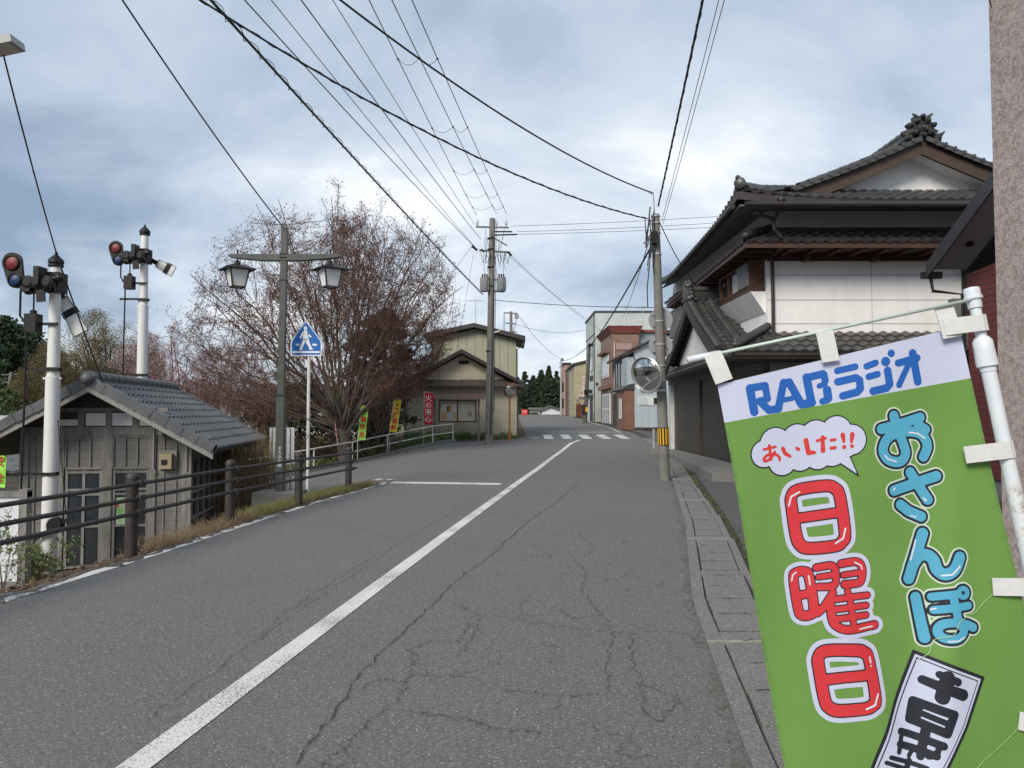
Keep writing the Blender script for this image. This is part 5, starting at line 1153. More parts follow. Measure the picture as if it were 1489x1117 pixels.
# small gable over the entrance facing the street
AY, AZ, HG = 20.5, 4.85, 3.0; xg0 = 5.02
ze = lambda d: AZ - 1.72 * (d / HG) ** .88 - .0
ent = thing('tmp', (0, 0, 0), 'x', 'x'); bpy.data.objects.remove(ent)
for s_ in (-1, 1):
    m = MB(); nE = 6; nR = 12
    Pe = lambda i, j, s_=s_: Vector((xg0 + (xw + .1 - xg0) * i / nE, AY + s_ * HG * (1 - j / nR), ze(HG * (1 - j / nR))))
    skin(m, Pe, Vector((0, s_ * .5, .86)), nE, nR); m.build('entry_gable_roof', KW, house, 'auto')
    m = MB(); ds = np.linspace(0, HG, 11)
    for a, b_ in zip(ds[:-1], ds[1:]):
        m.hexa([(xg0 - .02, AY + s_ * a, ze(a) - .34), (xg0 - .02, AY + s_ * b_, ze(b_) - .34), (xg0 - .02, AY + s_ * b_, ze(b_) - .02), (xg0 - .02, AY + s_ * a, ze(a) - .02)], [(xg0 + .05, AY + s_ * a, ze(a) - .34), (xg0 + .05, AY + s_ * b_, ze(b_) - .34), (xg0 + .05, AY + s_ * b_, ze(b_) - .02), (xg0 + .05, AY + s_ * a, ze(a) - .02)])
    m.build('entry_bargeboard', DKB, house)
    m = MB(); caps(m, [(xg0 + .08, AY + s_ * d, ze(d) + .08) for d in ds], .08, .25); caps(m, [(xg0 + .62, AY + s_ * d, ze(d) + .12) for d in ds[1:]], .08, .25); m.tube([(xg0 + .62, AY + s_ * d, ze(d) + .04) for d in ds[1:]], .095, 8)
    e = Vector((xg0 + .55, AY + s_ * HG, ze(HG) + .15)); m.sphere(e, .12, 12, 8); m.sphere(e + Vector((-.09, 0, .08)), .07, 10, 6); m.sphere(e + Vector((.09, 0, .07)), .07, 10, 6); m.build('entry_verge_ridge', KW, house, 'auto')
m = MB(); dg = np.linspace(-2.35, 2.35, 15); pg = [(AY + d, max(3.12, ze(abs(d)) - .28)) for d in dg]; pg = [(AY - 2.35, 3.10), ] + pg + [(AY + 2.35, 3.10)]
m.hexa([(xg0 + .35, a, z) for a, z in pg], [(xg0 + .42, a, z) for a, z in pg]); m.build('entry_gable_wall', STUC, house)
m = MB()
for k, w in enumerate((.13, .11, .09)): m.box(xg0 + .1, xw, AY - w, AY + w, AZ + .02 + k * .07, AZ + .07 + k * .07)
caps(m, [(xg0 + .05, AY, AZ + .30), (xw, AY, AZ + .30)], .08, .25)
for dy, dz, r_ in ((0, .25, .17), (-.17, .12, .12), (.17, .12, .12), (0, .46, .1), (-.1, .38, .08), (.1, .38, .08), (-.28, .0, .09), (.28, .0, .09), (0, .05, .12)): m.lathe((xg0 + .06, AY + dy, AZ + dz), [(r_, 0), (r_, .06), (r_ * .6, .11), (r_ * .3, .12)], 12, (-1, 0, 0)); m.sphere((xg0 + .1, AY + dy, AZ + dz + .04), r_ * .8, 8, 6)
m.build('entry_ridge', KW, house, 'auto')
# ---- ground floor: shutters, pillars, fascia
B_('ground_wall', mat('grey_render', (.30, .30, .29), .85, (.24, .24, .23), 2), xw + .04, xe, yf + .04, yb, .0, 3.2)
MB().box(xw - .14, xw - .0, yf, yb + .3, 2.62, 2.86).build('shutter_lintel', mat('grey_brown_fascia', (.10, .098, .09), .7, (.14, .135, .125), 3), house)
for y0_, y1_ in ((17.15, 19.9), (19.98, 22.95), (23.05, 26.75)): MB().box(xw - .03, xw + .03, y0_, y1_, .24, 2.62).build('roller_shutter', SHUT, house)
for y_ in (17.02, 19.88, 22.94): MB().box(xw - .08, xw + .02, y_, y_ + .12, .24, 2.62).build('shutter_rail', DKB, house)
MB().box(xw - .16, xw + .05, 26.8, 27.15, .2, 2.62).build('white_pillar', mat('pillar_white', (.62, .62, .61), .7, (.5, .5, .48), 3), house)
MB().box(xw + .5, xe - 1, yf - .02, yf + .04, .9, 2.5).build('front_window', GLD, house)
MB().hexa([(4.62, 16.6, -.1), (12.9, 16.6, -.1), (12.9, 27.4, -.1), (5.62, 27.4, -.1)], [(4.62, 16.6, .20), (12.9, 16.6, .20), (12.9, 27.4, .235), (5.62, 27.4, .235)]).build('concrete_step', CONC, house)
# ================================================================== maroon house
MAR = siding('maroon_siding', (.125, .032, .030), (.165, .05, .045), .118, 'z', .9, dark=.3, width=.09)
mh = thing('maroon_house', (8.9, 13.9, 0), 'maroon lap sided house with a dark roof verge between the tiled house and pink wall', 'house')
MB().hexa([(8.9, 4, .35), (15, 4, .35), (15, 13.9, .35), (8.9, 13.9, .35)], [(8.9, 4, 5.0), (15, 4, 5.0), (15, 13.9, 4.3), (8.9, 13.9, 4.3)]).build('wall', MAR, mh)
MB().box(8.93, 14.9, 4.1, 13.87, -.1, .35).build('foundation', mat('grey_foundation', (.14, .14, .135), .9, (.2, .2, .19), 4), mh)
RD = mat('dark_grey_metal', (.035, .036, .04), .45, (.05, .05, .055), 3)
def slab_yz(x0, x1, P, t, m): m.hexa([(x0, y, z) for y, z in P] + [(x0, y, z + t) for y, z in P[::-1]], [(x1, y, z) for y, z in P] + [(x1, y, z + t) for y, z in P[::-1]])
m = MB(); slab_yz(8.2, 15.2, [(14.0, 4.42), (9.6, 6.98)], .12, m); m.build('roof', RD, mh)
m = MB(); slab_yz(8.17, 8.2, [(14.02, 4.24), (9.6, 6.80)], .30, m); m.build('verge_board', RD, mh)
m = MB(); slab_yz(8.21, 8.9, [(13.9, 4.40), (9.6, 6.90)], .02, m); m.build('soffit', mat('soffit_grey', (.22, .225, .23), .7), mh)
m = MB(); m.lathe((8.55, 13.25, 4.76), [(.07, 0), (.07, .03)], 14, (0, -.5, -.86)); m.build('soffit_vent', BLACK, mh)
m = MB(); m.box(8.12, 8.5, 14.02, 14.13, 4.25, 4.38); m.tube([(8.3, 14.08, 4.26), (8.32, 14.05, 4.0), (8.86, 13.98, 3.92), (8.86, 13.98, .3)], .035, 8); m.build('gutter_and_downpipe', BLACK, mh)
# ================================================================== pink stucco wall
def stucco():
    m = mat('pink_stucco', (.42, .325, .30), .95, (.70, .575, .54), 30, 8, 0, lo=.36, hi=.60); t = m.node_tree; b = t.nodes['Principled BSDF']
    tcn = t.nodes.new('ShaderNodeTexCoord'); vn = t.nodes.new('ShaderNodeTexNoise'); vn.inputs['Scale'].default_value = 75; vn.inputs['Detail'].default_value = 5; vn.inputs['Roughness'].default_value = .7
    t.links.new(tcn.outputs['Object'], vn.inputs['Vector']); bp = t.nodes.new('ShaderNodeBump'); bp.inputs['Strength'].default_value = 1; bp.inputs['Distance'].default_value = .03
    t.links.new(vn.outputs[0], bp.inputs['Height']); t.links.new(bp.outputs[0], b.inputs['Normal']); return m
pk = MB().box(3.42, 7.8, -4, 5.02, -.1, 7.5).build('pink_building', stucco()); tag(pk, 'pink rough stucco wall filling the right picture edge', 'building')
# ================================================================== buildings up the street
SB = siding('pale_blue_siding', (.37, .42, .46), (.45, .50, .53), .45, 'x', .4, width=.04, dark=.6)
SBP = mat('pale_blue_panel', (.40, .45, .49), .6, (.33, .37, .40), 1.5)
TER = siding('terracotta_tiles', (.205, .118, .088), (.27, .16, .125), .62, 'z', .3, width=.035, dark=.55)
TERD = mat('terracotta_dark', (.17, .085, .062), .7, (.23, .125, .095), 3)
BRK = siding('brown_brick', (.19, .09, .058), (.26, .13, .09), .12, 'z', .6, width=.12, dark=.6)
WCON = mat('white_green_render', (.52, .56, .545), .85, (.42, .455, .44), .7, 8)
WFR = mat('white_window_frame', (.62, .62, .60), .5)
g45 = G(8, 46)
bl = thing('blue_house', (7.7, 45, g45), 'pale blue sided house with a dark gabled eave and a brown brick porch', 'house')
m = MB(); P = [(7.7, g45), (12.5, g45), (12.5, 6.6), (10.9, 6.95), (7.7, 5.45)]; m.hexa([(a, 45, z) for a, z in P], [(a, 53.4, z) for a, z in P]); m.build('wall', SB, bl)
m = MB()
for (x0_, z0_, x1_, z1_) in ((7.25, 5.36, 10.9, 7.05), (10.9, 7.05, 13, 6.3)): m.hexa([(x0_, 44.7, z0_), (x1_, 44.7, z1_), (x1_, 44.7, z1_ + .15), (x0_, 44.7, z0_ + .15)], [(x0_, 53.8, z0_), (x1_, 53.8, z1_), (x1_, 53.8, z1_ + .15), (x0_, 53.8, z0_ + .15)])
m.build('roof', ROOFD, bl)
m = MB(); m.tube([(7.2, 44.7, 5.34), (7.2, 53.8, 5.34)], .09, 8); m.tube([(7.25, 47.6, 5.3), (7.3, 47.6, 4.9), (7.55, 47.6, 4.7), (7.55, 47.6, .6)], .06, 8); m.build_each('gutter', ROOFD, bl)
MB().box(7.25, 7.7, 45.02, 47.0, 3.15, 5.1).build('oriel_box', SBP, bl)
MB().box(7.45, 7.7, 47.9, 51.5, 3.2, 5.0).build('upper_window', GLD, bl)
m = MB()
for y_ in (47.9, 49.1, 50.3, 51.45): m.box(7.40, 7.45, y_, y_ + .1, 3.2, 5.0)
m.box(7.40, 7.45, 47.9, 51.55, 3.15, 3.25); m.build('window_frame', mat('bronze_frame', (.08, .07, .06), .5), bl)
m = MB(); m.hexa([(6.9, 44.95, 3.05), (7.7, 44.95, 3.05), (7.7, 51.8, 3.05), (6.9, 51.8, 3.05)], [(7.3, 44.95, 3.35), (7.7, 44.95, 3.45), (7.7, 51.8, 3.45), (7.3, 51.8, 3.35)]); m.build('lean_to_roof', ROOFD, bl)
MB().box(7.08, 7.69, 45.05, 48.3, g45, 3.05).build('brick_porch', BRK, bl)
MB().box(7.04, 7.08, 46.2, 47.2, 1.2, 2.5).build('porch_window', WFR, bl)
MB().box(7.5, 7.7, 48.6, 50.2, g45 + .05, 2.6).build('door', WFR, bl)
MB().box(7.5, 7.7, 50.3, 53.3, g45, 3.0).build('dark_recess', DKB, bl)
m = MB(); m.box(7.95, 9.75, 44.95, 45, 2.05, 2.6); wv = m.build('wall_window', WFR, bl); MB().box(8.0, 8.5, 44.93, 44.95, 2.1, 2.55).build('blind', mat('blind_pale', (.5, .52, .53), .6), wv); MB().box(8.9, 9.6, 44.93, 44.95, 2.12, 2.53).build('pane', GLD, wv)
MB().box(8.1, 8.4, 44.85, 45, 2.95, 3.3).build('meter', mat('meter_grey', (.12, .13, .13), .5), bl)
m = MB(); m.tube([(8.25, 44.9, 3.3), (8.2, 44.9, 3.8), (8.0, 44.95, 4.3), (7.6, 44.95, 5.3)], .03, 5); m.build('service_cable', CAB, bl)
MB().box(7.7, 12.5, 44.94, 44.99, g45, g45 + .15).build('base_trim', ROOFD, bl)
# grey-roofed house between blue house and tiled house
gh = thing('grey_roof_house', (10, 34, G(9, 34)), 'small pale house with a grey roof peeking between the round signs and tiled house', 'house')
MB().box(9.2, 14, 33, 38, 0, 4.3).build('wall', SBP, gh)
m = MB(); m.hexa([(8.8, 32.6, 4.3), (14, 32.6, 5.9), (14, 32.6, 6.02), (8.8, 32.6, 4.42)], [(8.8, 38.4, 4.3), (14, 38.4, 5.9), (14, 38.4, 6.02), (8.8, 38.4, 4.42)]); m.build('roof', TILE, gh)
# terracotta house
g54 = G(8, 56)
te = thing('terracotta_house', (7.6, 54, g54), 'flat roofed terracotta tiled house with a dark red parapet and white windows', 'house')
MB().box(7.62, 9.62, 54, 61.2, g54, 7.6).build('wall', TER, te)
MB().box(9.63, 13, 54.4, 61.2, g54, 7.7).build('side_wall', mat('steel_blue', (.20, .24, .28), .6, (.26, .30, .33), 2), te)
REDP = mat('parapet_red', (.17, .04, .03), .6, (.22, .065, .05), 3)
MB().hexa([(7.62, 53.9, 7.6), (9.7, 53.9, 7.6), (9.7, 61.3, 7.6), (7.62, 61.3, 7.6)], [(7.25, 53.7, 8.15), (9.85, 53.7, 8.15), (9.85, 61.5, 8.15), (7.25, 61.5, 8.15)]).build('parapet', REDP, te)
MB().box(9.86, 12.5, 54.2, 60, 7.7, 7.9).build('side_parapet', REDP, te)
m = MB(); m.box(7.56, 7.62, 56.2, 60.2, 4.4, 6.2); w1 = m.build('upper_window', WFR, te); m = MB()
for k in range(3): m.box(7.53, 7.56, 56.35 + k * 1.28, 57.45 + k * 1.28, 4.55, 6.05)
m.build_each('pane', mat('curtained_glass', (.42, .45, .47), .2), w1)
MB().box(7.2, 7.62, 56.0, 60.4, 6.3, 6.5).build('window_hood', TERD, te); MB().box(7.35, 7.62, 54.1, 61.2, 3.45, 3.75).build('awning', TERD, te)
m = MB(); m.box(7.54, 7.62, 55.2, 60.0, .75, 3.1); w2 = m.build('shop_window', WFR, te); m = MB()
for k in range(4):
    for z_ in (.85, 2.0): m.box(7.51, 7.54, 55.3 + k * 1.17, 56.3 + k * 1.17, z_, z_ + 1.0)
m.build_each('pane', MC['curtained_glass'], w2)
MB().box(7.85, 9.1, 53.93, 54, 6.35, 6.85).build('name_plate', mat('faded_plate', (.36, .26, .23), .7, (.30, .19, .155), 14), te)
text_mesh('みどりや', .3, mat('faded_letter', (.42, .36, .34), .7), te, 'lettering', (8.47, 53.925, 6.6), (1, 0, 0), (0, 0, 1))
m = MB(); m.tube([(7.75, 53.95, 6.9), (7.75, 53.95, 3.0)], .05, 8); m.build('drain_pipe', mat('pipe_pale', (.5, .47, .44), .5), te)
antenna(9.0, 56, 8.15, 1.9, 'television antenna on the terracotta house roof left of the kerbside pole'); antenna(11.0, 60, 8.0, 2.6, 'television antenna rising behind the round signs', s=1.2)
# white building
g63 = G(8, 64)
wb = thing('white_building', (7.3, 62.5, g63), 'tall flat roofed pale green white building, the highest along the street', 'building')
P = [(7.3, g63), (13.2, g63), (13.2, 10.4), (7.3, 10.4)]; m = MB(); m.hexa([(a, 62.5, z) for a, z in P], [(7.3, 70.4, g63), (13.2, 70.4, g63), (13.2, 70.4, 10.4), (7.3, 70.4, 10.4)]); m.build('wall', WCON, wb)
MB().box(7.2, 13.3, 62.4, 70.5, 10.4, 10.52).build('parapet_cap', ROOFD, wb)
MB().box(7.24, 7.3, 62.5, 70.4, 8.55, 8.62).build('string_course', mat('joint_grey2', (.25, .27, .26), .8), wb)
m = MB(); m.box(7.26, 7.3, 64.2, 66.6, 5.4, 7.9); v1 = m.build('upper_window', GLD, wb); MB().box(7.24, 7.26, 64.2, 66.6, 6.3, 6.38).build('sill', WFR, v1); MB().box(7.24, 7.26, 64.25, 66.55, 5.4, 6.3).build('curtain', MC['curtained_glass'], v1)
m = MB(); m.box(7.22, 7.3, 64.2, 66.6, 4.55, 4.95); m.build('planter_rail', DKB, wb)
MB().box(7.26, 7.3, 64.6, 66.8, g63 + .05, 3.0).build('door_recess', DKB, wb); MB().box(7.22, 7.3, 63.9, 64.4, g63 + .05, 1.6).build('cabinet', SOF, wb)
MB().box(7.1, 7.3, 64, 68.8, 3.1, 3.3).build('canopy', SOF, wb)
m = MB(); m.tube([(7.24, 62.9, 10.3), (7.24, 62.9, g63)], .05, 6); m.build('drain_pipe', SOF, wb)
MB().box(7.32, 7.5, 62.44, 62.5, 4.0, 4.2).build('wall_lamp', BLACK, wb)
# far group
g85 = G(8, 86)
yh_ = thing('yellow_building', (7.0, 84, g85), 'mustard yellow building with an open staircase beyond the white building', 'building')
x0_ = at(833, 0, 84).x; P = [(x0_, g85), (11, g85), (11, at(0, 520, 84).z), (x0_, at(0, 532, 84).z)]; m = MB(); m.hexa([(a, 84, z) for a, z in P], [(a, 92, z) for a, z in P]); m.build('wall', siding('mustard_siding', (.34, .29, .175), (.42, .37, .24), 1.0, 'z', .3, width=.04, dark=.6), yh_)
m = MB(); m.hexa([(x0_ - .3, 83.8, P[3][1]), (11, 83.8, P[2][1]), (11, 83.8, P[2][1] + .25), (x0_ - .3, 83.8, P[3][1] + .25)], [(x0_ - .3, 92, P[3][1]), (11, 92, P[2][1]), (11, 92, P[2][1] + .25), (x0_ - .3, 92, P[3][1] + .25)]); m.build('roof', ROOFD, yh_)
m = MB(); m.box(x0_ + .2, x0_ + 1.6, 83.7, 84, g85, g85 + 1.6); m.build('rusty_tank', mat('rust_red', (.16, .05, .03), .8, (.09, .04, .03), 3), yh_)
m = MB()
for k in range(7): m.box(x0_ + 1.7 - k * .28, x0_ + 2.0 - k * .28, 82.8, 83.6, g85 + .2 + k * .35, g85 + .26 + k * .35)
m.beam((x0_ + 2, 82.8, g85), (x0_ - .2, 82.8, g85 + 2.7), .05, .12); m.tube([(x0_ - .3, 82.8, g85), (x0_ - .3, 82.8, g85 + 3)], .05, 5); m.tube([(x0_ + 1.9, 82.8, g85), (x0_ + 1.9, 82.8, g85 + 1.4)], .05, 5); m.tube([(x0_ - .3, 82.8, g85 + 1.5), (x0_ + 1.9, 82.8, g85 + 1.5)], .04, 5); m.build('staircase', mat('rusty_white', (.4, .36, .33), .7, (.3, .18, .13), 5), yh_)
bh_ = thing('brown_house', (6.4, 91, g85), 'narrow brown sided building between the yellow and pink ones far up the street', 'building')
x0_, x1_ = at(827, 0, 91).x, at(835, 0, 91).x; MB().box(x0_, x1_ + 1, 93, 99, g85, at(0, 536, 91).z).build('wall', siding('brown_dark_siding', (.12, .075, .06), (.17, .11, .09), .5, 'z', .4), bh_)
MB().box(x0_ - .1, x1_ + 1.1, 92.9, 99.1, at(0, 536, 91).z, at(0, 535, 91).z + .1).build('roof', ROOFD, bh_)
ph = thing('pink_house', (6.0, 97, g85), 'salmon pink narrow building, farthest of the row before the forest', 'building')
x0_, x1_ = at(819, 0, 100).x, at(827, 0, 100).x; zt_ = at(0, 530, 100).z
MB().box(x0_, x1_, 100, 108, g85, zt_).build('wall', mat('salmon_render', (.42, .24, .19), .8, (.5, .31, .25), 1), ph)
MB().box(x0_ - .15, x1_ + .15, 99.8, 108, zt_, zt_ + .25).build('roof_edge', DKB, ph)
m = MB()
for z_ in (2.2, 4.6): m.box(x0_ - .03, x0_, 101, 106, z_, z_ + 1.4)
m.box(x0_ + .3, x0_ + 1.0, 99.95, 100, 2.0, 6.5); m.build_each('window', GLD, ph)
# leaning wooden pole, far pole
lp = thing('wooden_pole', (at(850, 612, 60).x, 60, G(6.5, 60)), 'dark leaning wooden pole before the white building', 'utility pole')
MB().tube([(at(850, 612, 60).x, 60, G(6.5, 60) - .2), at(857, 500, 60)], [.2, .13], 12).build('pole', mat('creosote_wood', (.07, .065, .055), .85, (.11, .10, .085), 3), lp)
m = MB(); m.lathe((at(850.4, 600, 60).x, 60, at(0, 603, 60).z), [(.215, 0), (.21, .8)], 14); gw = m.build('guard_wrap', BLACK, lp); MB().box(at(850, 0, 60).x - .08, at(850, 0, 60).x + .08, 59.76, 59.80, at(0, 599, 60).z, at(0, 592, 60).z).build('yellow_band', YEL, gw)
m = MB(); m.box(at(853, 0, 60).x, at(860, 0, 60).x, 59.7, 60, at(0, 504, 60).z, at(0, 500, 60).z); m.box(at(847, 0, 60).x, at(858, 0, 60).x, 59.6, 60.2, at(0, 572, 60).z, at(0, 567, 60).z); m.build_each('fitting', BLACK, lp)
fpz = gp(816, 605); f2 = thing('street_pole', (at(816, 604, 95).x, 95, G(6.5, 95)), 'thin grey street pole with a small light at the crest of the road', 'utility pole')
MB().tube([(at(816, 604, 95).x, 95, G(6.5, 95) - .2), at(816, 522, 95)], [.17, .11], 10).build('pole', GALV, f2)
m = MB(); m.box(at(815, 0, 95).x, at(818, 0, 95).x, 94.8, 95.1, at(0, 525, 95).z, at(0, 521, 95).z); m.tube([at(815, 554, 95), at(809, 555, 95)], .06, 5); m.beam(at(813, 528, 95), at(819, 528, 95), .08, .08); m.build('fitting', HW, f2)
# shop sign
sx0, sx1 = at(845, 0, 73).x, at(852.5, 0, 73).x; ss = thing('shop_sign', (sx1, 73, at(0, 577, 73).z), 'white upright shop sign with red katakana on the side of the street', 'shop sign')
MB().box(sx0, sx1, 73, 73.2, at(0, 577, 73).z, at(0, 547, 73).z).build('sign_box', mat('sign_cream', (.62, .58, .54), .5, (.5, .45, .4), 3), ss)
text_mesh('ロマン', .5, tone('sign_red', (.55, .09, .05)), ss, 'lettering', ((sx0 + sx1) / 2, 72.98, at(0, 553, 73).z), (1, 0, 0), (0, 0, 1), vertical=True, step=.62, bold=.01)
MB().box(sx0 - .45, sx1 - .1, 72.6, 72.8, at(0, 581, 73).z, at(0, 577.5, 73).z).build('lower_panel', SOF, ss); MB().box(sx0 - .3, sx0 - .02, 73, 73.15, at(0, 576, 73).z, at(0, 567, 73).z).build('side_panel', mat('sign_cream', (.6, .5, .4)), ss)
text_mesh('酒', .35, tone('sign_red', (.55, .09, .05)), ss, 'lettering', (sx0 - .16, 72.98, at(0, 571.5, 73).z), (1, 0, 0), (0, 0, 1))
# house beyond the crest, red roadside board
fh = thing('sunken_house', (6.5, 126, 0), 'white gabled house with a dark roof just showing beyond the road crest', 'house')
A = at(800, 592, 126); xl_, xr_ = at(786, 0, 126).x, at(815, 0, 126).x; ze_ = at(0, 598, 126).z
m = MB(); P = [(xl_, -1), (xr_, -1), (xr_, ze_), (A.x, A.z), (xl_, ze_)]; m.hexa([(a, 126, z) for a, z in P], [(a, 133, z) for a, z in P]); m.build('wall', mat('white_wall_far', (.62, .63, .64), .8), fh)
for ex in (xl_ - .5, xr_ + .5):
    m = MB(); m.hexa([(A.x, 125.6, A.z + .02), (ex, 125.6, ze_ - .15), (ex, 125.6, ze_ + .1), (A.x, 125.6, A.z + .3)], [(A.x, 133, A.z + .02), (ex, 133, ze_ - .15), (ex, 133, ze_ + .1), (A.x, 133, A.z + .3)]); m.build('roof', TILE, fh)
fh2 = thing('far_shed', (3.6, 132, 0), 'long low building with a pale green grey roof beyond the road crest', 'building')
MB().box(at(770, 0, 132).x, at(792, 0, 132).x, 136, 140, -1, at(0, 596, 132).z).build('wall', mat('pale_green_wall', (.42, .45, .38), .8), fh2); MB().box(at(768, 0, 132).x, at(812, 0, 132).x, 135.6, 142, at(0, 596, 132).z, at(0, 592.5, 132).z).build('roof', SOF, fh2)
rb = thing('red_board', (at(762, 0, 96).x, 96, G(1, 96)), 'small red roadside board with white lettering at the left of the road crest', 'sign board')
MB().box(at(758, 0, 96).x, at(766.5, 0, 96).x, 96, 96.06, G(1, 96) + .05, at(0, 595.5, 96).z).build('board', tone('board_red', (.6, .03, .04)), rb)
text_mesh('注意', .3, PALE, rb, 'lettering', (at(762, 0, 96).x, 95.98, G(1, 96) + .5), (1, 0, 0), (0, 0, 1))
# ================================================================== the held-up banner in the right foreground
TLp, TRp, BLp, BRp = (1043, 560), (1396, 475), (1142, 1117), (1513, 1028)
DT, DB = 1.75, 1.667
TL, TR, BL = at(*TLp, DT), at(*TRp, DT), at(*BLp, DB)
BU = (TR - TL); BW = BU.length; BU.normalize(); BD = (BL - TL); BD = (BD - BU * BD.dot(BU) * .0); BLn = BD.length
BR_ = at(*BRp, DB)
BN = BU.cross(BD).normalized()
if BN.y > 0: BN = -BN
def uvpx(px, py):
    """photo pixel -> banner plane coordinates in metres (x along the top, y down)"""
    d = ray(px, py); o = Vector((0, 0, EYE)); k = (TL - o).dot(BN) / d.dot(BN); p = o + d * k - TL
    # solve p = BU*x + BD*y
    a = BU.dot(BU); b = BU.dot(BD); c = BD.dot(BD); e = p.dot(BU); f = p.dot(BD); det = a * c - b * b
    x = (e * c - f * b) / det; y = (a * f - b * e) / det; return (x, y * BLn)
BDn = BD / BLn
CH = 1.52   # cloth height
def cloth(x, y, off=0.0):
    ripple = .0065 * math.sin(9 * x - 4.2 * y + .6) * math.sin(2.3 * y + .3) + .007 * math.sin(6.2 * (x + .9 * y)) * min(1, y * 1.6) + .0035 * math.sin(19 * x + 7 * y)
    fold = .019 * math.exp(-((x - .46 + .30 * (y - .55)) / .05) ** 2) * min(1, max(0, y - .25) * 2) - .017 * math.exp(-((x - .30 + .35 * (y - .9)) / .07) ** 2) * min(1, max(0, y - .45) * 2) + .011 * math.exp(-((x - .17 - .2 * (y - .5)) / .04) ** 2) * min(1, max(0, y - .2) * 2)
    return TL + BU * x + BDn * y + BN * (ripple + fold + off)
flag = thing('event_banner', (TR.x + .35, TR.y, 0), 'large tilted green event banner with blue, cyan and red Japanese lettering in the right foreground', 'banner')
GRN = mat('banner_green', (.128, .268, .052), .8, (.14, .285, .06), 7); LAV = mat('banner_pale_lilac', (.50, .535, .69), .8, (.53, .565, .71), 5)
for m_ in (GRN, LAV):   # fine noise bump for the weave of the cloth
    t = m_.node_tree; b = t.nodes['Principled BSDF']; tcn = t.nodes.new('ShaderNodeTexCoord'); n = t.nodes.new('ShaderNodeTexNoise'); n.inputs['Scale'].default_value = 900
    t.links.new(tcn.outputs['Object'], n.inputs['Vector']); bp = t.nodes.new('ShaderNodeBump'); bp.inputs['Strength'].default_value = .35; bp.inputs['Distance'].default_value = .001; t.links.new(n.outputs[0], bp.inputs['Height']); t.links.new(bp.outputs[0], b.inputs['Normal'])
yL = uvpx(1057, 614)[1]; yR = uvpx(1399, 553)[1]
def ysplit(x): return yL + (yR - yL) * x / BW
def cloth_mesh(y0f, y1f, nx_, ny_, wf):
    m = MB(); vs = []; fs = []
    for j in range(ny_ + 1):
        for i in range(nx_ + 1):
            x = i / nx_ * BW; y = y0f(x) + (y1f(x) - y0f(x)) * j / ny_; vs.append(cloth(x * (1 + .0 * y), y, 0))
    for j in range(ny_):
        for i in range(nx_): k = j * (nx_ + 1) + i; fs.append((k, k + 1, k + nx_ + 2, k + nx_ + 1))
    return m.add(vs, fs)
cl = cloth_mesh(ysplit, lambda x: CH, 60, 150, None).build('cloth', GRN, flag, True)
cloth_mesh(lambda x: 0, ysplit, 60, 14, None).build('top_band', LAV, cl, True)
for x0_, x1_, nm_ in ((0, .007, 'hem'), (BW - .007, BW, 'hem')):
    m = MB(); vs = []; fs = []
    for j in range(141):
        ys_ = ysplit(x0_); y = ys_ + .002 + (CH - .01 - ys_) * j / 140; vs += [cloth(x0_, y, .0006), cloth(x1_, y, .0006)]
        if j: fs.append((2 * j - 2, 2 * j - 1, 2 * j + 1, 2 * j))
    m.add(vs, fs).build(nm_, mat('hem_green', (.10, .215, .045), .85, (.15, .29, .07), 60), cl, True)
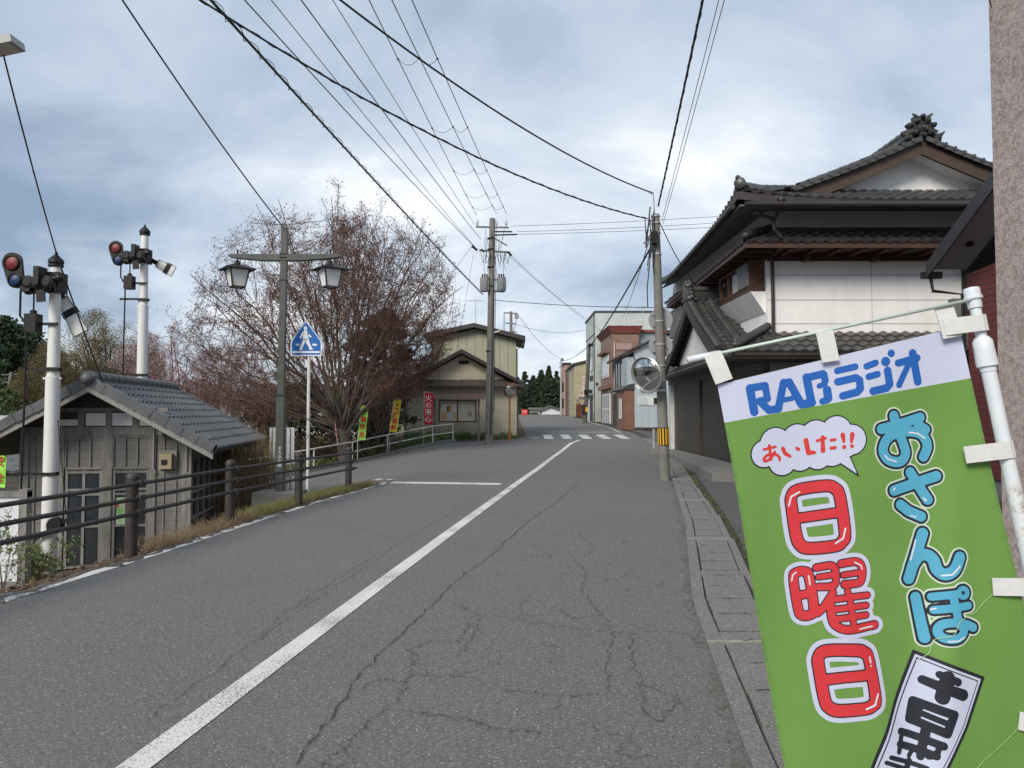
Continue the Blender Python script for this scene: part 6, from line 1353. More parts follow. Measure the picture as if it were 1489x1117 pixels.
# --- painted marks: strokes gathered into a distance field, cut into flat meshes laid on the cloth
ZA = lambda x, y: (1060 + x / 4.379, 490 + y / 4.379); ZB = lambda x, y: (1080 + x / 4.136, 640 + y / 4.136); ZC = lambda x, y: (1100 + x / 3.828, 860 + y / 3.828)
PXM = (Vector(uvpx(1200, 700)) - Vector(uvpx(1210, 700))).length / 10   # metres per photo px
h_ = .0021
def field(strokes, Z, sc, polys=(), ):
    """strokes: list of (points, radius or [r...]) in zoom px. returns grid"""
    S = []; k = PXM / sc
    for pts, r_ in strokes:
        if len(pts) > 3 and not hasattr(r_, '__len__'):   # round the corners (Catmull-Rom)
            closed = pts[0] == pts[-1]; q = list(pts); ext = ([q[-2]] + q + [q[1]]) if closed else ([q[0]] + q + [q[-1]]); sm = []
            for i in range(1, len(ext) - 2):
                p0, p1, p2, p3 = [np.array(v, float) for v in ext[i - 1:i + 3]]
                for u in (0, .2, .4, .6, .8): sm.append(tuple(.5 * ((2 * p1) + (p2 - p0) * u + (2 * p0 - 5 * p1 + 4 * p2 - p3) * u * u + (3 * p1 - p0 - 3 * p2 + p3) * u ** 3)))
            pts = sm + [pts[-1]]
        P = [uvpx(*Z(*p)) for p in pts]; rs = [r_ * k] * len(P) if not hasattr(r_, '__len__') else [q * k for q in r_]
        if len(P) == 1: S.append((P[0], P[0], rs[0], rs[0]))
        for i in range(len(P) - 1): S.append((P[i], P[i + 1], rs[i], rs[i + 1]))
    PG = [[uvpx(*Z(*p)) for p in pg] for pg in polys]
    pts = [s[0] for s in S] + [s[1] for s in S] + [q for pg in PG for q in pg]; mr = max([max(s[2], s[3]) for s in S] + [0]) + .028
    x0, x1 = min(p[0] for p in pts) - mr, max(p[0] for p in pts) + mr; y0, y1 = min(p[1] for p in pts) - mr, max(p[1] for p in pts) + mr
    X, Y = np.meshgrid(np.arange(x0, x1, h_), np.arange(y0, y1, h_)); D = np.full(X.shape, 9.0)
    for a, b, ra, rb in S:
        dx, dy = b[0] - a[0], b[1] - a[1]; L2 = dx * dx + dy * dy
        t = np.clip(((X - a[0]) * dx + (Y - a[1]) * dy) / L2, 0, 1) if L2 > 1e-12 else np.zeros_like(X)
        D = np.minimum(D, np.hypot(X - a[0] - t * dx, Y - a[1] - t * dy) - (ra + (rb - ra) * t))
    for pg in PG:
        ins = np.zeros(X.shape, bool); dd = np.full(X.shape, 9.0); n = len(pg)
        for i in range(n):
            a, b = pg[i], pg[(i + 1) % n]; dx, dy = b[0] - a[0], b[1] - a[1]
            c = ((a[1] > Y) != (b[1] > Y)) & (X < (dx) * (Y - a[1]) / (dy if abs(dy) > 1e-9 else 1e-9) + a[0]); ins ^= c
            t = np.clip(((X - a[0]) * dx + (Y - a[1]) * dy) / (dx * dx + dy * dy + 1e-12), 0, 1); dd = np.minimum(dd, np.hypot(X - a[0] - t * dx, Y - a[1] - t * dy))
        D = np.minimum(D, np.where(ins, -dd, dd))
    return X, Y, D
def cut(fl, lev, off, name, mt, par):
    X, Y, D = fl; D = D - lev * 1.0; ny, nx = D.shape; vs = []; fs = []; idx = {}
    def V(x, y):
        k = (round(x * 1e5), round(y * 1e5))
        if k not in idx: idx[k] = len(vs); vs.append(cloth(x, y, off))
        return idx[k]
    ok = (X > 0.001) & (X < BW - .001) & (Y > .001) & (Y < CH); D = np.where(ok, D, 1.0)
    neg = D < 0; full = neg[:-1, :-1] & neg[1:, :-1] & neg[:-1, 1:] & neg[1:, 1:]; any_ = neg[:-1, :-1] | neg[1:, :-1] | neg[:-1, 1:] | neg[1:, 1:]
    for j in range(ny - 1):
        i = 0
        row = np.nonzero(any_[j])[0]
        if not len(row): continue
        i = row[0]
        while i <= row[-1]:
            if full[j, i]:
                k = i
                while k < nx - 1 and full[j, k] and k - i < 6: k += 1
                fs.append((V(X[j, i], Y[j, i]), V(X[j, k], Y[j, k]), V(X[j + 1, k], Y[j + 1, k]), V(X[j + 1, i], Y[j + 1, i]))); i = k; continue
            if any_[j, i]:
                c = [(j, i), (j, i + 1), (j + 1, i + 1), (j + 1, i)]; poly = []
                for a in range(4):
                    p, q = c[a], c[(a + 1) % 4]; dp, dq = D[p], D[q]
                    if dp < 0: poly.append((X[p], Y[p]))
                    if (dp < 0) != (dq < 0): t = dp / (dp - dq); poly.append((X[p] + (X[q] - X[p]) * t, Y[p] + (Y[q] - Y[p]) * t))
                ii = [V(*p) for p in poly]; ii = [v for n_, v in enumerate(ii) if v != ii[n_ - 1]]
                if len(ii) >= 3: fs.append(tuple(ii))
            i += 1
    return MB().add(vs, fs).build(name, mt, par, True) if fs else None
INK = tone('banner_ink', (.010, .012, .022), .7); CY = mat('banner_cyan', (.07, .345, .52), .75, (.085, .37, .54), 8); RD_ = mat('banner_red', (.56, .025, .035), .75, (.60, .035, .045), 8); BLU = tone('banner_blue', (.008, .105, .42), .75); SHN = tone('banner_shine', (.62, .68, .75), .7)
ZL = .0008
rab = [([(128, 330), (155, 478)], 27), ([(128, 328), (225, 312)], 24), ([(225, 312), (240, 395)], 23), ([(240, 397), (185, 408)], 20), ([(190, 410), (250, 468), (310, 458)], 24), ([(310, 458), (345, 292)], 25), ([(340, 292), (385, 284)], 20), ([(382, 290), (460, 430), (528, 418)], 26), ([(330, 405), (400, 392)], 16),
       ([(494, 258), (524, 416)], 27), ([(494, 260), (600, 234)], 24), ([(606, 240), (613, 280)], 23), ([(611, 300), (575, 312)], 17), ([(624, 338), (630, 390)], 27), ([(626, 402), (594, 410)], 21),
       ([(690, 216), (802, 190)], 21), ([(692, 286), (805, 261), (828, 275), (832, 330), (812, 352), (722, 376)], 24), ([(873, 188), (930, 166)], 21), ([(886, 254), (943, 238)], 21), ([(1008, 215), (1022, 300), (1000, 326), (914, 346)], 25), ([(995, 157)], 30), ([(1031, 105)], 24),
       ([(1077, 166), (1203, 132)], 23), ([(1172, 102), (1209, 282)], 26), ([(1150, 165), (1085, 305)], 20)]
rab = [([p for p in a][i:i + 2], r) for a, r in rab for i in range(max(1, len(a) - 1))]
cut(field(rab, ZA, 4.379), 0, ZL, 'blue_lettering', BLU, cl)
bub = [([(290, 680)], 105), ([(430, 655)], 103), ([(550, 630)], 103), ([(680, 600)], 100), ([(772, 655)], 100), ([(220, 745)], 90), ([(335, 790)], 95), ([(450, 765)], 92), ([(560, 755)], 92), ([(650, 735)], 92), ([(300, 730), (740, 690)], 80), ([(720, 770), (818, 888)], [46, 3])]
fb = field(bub, ZA, 4.379); cut(fb, 0, ZL, 'speech_bubble_outline', INK, cl); cut(fb, -.0032, ZL * 2, 'speech_bubble', LAV, cl)
ais = [([(215, 718), (290, 700)], 8), ([(250, 692), (262, 780)], 9), ([(285, 732), (262, 770), (228, 792), (215, 778), (238, 754), (285, 748), (314, 764), (316, 784)], 8.5), ([(338, 712), (352, 742), (384, 760)], [13, 12, 9]), ([(424, 708), (438, 716)], [8, 11]), ([(485, 660), (500, 738), (538, 736)], [16, 15, 11]), ([(556, 662), (608, 645)], 9), ([(590, 636), (592, 724)], [10, 15]),
       ([(642, 658), (668, 655)], 9), ([(642, 709), (668, 705)], 10), ([(716, 625), (722, 668)], [15, 9]), ([(724, 702)], 13), ([(776, 622), (770, 668)], [15, 9]), ([(773, 696)], 12)]
cut(field(ais, ZA, 4.379), 0, ZL * 3, 'red_script', mat('banner_script_red', (.58, .035, .03), .7), cl)
def bubble(strokes, Z, sc, halo, dark, fillm, nm, shines=(), hal=LAV):
    f = field(strokes, Z, sc); cut(f, halo, ZL, nm + '_halo', hal, cl); cut(f, dark, ZL * 2, nm + '_outline', INK, cl); o = cut(f, 0, ZL * 3, nm, fillm, cl)
    if shines: cut(field(shines, Z, sc), 0, ZL * 4, nm + '_shine', SHN, cl)
PGL = tone('banner_pale_green', (.50, .62, .50), .8)
o_ = [([(965, 588), (1100, 552), (1225, 512)], 31), ([(1048, 502), (1075, 590), (1112, 680), (1128, 740), (1105, 785), (1060, 797), (1005, 778), (976, 730), (985, 680), (1020, 635), (1085, 608), (1165, 602), (1225, 615), (1262, 655), (1272, 705), (1248, 762)], 31), ([(1215, 560), (1262, 590)], 30)]
bubble(o_, ZA, 4.379, .0092, .0052, CY, 'cyan_kana_o', [([(985, 755), (1010, 780), (1065, 795)], 5), ([(1150, 608), (1210, 615), (1258, 645)], 5)], PGL)
sa = [([(908, 303), (1170, 217)], 30), ([(1012, 194), (1116, 358)], 30), ([(948, 388), (1000, 428), (1076, 460)], 29)]
bubble(sa, ZB, 4.136, .0092, .0052, CY, 'cyan_kana_sa', [([(905, 300), (910, 288)], 5), ([(1090, 350), (1108, 366)], 5), ([(1010, 455), (1045, 463)], 4)], PGL)
n_ = [([(1082, 562), (1000, 832)], 32), ([(1020, 760), (1060, 700), (1105, 690), (1140, 720), (1158, 775), (1200, 805), (1255, 775), (1288, 702)], 32)]
bubble(n_, ZB, 4.136, .0092, .0052, CY, 'cyan_kana_n', [([(1040, 602), (1010, 720)], 5), ([(1180, 812), (1240, 805), (1285, 755)], 5)], PGL)
ring = [(1127 + 24 * math.cos(a), 2 + 24 * math.sin(a)) for a in np.linspace(0, 2 * math.pi, 15)]
po = [([(886, 32), (930, 256)], 27), ([(965, 28), (1095, 8)], 20), (ring, 13), ([(975, 100), (1155, 72)], 20), ([(1075, 45), (1098, 160), (1125, 210), (1092, 250), (1020, 252), (990, 218), (1010, 178), (1075, 165), (1140, 175), (1180, 192)], 22)]
bubble(po, ZC, 3.828, .0092, .0052, CY, 'cyan_kana_po', [([(960, 98), (985, 90)], 4), ([(1035, 268), (1090, 265), (1125, 245)], 4)], PGL)
ni = [([(290, 400), (287, 345), (325, 300), (490, 275), (545, 290), (575, 340), (607, 560), (590, 610), (550, 635), (395, 650), (345, 630), (318, 570), (290, 400)], 31), ([(310, 472), (585, 432)], 26)]
bubble(ni, ZB, 4.136, .0135, .0029, RD_, 'red_kanji_day', [([(272, 395), (285, 340), (335, 312)], 5), ([(550, 620), (595, 590), (608, 530)], 5)])
yo = [([(310, 835), (325, 798), (372, 790), (398, 822), (432, 1018), (405, 1056), (362, 1056), (340, 1015), (310, 835)], 25), ([(332, 940), (412, 922)], 22),
      ([(438, 765), (525, 752), (552, 785), (552, 850), (528, 876), (455, 882)], 19), ([(452, 822), (535, 808)], 15), ([(585, 742), (678, 730), (712, 765), (712, 830), (690, 858), (605, 866)], 20), ([(600, 810), (700, 795)], 15),
      ([(535, 915), (490, 1000), (455, 1040)], 20), ([(625, 905), (640, 950), (665, 1125)], 16), ([(545, 955), (748, 932)], 16), ([(545, 1016), (742, 994)], 16), ([(550, 1074), (742, 1052)], 16), ([(522, 980), (535, 1075), (565, 1120), (640, 1138), (795, 1112)], 21)]
bubble(yo, ZB, 4.136, .0120, .0024, RD_, 'red_kanji_weekday', [([(298, 850), (305, 812), (325, 795)], 4), ([(395, 815), (405, 870)], 4), ([(665, 732), (705, 752), (712, 775)], 4), ([(700, 1135), (780, 1120)], 4)])
n2_ = [([(355, 430), (352, 375), (390, 335), (540, 325), (600, 340), (625, 385), (660, 590), (645, 630), (600, 655), (470, 670), (410, 650), (385, 600), (355, 430)], 29), ([(375, 500), (640, 458)], 25)]
bubble(n2_, ZC, 3.828, .0135, .0029, RD_, 'red_kanji_day', [([(627, 365), (632, 395)], 4.5), ([(634, 413)], 5), ([(610, 655), (655, 630), (672, 570)], 5)])
# white name strip with a black frame, crossing the foot of the visible cloth
def zc_poly(P): return [uvpx(*ZC(*p)) for p in P]
def inset(P, k): 
    c = Vector((sum(p[0] for p in P) / len(P), sum(p[1] for p in P) / len(P)))
    return P
tg = [(875, 325), (1245, 465), (1150, 750), (1035, 984), (900, 1320), (520, 1320), (645, 984), (745, 700)]
tgp = field([], ZC, 3.828, [tg])
cut(tgp, 0, ZL * 2, 'name_strip_frame', INK, cl); cut(tgp, -.0075, ZL * 3, 'name_strip', LAV, cl); cut(tgp, -.0125, ZL * 4, 'name_strip_rule', INK, cl); cut(tgp, -.0150, ZL * 5, 'name_strip_face', LAV, cl)
ch = [([(918, 488), (1115, 560)], [24, 32]), ([(1030, 465), (1005, 575)], [38, 38]), ([(992, 450), (1085, 488)], [20, 22]),
      ([(875, 610), (1065, 668), (1028, 772), (858, 712), (875, 610)], 25), ([(870, 660), (1045, 722)], 17), ([(905, 630), (888, 720)], 20),
      ([(808, 782), (1010, 842)], [20, 22]), ([(930, 775), (905, 915)], [24, 20]), ([(800, 852), (975, 900)], [20, 22]), ([(810, 810), (795, 895)], 14), ([(995, 830), (975, 900), (940, 910)], 15), ([(870, 880), (850, 915)], 12),
      ([(750, 925), (935, 975)], 13), ([(725, 955), (905, 1010)], 12), ([(850, 940), (800, 1080)], 15), ([(720, 1030), (880, 1075)], 16), ([(740, 1090), (860, 1120), (830, 1190), (720, 1160)], 18)]
ch = [(a, [q * .90 for q in r] if hasattr(r, '__len__') else r * .90) for a, r in ch]; ch = [(a[i:i + 2], r) if not hasattr(r, '__len__') else (a, r) for a, r in ch for i in range(max(1, len(a) - 1) if not hasattr(r, '__len__') else 1)]
cut(field(ch, ZC, 3.828), 0, ZL * 6, 'black_lettering', INK, cl)
cre = [([(1310, 0), (1245, 50), (1195, 105), (1150, 125), (1095, 165), (1060, 232), (970, 262), (945, 340), (880, 385)], 2.0), ([(1440, 700), (1425, 760), (1330, 850), (1240, 930), (1190, 984)], 2.0)]
for c_ in cre: cut(field([c_], ZC, 3.828), 0, ZL * 7, 'crease_line', tone('crease_pale', (.42, .58, .30), .7), cl)
# pole, crossbar, joints, tabs
PW = mat('banner_pole_white', (.70, .74, .78), .25, (.64, .68, .72), 12); TABM = mat('woven_tab', (.66, .67, .66), .9, (.60, .61, .60), 60, bump=.12, bscale=500)
PT, PB = at(1413, 424, 1.75), at(1491, 790, 1.70); pd = (PB - PT).normalized(); base = PT + pd * ((PT.z + .0) / -pd.z)
ORG_ = Vector(base)
def pp(py): return PT + pd * ((PB - PT).length * (py - 424) / 366)
MB().tube([PT, pp(520)], .0125, 18).build('upper_pole', PW, flag, 'auto'); MB().tube([pp(515), base], .0165, 18).build('lower_pole', PW, flag, 'auto')
MB().lathe(pp(493), [(.0155, 0), (.022, .01), (.0225, .03), (.024, .06), (.024, .072), (.0185, .075), (.018, .085)], 20, pd).build('pole_joint', PW, flag, 'auto')
MB().lathe(pp(418), [(.010, 0), (.0175, .002), (.0185, .006), (.0185, .022), (.021, .024), (.021, .03), (.0165, .032), (.016, .052)], 20, pd).build('pole_cap', PW, flag, 'auto')
c0, c1 = at(1003, 523, 1.76), at(1412, 436, 1.74); MB().tube([c0, c1], .0042, 10).build('crossbar', mat('fibre_rod', (.50, .62, .55), .35), flag, True)
MB().tube([c0 + (c1 - c0) * -.008, c0 + (c1 - c0) * .1], [.008, .0085], 12).build('crossbar_sleeve', PW, flag, True)
def tab(P, w):
    m = MB(); pts = [Vector(p) for p in P]; vs = []
    d0 = (pts[-1] - pts[0]).normalized(); side = d0.cross(BN).normalized() * w / 2
    n = len(pts)
    for p in pts: vs += [p - side + BN * .0015, p + side + BN * .0015, p + side - BN * .0015, p - side - BN * .0015]
    fs = []
    for i in range(n - 1):
        for k in range(4): fs.append((4 * i + k, 4 * i + (k + 1) % 4, 4 * i + 4 + (k + 1) % 4, 4 * i + 4 + k))
    fs += [(3, 2, 1, 0), tuple(range(4 * n - 4, 4 * n))]
    m.add(vs, fs); return m.build('tab', TABM, flag)
def plane_at(px, py, off): x, y = uvpx(px, py); return TL + BU * x + BDn * y + BN * off
for top, bot, w in (((1035, 516), (1051, 556), .044), ((1196, 481), (1205, 527), .042), ((1369, 446), (1381, 492), .046)):
    A = plane_at(*top, .004); B = plane_at(*bot, .012); tab([A - (B - A) * .05 + BN * -.004, A + BN * .004, A.lerp(B, .4) + BN * .004, B], w)
for py, xl_, yl_ in ((473, 1368, 478), (658, 1398, 662), (849, 1438, 852), (1040, 1476, 1045)):
    A = plane_at(xl_, yl_, .014); B = pp(py) + BN * .019; A2 = A.lerp(B, .5) + BN * .002; tab([A, A2, B, B + (B - A).normalized() * .012 - BN * .006], .040)
m = MB(); a_ = pp(735) ; m.lathe(pp(700), [(.0169, 0), (.0169, .16)], 18, pd); st = m.build('torn_sticker', mat('worn_sticker', (.66, .69, .71), .6, (.30, .24, .15), 40, lo=.55, hi=.72), flag, 'auto')
m = MB(); m.lathe(base + Vector((0, 0, 0)), [(.20, 0), (.20, .10), (.15, .16), (.05, .18)], 24); m.build('base_weight', mat('base_grey', (.2, .2, .2), .7), flag, 'auto')
flag_children_done = True
# ================================================================== vegetation
rng = np.random.default_rng(11)
BARK = mat('zelkova_bark', (.105, .083, .066), .9, (.17, .138, .112), 5, bump=.5)
TWIG = mat('reddish_twig', (.095, .056, .044), .9, (.155, .092, .068), 2)
BUD = mat('russet_buds', (.11, .045, .030), .9, (.165, .075, .048), .6)
GREYTW = mat('grey_twig', (.15, .125, .105), .9, (.22, .185, .16), 2)
PINK = mat('pale_blossom', (.36, .21, .22), .9, (.52, .35, .365), .8)
PINKT = mat('cherry_twig', (.10, .06, .055), .9, (.17, .10, .09), 2)
OLV = mat('olive_catkins', (.10, .082, .035), .9, (.17, .14, .065), .5)
PINE = mat('pine_needles', (.016, .034, .014), .9, (.04, .07, .028), .7)
DKEV = mat('dark_evergreen', (.014, .026, .012), .85, (.035, .052, .022), 1.2)
CON = mat('cedar_needles', (.014, .028, .014), .9, (.038, .06, .027), .35)
LEAF = mat('fresh_shrub_leaf', (.10, .15, .035), .7, (.17, .22, .07), 3)
DRY = mat('dry_reed', (.20, .14, .08), .95, (.32, .245, .15), 3); HEDG = mat('brown_hedge', (.06, .04, .028), .95, (.12, .085, .055), 2)
def tree(name, label, base, grower, trunk, twig, buds=None, bmat=None, bsize=.03, per=3, brad=.2, group=None, thick=.02, cat='tree'):
    t = thing(name, base, label, cat, group); big, small = grower.meshes(thick)
    if big is not None: np_obj('trunk', *big, trunk, t)
    cr_ = np_obj('crown', *small, twig, t)
    if bmat: V, Q = leaves([tuple(p) for p in grower.tips], brad, bsize, rng, per=per); np_obj('buds', V, Q, bmat, cr_)
    return t
# zelkova: broad dome of rising limbs
zx, zy = at(503, 630, 28.5).x, 28.5; zg_ = G(zx, zy); cz = Vector((zx - .75, zy, zg_ + 5.6))
def in_z(p):
    q = p - cz; lump = 1 + .06 * math.sin(3.1 * math.atan2(q.y, q.x) + 2 * q.z) + .05 * math.sin(5 * math.atan2(q.z, q.x)); rz = 4.75 if q.z > 0 else 5.6
    hh = p.z - (zg_ + 1.35); dx = p.x - zx; r_ = math.hypot(dx, p.y - zy)
    if r_ > .45 + (max(0, hh) * 1.75 if dx < 0 else 1.1 * min(2.2, max(0, hh)) + 2.2 * max(0, hh - 2.2)): return False
    e_ = 2.7 if q.z > 0 else 2.0
    return (math.hypot(q.x / 5.55, q.y / 4.6)) ** e_ + abs(q.z / rz) ** e_ < (lump + .10 * math.sin(9 * q.x + 4 * q.y)) ** 2
g = Grow(4, in_z, up=.0, wob=.06); tb = Vector((zx, zy, zg_ - .1)); t1 = tb + Vector((-.15, 0, 1.6))
prof = [(0, .42), (.15, .33), (.5, .27), (1.2, .26), (1.7, .30)]
for (a, ra), (b, rb_) in zip(prof[:-1], prof[1:]): g.S.append((*(tb + (t1 - tb) * (a / 1.6)), *(tb + (t1 - tb) * (b / 1.6)), ra, rb_))
rz_ = random.Random(12)
def crown_r(az, ph):
    w = (1 + math.cos(az)) / 2; rr_ = interp(ph, [0, 20, 40, 50, 62], [8.7, 8.6, 7.9, 6.4, 3.4]); rl_ = interp(ph, [0, 20, 45, 58, 75, 92], [8.7, 8.8, 8.5, 7.8, 6.2, 3.2]); return (rr_ * w + rl_ * (1 - w)) * (1 + .05 * math.sin(4 * az + ph * .09) + .035 * math.sin(9 * az + ph * .21))
def pmax(az): return 60 + 24 * (1 - math.cos(az)) / 2
def sdir(az, ph): s_, c_ = math.sin(R(ph)), math.cos(R(ph)); return Vector((math.cos(az) * s_, math.sin(az) * s_ * .82, c_))
def curve(a, b, bend, n, r0, r1):
    m_ = a.lerp(b, .5) + bend; pts = [a.lerp(m_, k / n).lerp(m_.lerp(b, k / n), k / n) for k in range(n + 1)]
    pts = [p + Vector((rz_.gauss(0, 1), rz_.gauss(0, 1), rz_.gauss(0, 1))) * ((b - a).length * .008) if 0 < k < n else p for k, p in enumerate(pts)]
    rad = [r0 + (r1 - r0) * (k / n) ** .8 for k in range(n + 1)]
    for k in range(n): g.S.append((*pts[k], *pts[k + 1], rad[k], rad[k + 1]))
    return pts, rad
def along(pts, t): f = t * (len(pts) - 1); i = min(len(pts) - 2, int(f)); return pts[i].lerp(pts[i + 1], f - i), (pts[i + 1] - pts[i]).normalized(), i
NL = 44
for k in range(NL):
    az = 2.39996 * k + rz_.uniform(-.15, .15); ph = pmax(az) * ((k + .5) / NL) ** .60; Rr = crown_r(az, ph) * rz_.uniform(.95, 1.04)
    st_ = t1 - Vector((0, 0, rz_.uniform(0, .55))); en = t1 + sdir(az, ph) * Rr
    pts, rad = curve(st_, en, Vector((-sdir(az, ph).x, -sdir(az, ph).y, .0)) * Rr * .05 + Vector((0, 0, Rr * .06 * math.sin(R(ph)))), 10, rz_.uniform(.055, .10), .012)
    for c in range(15):
        t = .30 + .66 * (c + rz_.random()) / 15; p, d, i = along(pts, t); az2 = az + rz_.gauss(0, .30) / max(.35, math.sin(R(ph))) ** .8; ph2 = min(pmax(az2) + 4, max(0, ph + rz_.gauss(0, 12))); e = t1 + sdir(az2, ph2) * crown_r(az2, ph2) * rz_.uniform(.62 + .28 * t, 1.02)
        if (e - p).length > 3.6: e = p + (e - p).normalized() * rz_.uniform(2.2, 3.6)
        p2, r2_ = curve(p, e, Vector((rz_.gauss(0, .08), rz_.gauss(0, .08), -.08)) * (e - p).length, 6, max(.012, rad[i] * .42), .006)
        for q in range(9):
            u = .15 + .85 * (q + rz_.random()) / 9; p3, d3, i3 = along(p2, min(.99, u)); ax = d3.orthogonal().normalized(); ax.rotate(Matrix.Rotation(rz_.uniform(0, 6.283), 3, d3)); d4 = d3.copy(); d4.rotate(Matrix.Rotation(R(rz_.gauss(30, 8)), 3, ax)); d4 = (d4 + Vector((0, 0, .12))).normalized(); l4 = rz_.uniform(.35, .95) * (1.1 - .5 * u)
            p5, r5 = curve(p3, p3 + d4 * l4, Vector((0, 0, -.03)), 3, .0075, .004)
            for z_ in range(5):
                p6, d6, _i = along(p5, rz_.uniform(.2, 1.0) * .99); ax = d6.orthogonal().normalized(); ax.rotate(Matrix.Rotation(rz_.uniform(0, 6.283), 3, d6)); d7 = d6.copy(); d7.rotate(Matrix.Rotation(R(rz_.gauss(32, 9)), 3, ax)); e7 = p6 + d7 * rz_.uniform(.12, .32); g.S.append((*p6, *e7, .0045, .003)); g.tips.append(e7)
for _p in list(g.tips):
    if _p.z > cz.z - .6: g.tips.append(_p + Vector((rz_.gauss(0, .09), rz_.gauss(0, .09), rz_.gauss(0, .08)))); g.tips.append(_p + Vector((rz_.gauss(0, .12), rz_.gauss(0, .12), rz_.gauss(0, .1))))
zel = tree('zelkova_tree', 'huge bare zelkova with a wide fan of limbs and russet buds behind the lamp post', tb, g, BARK, TWIG, True, BUD, .030, 1, .06, thick=.03)
print('zelkova', len(g.S), len(g.tips))
m = MB(); m.tube([(zx - .35, zy - .33, zg_ + 1.7), (zx - .3, zy - .36, zg_ + 1.2), (zx - .22, zy - .36, zg_ + .8)], .025, 6); o = m.build('red_white_cord', mat('cord_red_white', (.6, .05, .05), .6, (.75, .75, .75), 14, lo=.49, hi=.51)); tag(o, 'red and white striped cord hanging on the zelkova trunk', 'cord')
# bare grey shrub right of it
def ellipsoid(c, rx, ry, rz, rzl=None): 
    c = Vector(c)
    return lambda p: ((p.x - c.x) / rx) ** 2 + ((p.y - c.y) / ry) ** 2 + ((p.z - c.z) / (rz if p.z > c.z else (rzl or rz))) ** 2 < 1 + .12 * math.sin(7 * p.x + 5 * p.z)
def bare(px, pyt, Y, w, label, seed, twig=GREYTW, name='bare_tree', limbs=9, tilt=38, trunk_h=.5, per=0, bm=None, bs=.03, group=None, spec=None, r0=.05, brad=.15, cat='tree', thick=.03, zb=None):
    x = at(px, 600, Y).x; zb = G(x, Y) if zb is None else zb; zt_ = at(px, pyt, Y).z; H = zt_ - zb; g = Grow(seed, ellipsoid((x, Y, zb + H * .52), w / 2, w / 2.2, H * .49, H * .6), up=.06, wob=.10); b = Vector((x, Y, zb - .1)); t = b + Vector((0, 0, .1 + trunk_h)); g.S.append((*b, *t, r0 * 2.2, r0 * 1.6)); rr = random.Random(seed)
    spec = spec or [(6, 8, 28, .5, .2), (5, 6, 32, .5, .15), (4, 0, 0, 0, 0)]
    for k in range(limbs):
        az = 2 * math.pi * (k + rr.random() * .6) / limbs; tl = R(rr.uniform(tilt * .2, tilt)); d = Vector((math.cos(az) * math.sin(tl), math.sin(az) * math.sin(tl), math.cos(tl))); g.branch(t - Vector((0, 0, rr.random() * trunk_h * .5)), d, H * rr.uniform(.7, .95), r0, 0, spec)
    return tree(name, label, b, g, BARK if thick else twig, twig, bool(bm), bm, bs, per, brad, group, thick, cat)
bare(549, 520, 30.8, 2.8, 'bare grey brown shrubby tree standing left of the tan hall', 5, limbs=14, tilt=55, trunk_h=.9, spec=[(6, 10, 32, .5, .15), (5, 8, 36, .5, .1), (4, 0, 0, 0, 0)], r0=.045)
S4 = [(7, 9, 30, .5, .2), (5, 7, 34, .5, .12), (4, 5, 38, .5, .1), (3, 0, 0, 0, 0)]
gc = 'pink blossoming cherry trees in the park'
for i, (px, pt, Y, w, lb) in enumerate(((262, 476, 33, 6.2, 'largest pink cherry in early blossom, right behind the second signal'), (322, 505, 38, 5.0, 'pink cherry in thin blossom left of the lamp post'), (212, 500, 40, 5.5, 'pink cherry partly hidden behind the farther signal mast'), (372, 540, 42, 4.2, 'low pale pink cherry showing just left of the lamp post'))):
    bare(px, pt, Y, w, lb, 20 + i, PINKT, 'cherry_tree', 9, 46, .9, 2, PINK, .026, gc, S4, .06, .18)
gw_ = 'budding olive brown trees at the left'
for i, (px, pt, Y, w, lb) in enumerate(((148, 455, 46, 7.0, 'tallest olive brown budding tree between the two signals'), (112, 488, 44, 6.0, 'olive brown budding tree just right of the nearer signal'), (190, 500, 50, 6, 'olive brown budding tree left of the farther signal mast'), (72, 528, 43, 4.4, 'low olive brown tree behind the nearer signal mast'))):
    bare(px, pt, Y, w, lb, 40 + i, mat('olive_twig', (.14, .115, .06), .9, (.22, .185, .11), 1), 'budding_tree', 13, 42, .8, 5, OLV, .032, gw_, S4, .08, .35)
for i, (px, pt, Y, w, lb) in enumerate(((437, 545, 48, 4.5, 'thin bare tree in the park between lamp post and crossing sign'), (395, 560, 55, 5, 'small bare tree far behind the lamp post'), (300, 560, 58, 5, 'bare reddish tree beyond the shed roof end'))):
    bare(px, pt, Y, w, lb, 60 + i, GREYTW if i < 2 else PINKT, 'bare_tree', 8, 45, .8, 0, None, group='small bare park trees', spec=[(6, 7, 32, .5, .2), (4, 6, 36, .5, .1), (3, 0, 0, 0, 0)], r0=.06)
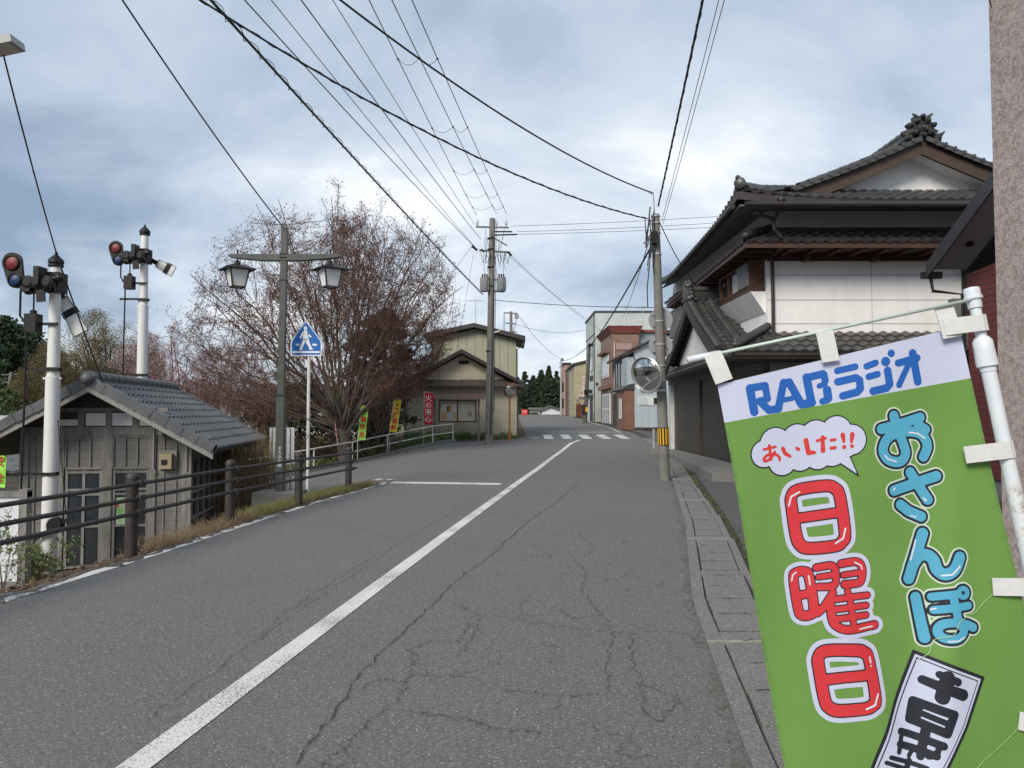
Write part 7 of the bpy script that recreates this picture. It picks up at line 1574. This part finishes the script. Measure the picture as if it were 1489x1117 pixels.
# evergreens
def evergreen(name, label, x, y, z0, zt_, w, mt, seed, lay=9, n=70, ls=.16, group=None, cone=False, per=26, thick=None):
    r_ = np.random.default_rng(seed); t = thing(name, (x, y, z0), label, 'tree', group); H = zt_ - z0; MB().tube([(x, y, z0 - .1), (x + .1, y, z0 + H * .5), (x, y, zt_ - .3)], [H * .028 + .05, H * .018 + .03, .03], 8).build('trunk', BARK, t)
    C = []; 
    if cone:
        for k in range(n):
            f = r_.uniform(.06, 1) ** .9; a = r_.uniform(0, 6.283); rr_ = w / 2 * (1 - f) ** .9 * (.55 + .45 * r_.random()) * (1 + .25 * math.sin(f * 40 + seed)); C.append((x + rr_ * math.cos(a), y + rr_ * math.sin(a), z0 + H * f - rr_ * .25))
        RR_ = np.repeat([w * (.05 + .15 * (1 - (c_[2] - z0) / H)) for c_ in C], per); V, Q = leaves(C, RR_, ls, r_, per=per, flat=.55)
    else:
        for k in range(n):
            f = r_.random() ** .8; a = r_.uniform(0, 6.283); lump = 1 + .22 * math.sin(3 * a + seed) + .15 * math.sin(f * 17 + 2 * a); rr_ = w / 2 * math.sin(math.pi * min(1, .18 + .80 * f)) ** .7 * r_.uniform(.45, 1.0) * lump; C.append((x + rr_ * math.cos(a), y + rr_ * math.sin(a), z0 + H * (.08 + .88 * f)))
        V, Q = leaves(C, w * .115, ls, r_, per=per, flat=.55)
    np_obj('crown', V, Q, mt, t); return t
Yd = 33.5
evergreen('broadleaf_evergreen', 'dark round evergreen tree behind the zelkova limbs, beside the olive house', at(561, 0, Yd).x, Yd, G(-6, Yd), at(0, 446, Yd).z, 3.3, DKEV, 3, n=170, ls=.10, per=60)
evergreen('clipped_evergreen', 'dark low evergreen mass directly left of the zelkova trunk', at(440, 0, 35).x, 35, G(-10, 35), at(0, 562, 35).z, 4.6, DKEV, 5, n=110, ls=.10, per=60)
evergreen('clipped_evergreen', 'small dark evergreen between the zelkova trunk and the tan hall', at(540, 0, 32).x, 32, G(-6, 32), at(0, 565, 32).z, 2.2, DKEV, 6, n=70, ls=.09, per=50)
for i, (px, pt, Y, w, lb) in enumerate(((12, 458, 62, 7.5, 'dark pine cut by the left picture edge'), (48, 470, 66, 6.5, 'dark pine right of the leftmost one, behind the nearer signal'), (-25, 470, 58, 7, 'dark pine outside the left edge'), (78, 500, 70, 6, 'dark pine lower than its neighbours behind the signal mast'))):
    evergreen('pine_tree', lb, at(px, 0, Y).x, Y, -1, at(0, pt, Y).z, w, PINE, 70 + i, n=230, ls=.16, per=60, group='dark pines at the left')
for i, (px, pt, Y, w) in enumerate(((20, 565, 40, 4), (5, 585, 36, 3.5))): evergreen('round_shrub', ('mid green bush below the pines by the small pole', 'mid green bush at the left edge above the white fascia')[i], at(px, 0, Y).x, Y, -1.2, at(0, pt, Y).z, w, mat('mid_green', (.05, .08, .025), .9, (.09, .12, .05), 1), 90 + i, n=70, ls=.10, per=45)
# cedar forest closing the street
r2 = random.Random(9); names = []
cx_ = [(752, 548), (763, 540), (775, 546), (786, 538), (797, 532), (808, 540), (820, 545), (833, 548), (758, 556), (770, 553), (781, 550), (792, 547), (803, 551), (814, 553), (744, 550), (845, 550), (735, 556), (725, 560)]
pos_words = ['left', 'right']
for i, (px, pt) in enumerate(cx_):
    Y = 150 if i < 8 else 138 if i < 14 else 158; x = at(px, 0, Y).x
    evergreen('cedar_tree', 'tall dark cedar in the wood closing the far end of the street', x, Y, -3, at(0, pt + 1, Y).z, r2.uniform(5.6, 7.6), CON, 100 + i, cone=True, n=150, ls=.24, per=60, group='dark cedars beyond the road crest')
# far wood on the left horizon: one mass
C = []; rg = np.random.default_rng(5)
for k in range(1500):
    px = rg.uniform(-160, 735); Y = rg.uniform(150, 190); top = 562 + 9 * math.sin(px / 47) + 6 * math.sin(px / 19 + 1) - (14 if px < 200 else 0); x = at(px, 0, Y).x; zt_ = at(0, top, Y).z; C.append((x, Y, rg.uniform(-4, zt_)))
V, Q = leaves(C, 2.3, .55, rg, per=26); np_obj('distant_wood', V, Q, mat('far_wood', (.045, .05, .03), .95, (.10, .085, .055), .05), kind='stuff')
# park hedges, reeds, ground cover
def cover(name, pts, rad, n, size, mt, h, label=None, seed=1, up=0.0):
    rg = np.random.default_rng(seed); P = resample(pts, 60); C = []
    for k in range(n):
        p = P[rg.integers(0, 60)]; x, y = p[0] + rg.normal() * rad * .5, p[1] + rg.normal() * rad * .5; C.append((x, y, G(x, y) + rg.random() ** 1.2 * h))
    V, Q = leaves(C, .12, size, rg, per=10, asp=.4); o = np_obj(name, V, Q, mt, kind='stuff'); return o
cover('brown_groundcover', [(-6.5, 31.5), (-8.5, 30), (-11, 28), (-14, 27)], 2.2, 2600, .05, HEDG, 1.15, seed=2)
cover('leafy_groundcover', [(-3.2, 34.2), (-5, 31.8), (-7, 29), (-9, 26.6), (-11, 25)], .7, 900, .05, LEAF, .35, seed=3)
cover('hedge', [(-12, 36), (-18, 37), (-26, 38), (-34, 39)], 1.6, 2600, .07, mat('olive_hedge', (.06, .055, .025), .95, (.11, .10, .05), 1), 1.3, seed=4)
cover('leafy_groundcover', [(-5.2, 35.3), (-2, 35.6), (.2, 35.7)], .35, 320, .05, LEAF, .3, seed=5)
def reeds(name, poly, n, h, mt, seed, r0=.006, lean=.2, kind='stuff', label=None, cat=None, group=None, base=None):
    rg = random.Random(seed); S = []
    for k in range(n):
        x, y = poly(rg); z = G(x, y) - .05 if base is None else base; hh = h * rg.uniform(.55, 1.1); d = Vector((rg.gauss(0, lean), rg.gauss(0, lean), 1)).normalized(); p = Vector((x, y, z)); q = p + d * hh * .55; q2 = q + (d + Vector((rg.gauss(0, lean), rg.gauss(0, lean), 0))).normalized() * hh * .45
        S.append((*p, *q, r0, r0 * .8)); S.append((*q, *q2, r0 * .8, r0 * .3))
        for j in range(2): s0 = p.lerp(q2, rg.uniform(.4, .9)); S.append((*s0, *(s0 + Vector((rg.gauss(0, .06), rg.gauss(0, .06), rg.uniform(.04, .14)))), r0 * .6, r0 * .3))
    V, Q = seg_mesh(S, 3); return np_obj(name, V, Q, mt, label=label, cat=cat, group=group, kind=kind)
cxr, cyr = at(360, 0, 15).x, 15.0
reeds('dry_stem_bush', lambda r: (cxr + r.gauss(0, .32), cyr + r.gauss(0, .5)), 900, 1.75, DRY, 3, .006, .14, None, 'dense bush of dry brown upright stems between the shed and lamp post', 'shrub')
# verge grass and leaf litter
def verge(r, y0=3, y1=16, w=.35, o=.1):
    y = r.uniform(y0, y1); x = lx(y) - o - abs(r.gauss(0, w * .5)); return x, y
reeds('dry_verge_grass', lambda r: verge(r, 8.5, 16.3, .5), 2200, .13, DRY, 5, .0035, .5)
reeds('green_verge_grass', lambda r: verge(r, 11.0, 15.6, .6, .12), 2000, .15, mat('verge_green', (.13, .17, .04), .9, (.20, .22, .07), 3), 6, .0038, .45)
rg = np.random.default_rng(8); C = []
for k in range(2600):
    y = rg.uniform(2.5, 15.5); x = lx(y) - .07 - abs(rg.normal()) * .35; C.append((x, y, G(x, y) - .022))
V, Q = leaves(C, .012, .026, rg, per=1, normal_up=.8); np_obj('leaf_litter', V, Q, mat('dead_leaf', (.07, .04, .022), .9, (.19, .12, .065), 20), kind='stuff')
C = []
for k in range(500): y = rg.uniform(6, 30); x = kx(y) + interp(y, [6, 15, 30], [.64, .5, .5]) + abs(rg.normal()) * .05; C.append((x, y, G(x, y) + .01))
V, Q = leaves(C, .02, .018, rg, per=4); np_obj('moss', V, Q, mat('kerb_moss', (.07, .10, .03), .95, (.12, .14, .05), 6), kind='stuff')
# leafy shrubs beside the white panel and signal foot
def shrub(name, label, x, y, h, w, seed, n=14, leafn=3):
    g = Grow(seed, lambda p: True, up=.08, wob=.16); rr = random.Random(seed); b = Vector((x, y, G(x, y) - .05))
    for k in range(n): az = rr.uniform(0, 6.28); tl = R(rr.uniform(3, 32)); d = Vector((math.cos(az) * math.sin(tl) * w, math.sin(az) * math.sin(tl) * w, math.cos(tl))); g.branch(b + Vector((rr.gauss(0, .06), rr.gauss(0, .06), 0)), d, h * rr.uniform(.6, 1), .008, 0, [(5, 4, 38, .45, .3), (3, 3, 40, .5, .3), (2, 0, 0, 0, 0)])
    return tree(name, label, b, g, TWIG, TWIG, True, LEAF, .020, leafn, .05, thick=1, cat='shrub')
shrub('leafy_shrub', 'twiggy shrub with small fresh leaves before the white panel at the left edge', -5.75, 8.1, 1.25, 1.4, 5, 16)
shrub('leafy_shrub', 'small bright green shrub at the foot of the nearer signal', -7.05, 10.7, .8, 1.0, 6, 18, 6)
# park bits seen through the trees
pkb = thing('park_shelter', (-17, 58, 0), 'long low pale building seen beyond the park behind the lamp post', 'building')
MB().box(at(395, 0, 62).x, at(525, 0, 62).x, 62, 66, -1, at(0, 592, 62).z).build('wall', mat('pale_far_wall', (.45, .44, .41), .8, (.36, .35, .33), .5), pkb)
MB().box(at(392, 0, 62).x, at(460, 0, 62).x, 61.6, 66.5, at(0, 592, 62).z, at(0, 588, 62).z).build('roof', mat('slate_blue_far', (.16, .18, .21), .6), pkb)
gl = thing('greenhouse', (-25, 66, 0), 'grey white greenhouse roofs far beyond the park at left', 'building')
MB().box(at(300, 0, 66).x, at(385, 0, 66).x, 66, 72, -1, at(0, 590, 66).z).build('cover', mat('grey_white_cover', (.42, .42, .42), .6, (.3, .3, .3), .5), gl)
sp_ = upole((at(15, 0, 45).x, 45, -1.2), at(17, 541, 45), .13, .10, 'small concrete pole with two short arms before the pines at the left')
m = MB(); m.beam(at(2, 545, 45), at(32, 544, 45), .06, .06); m.beam(at(4, 556, 45), at(30, 556, 45), .06, .06); m.build_each('crossarm', HW, sp_)
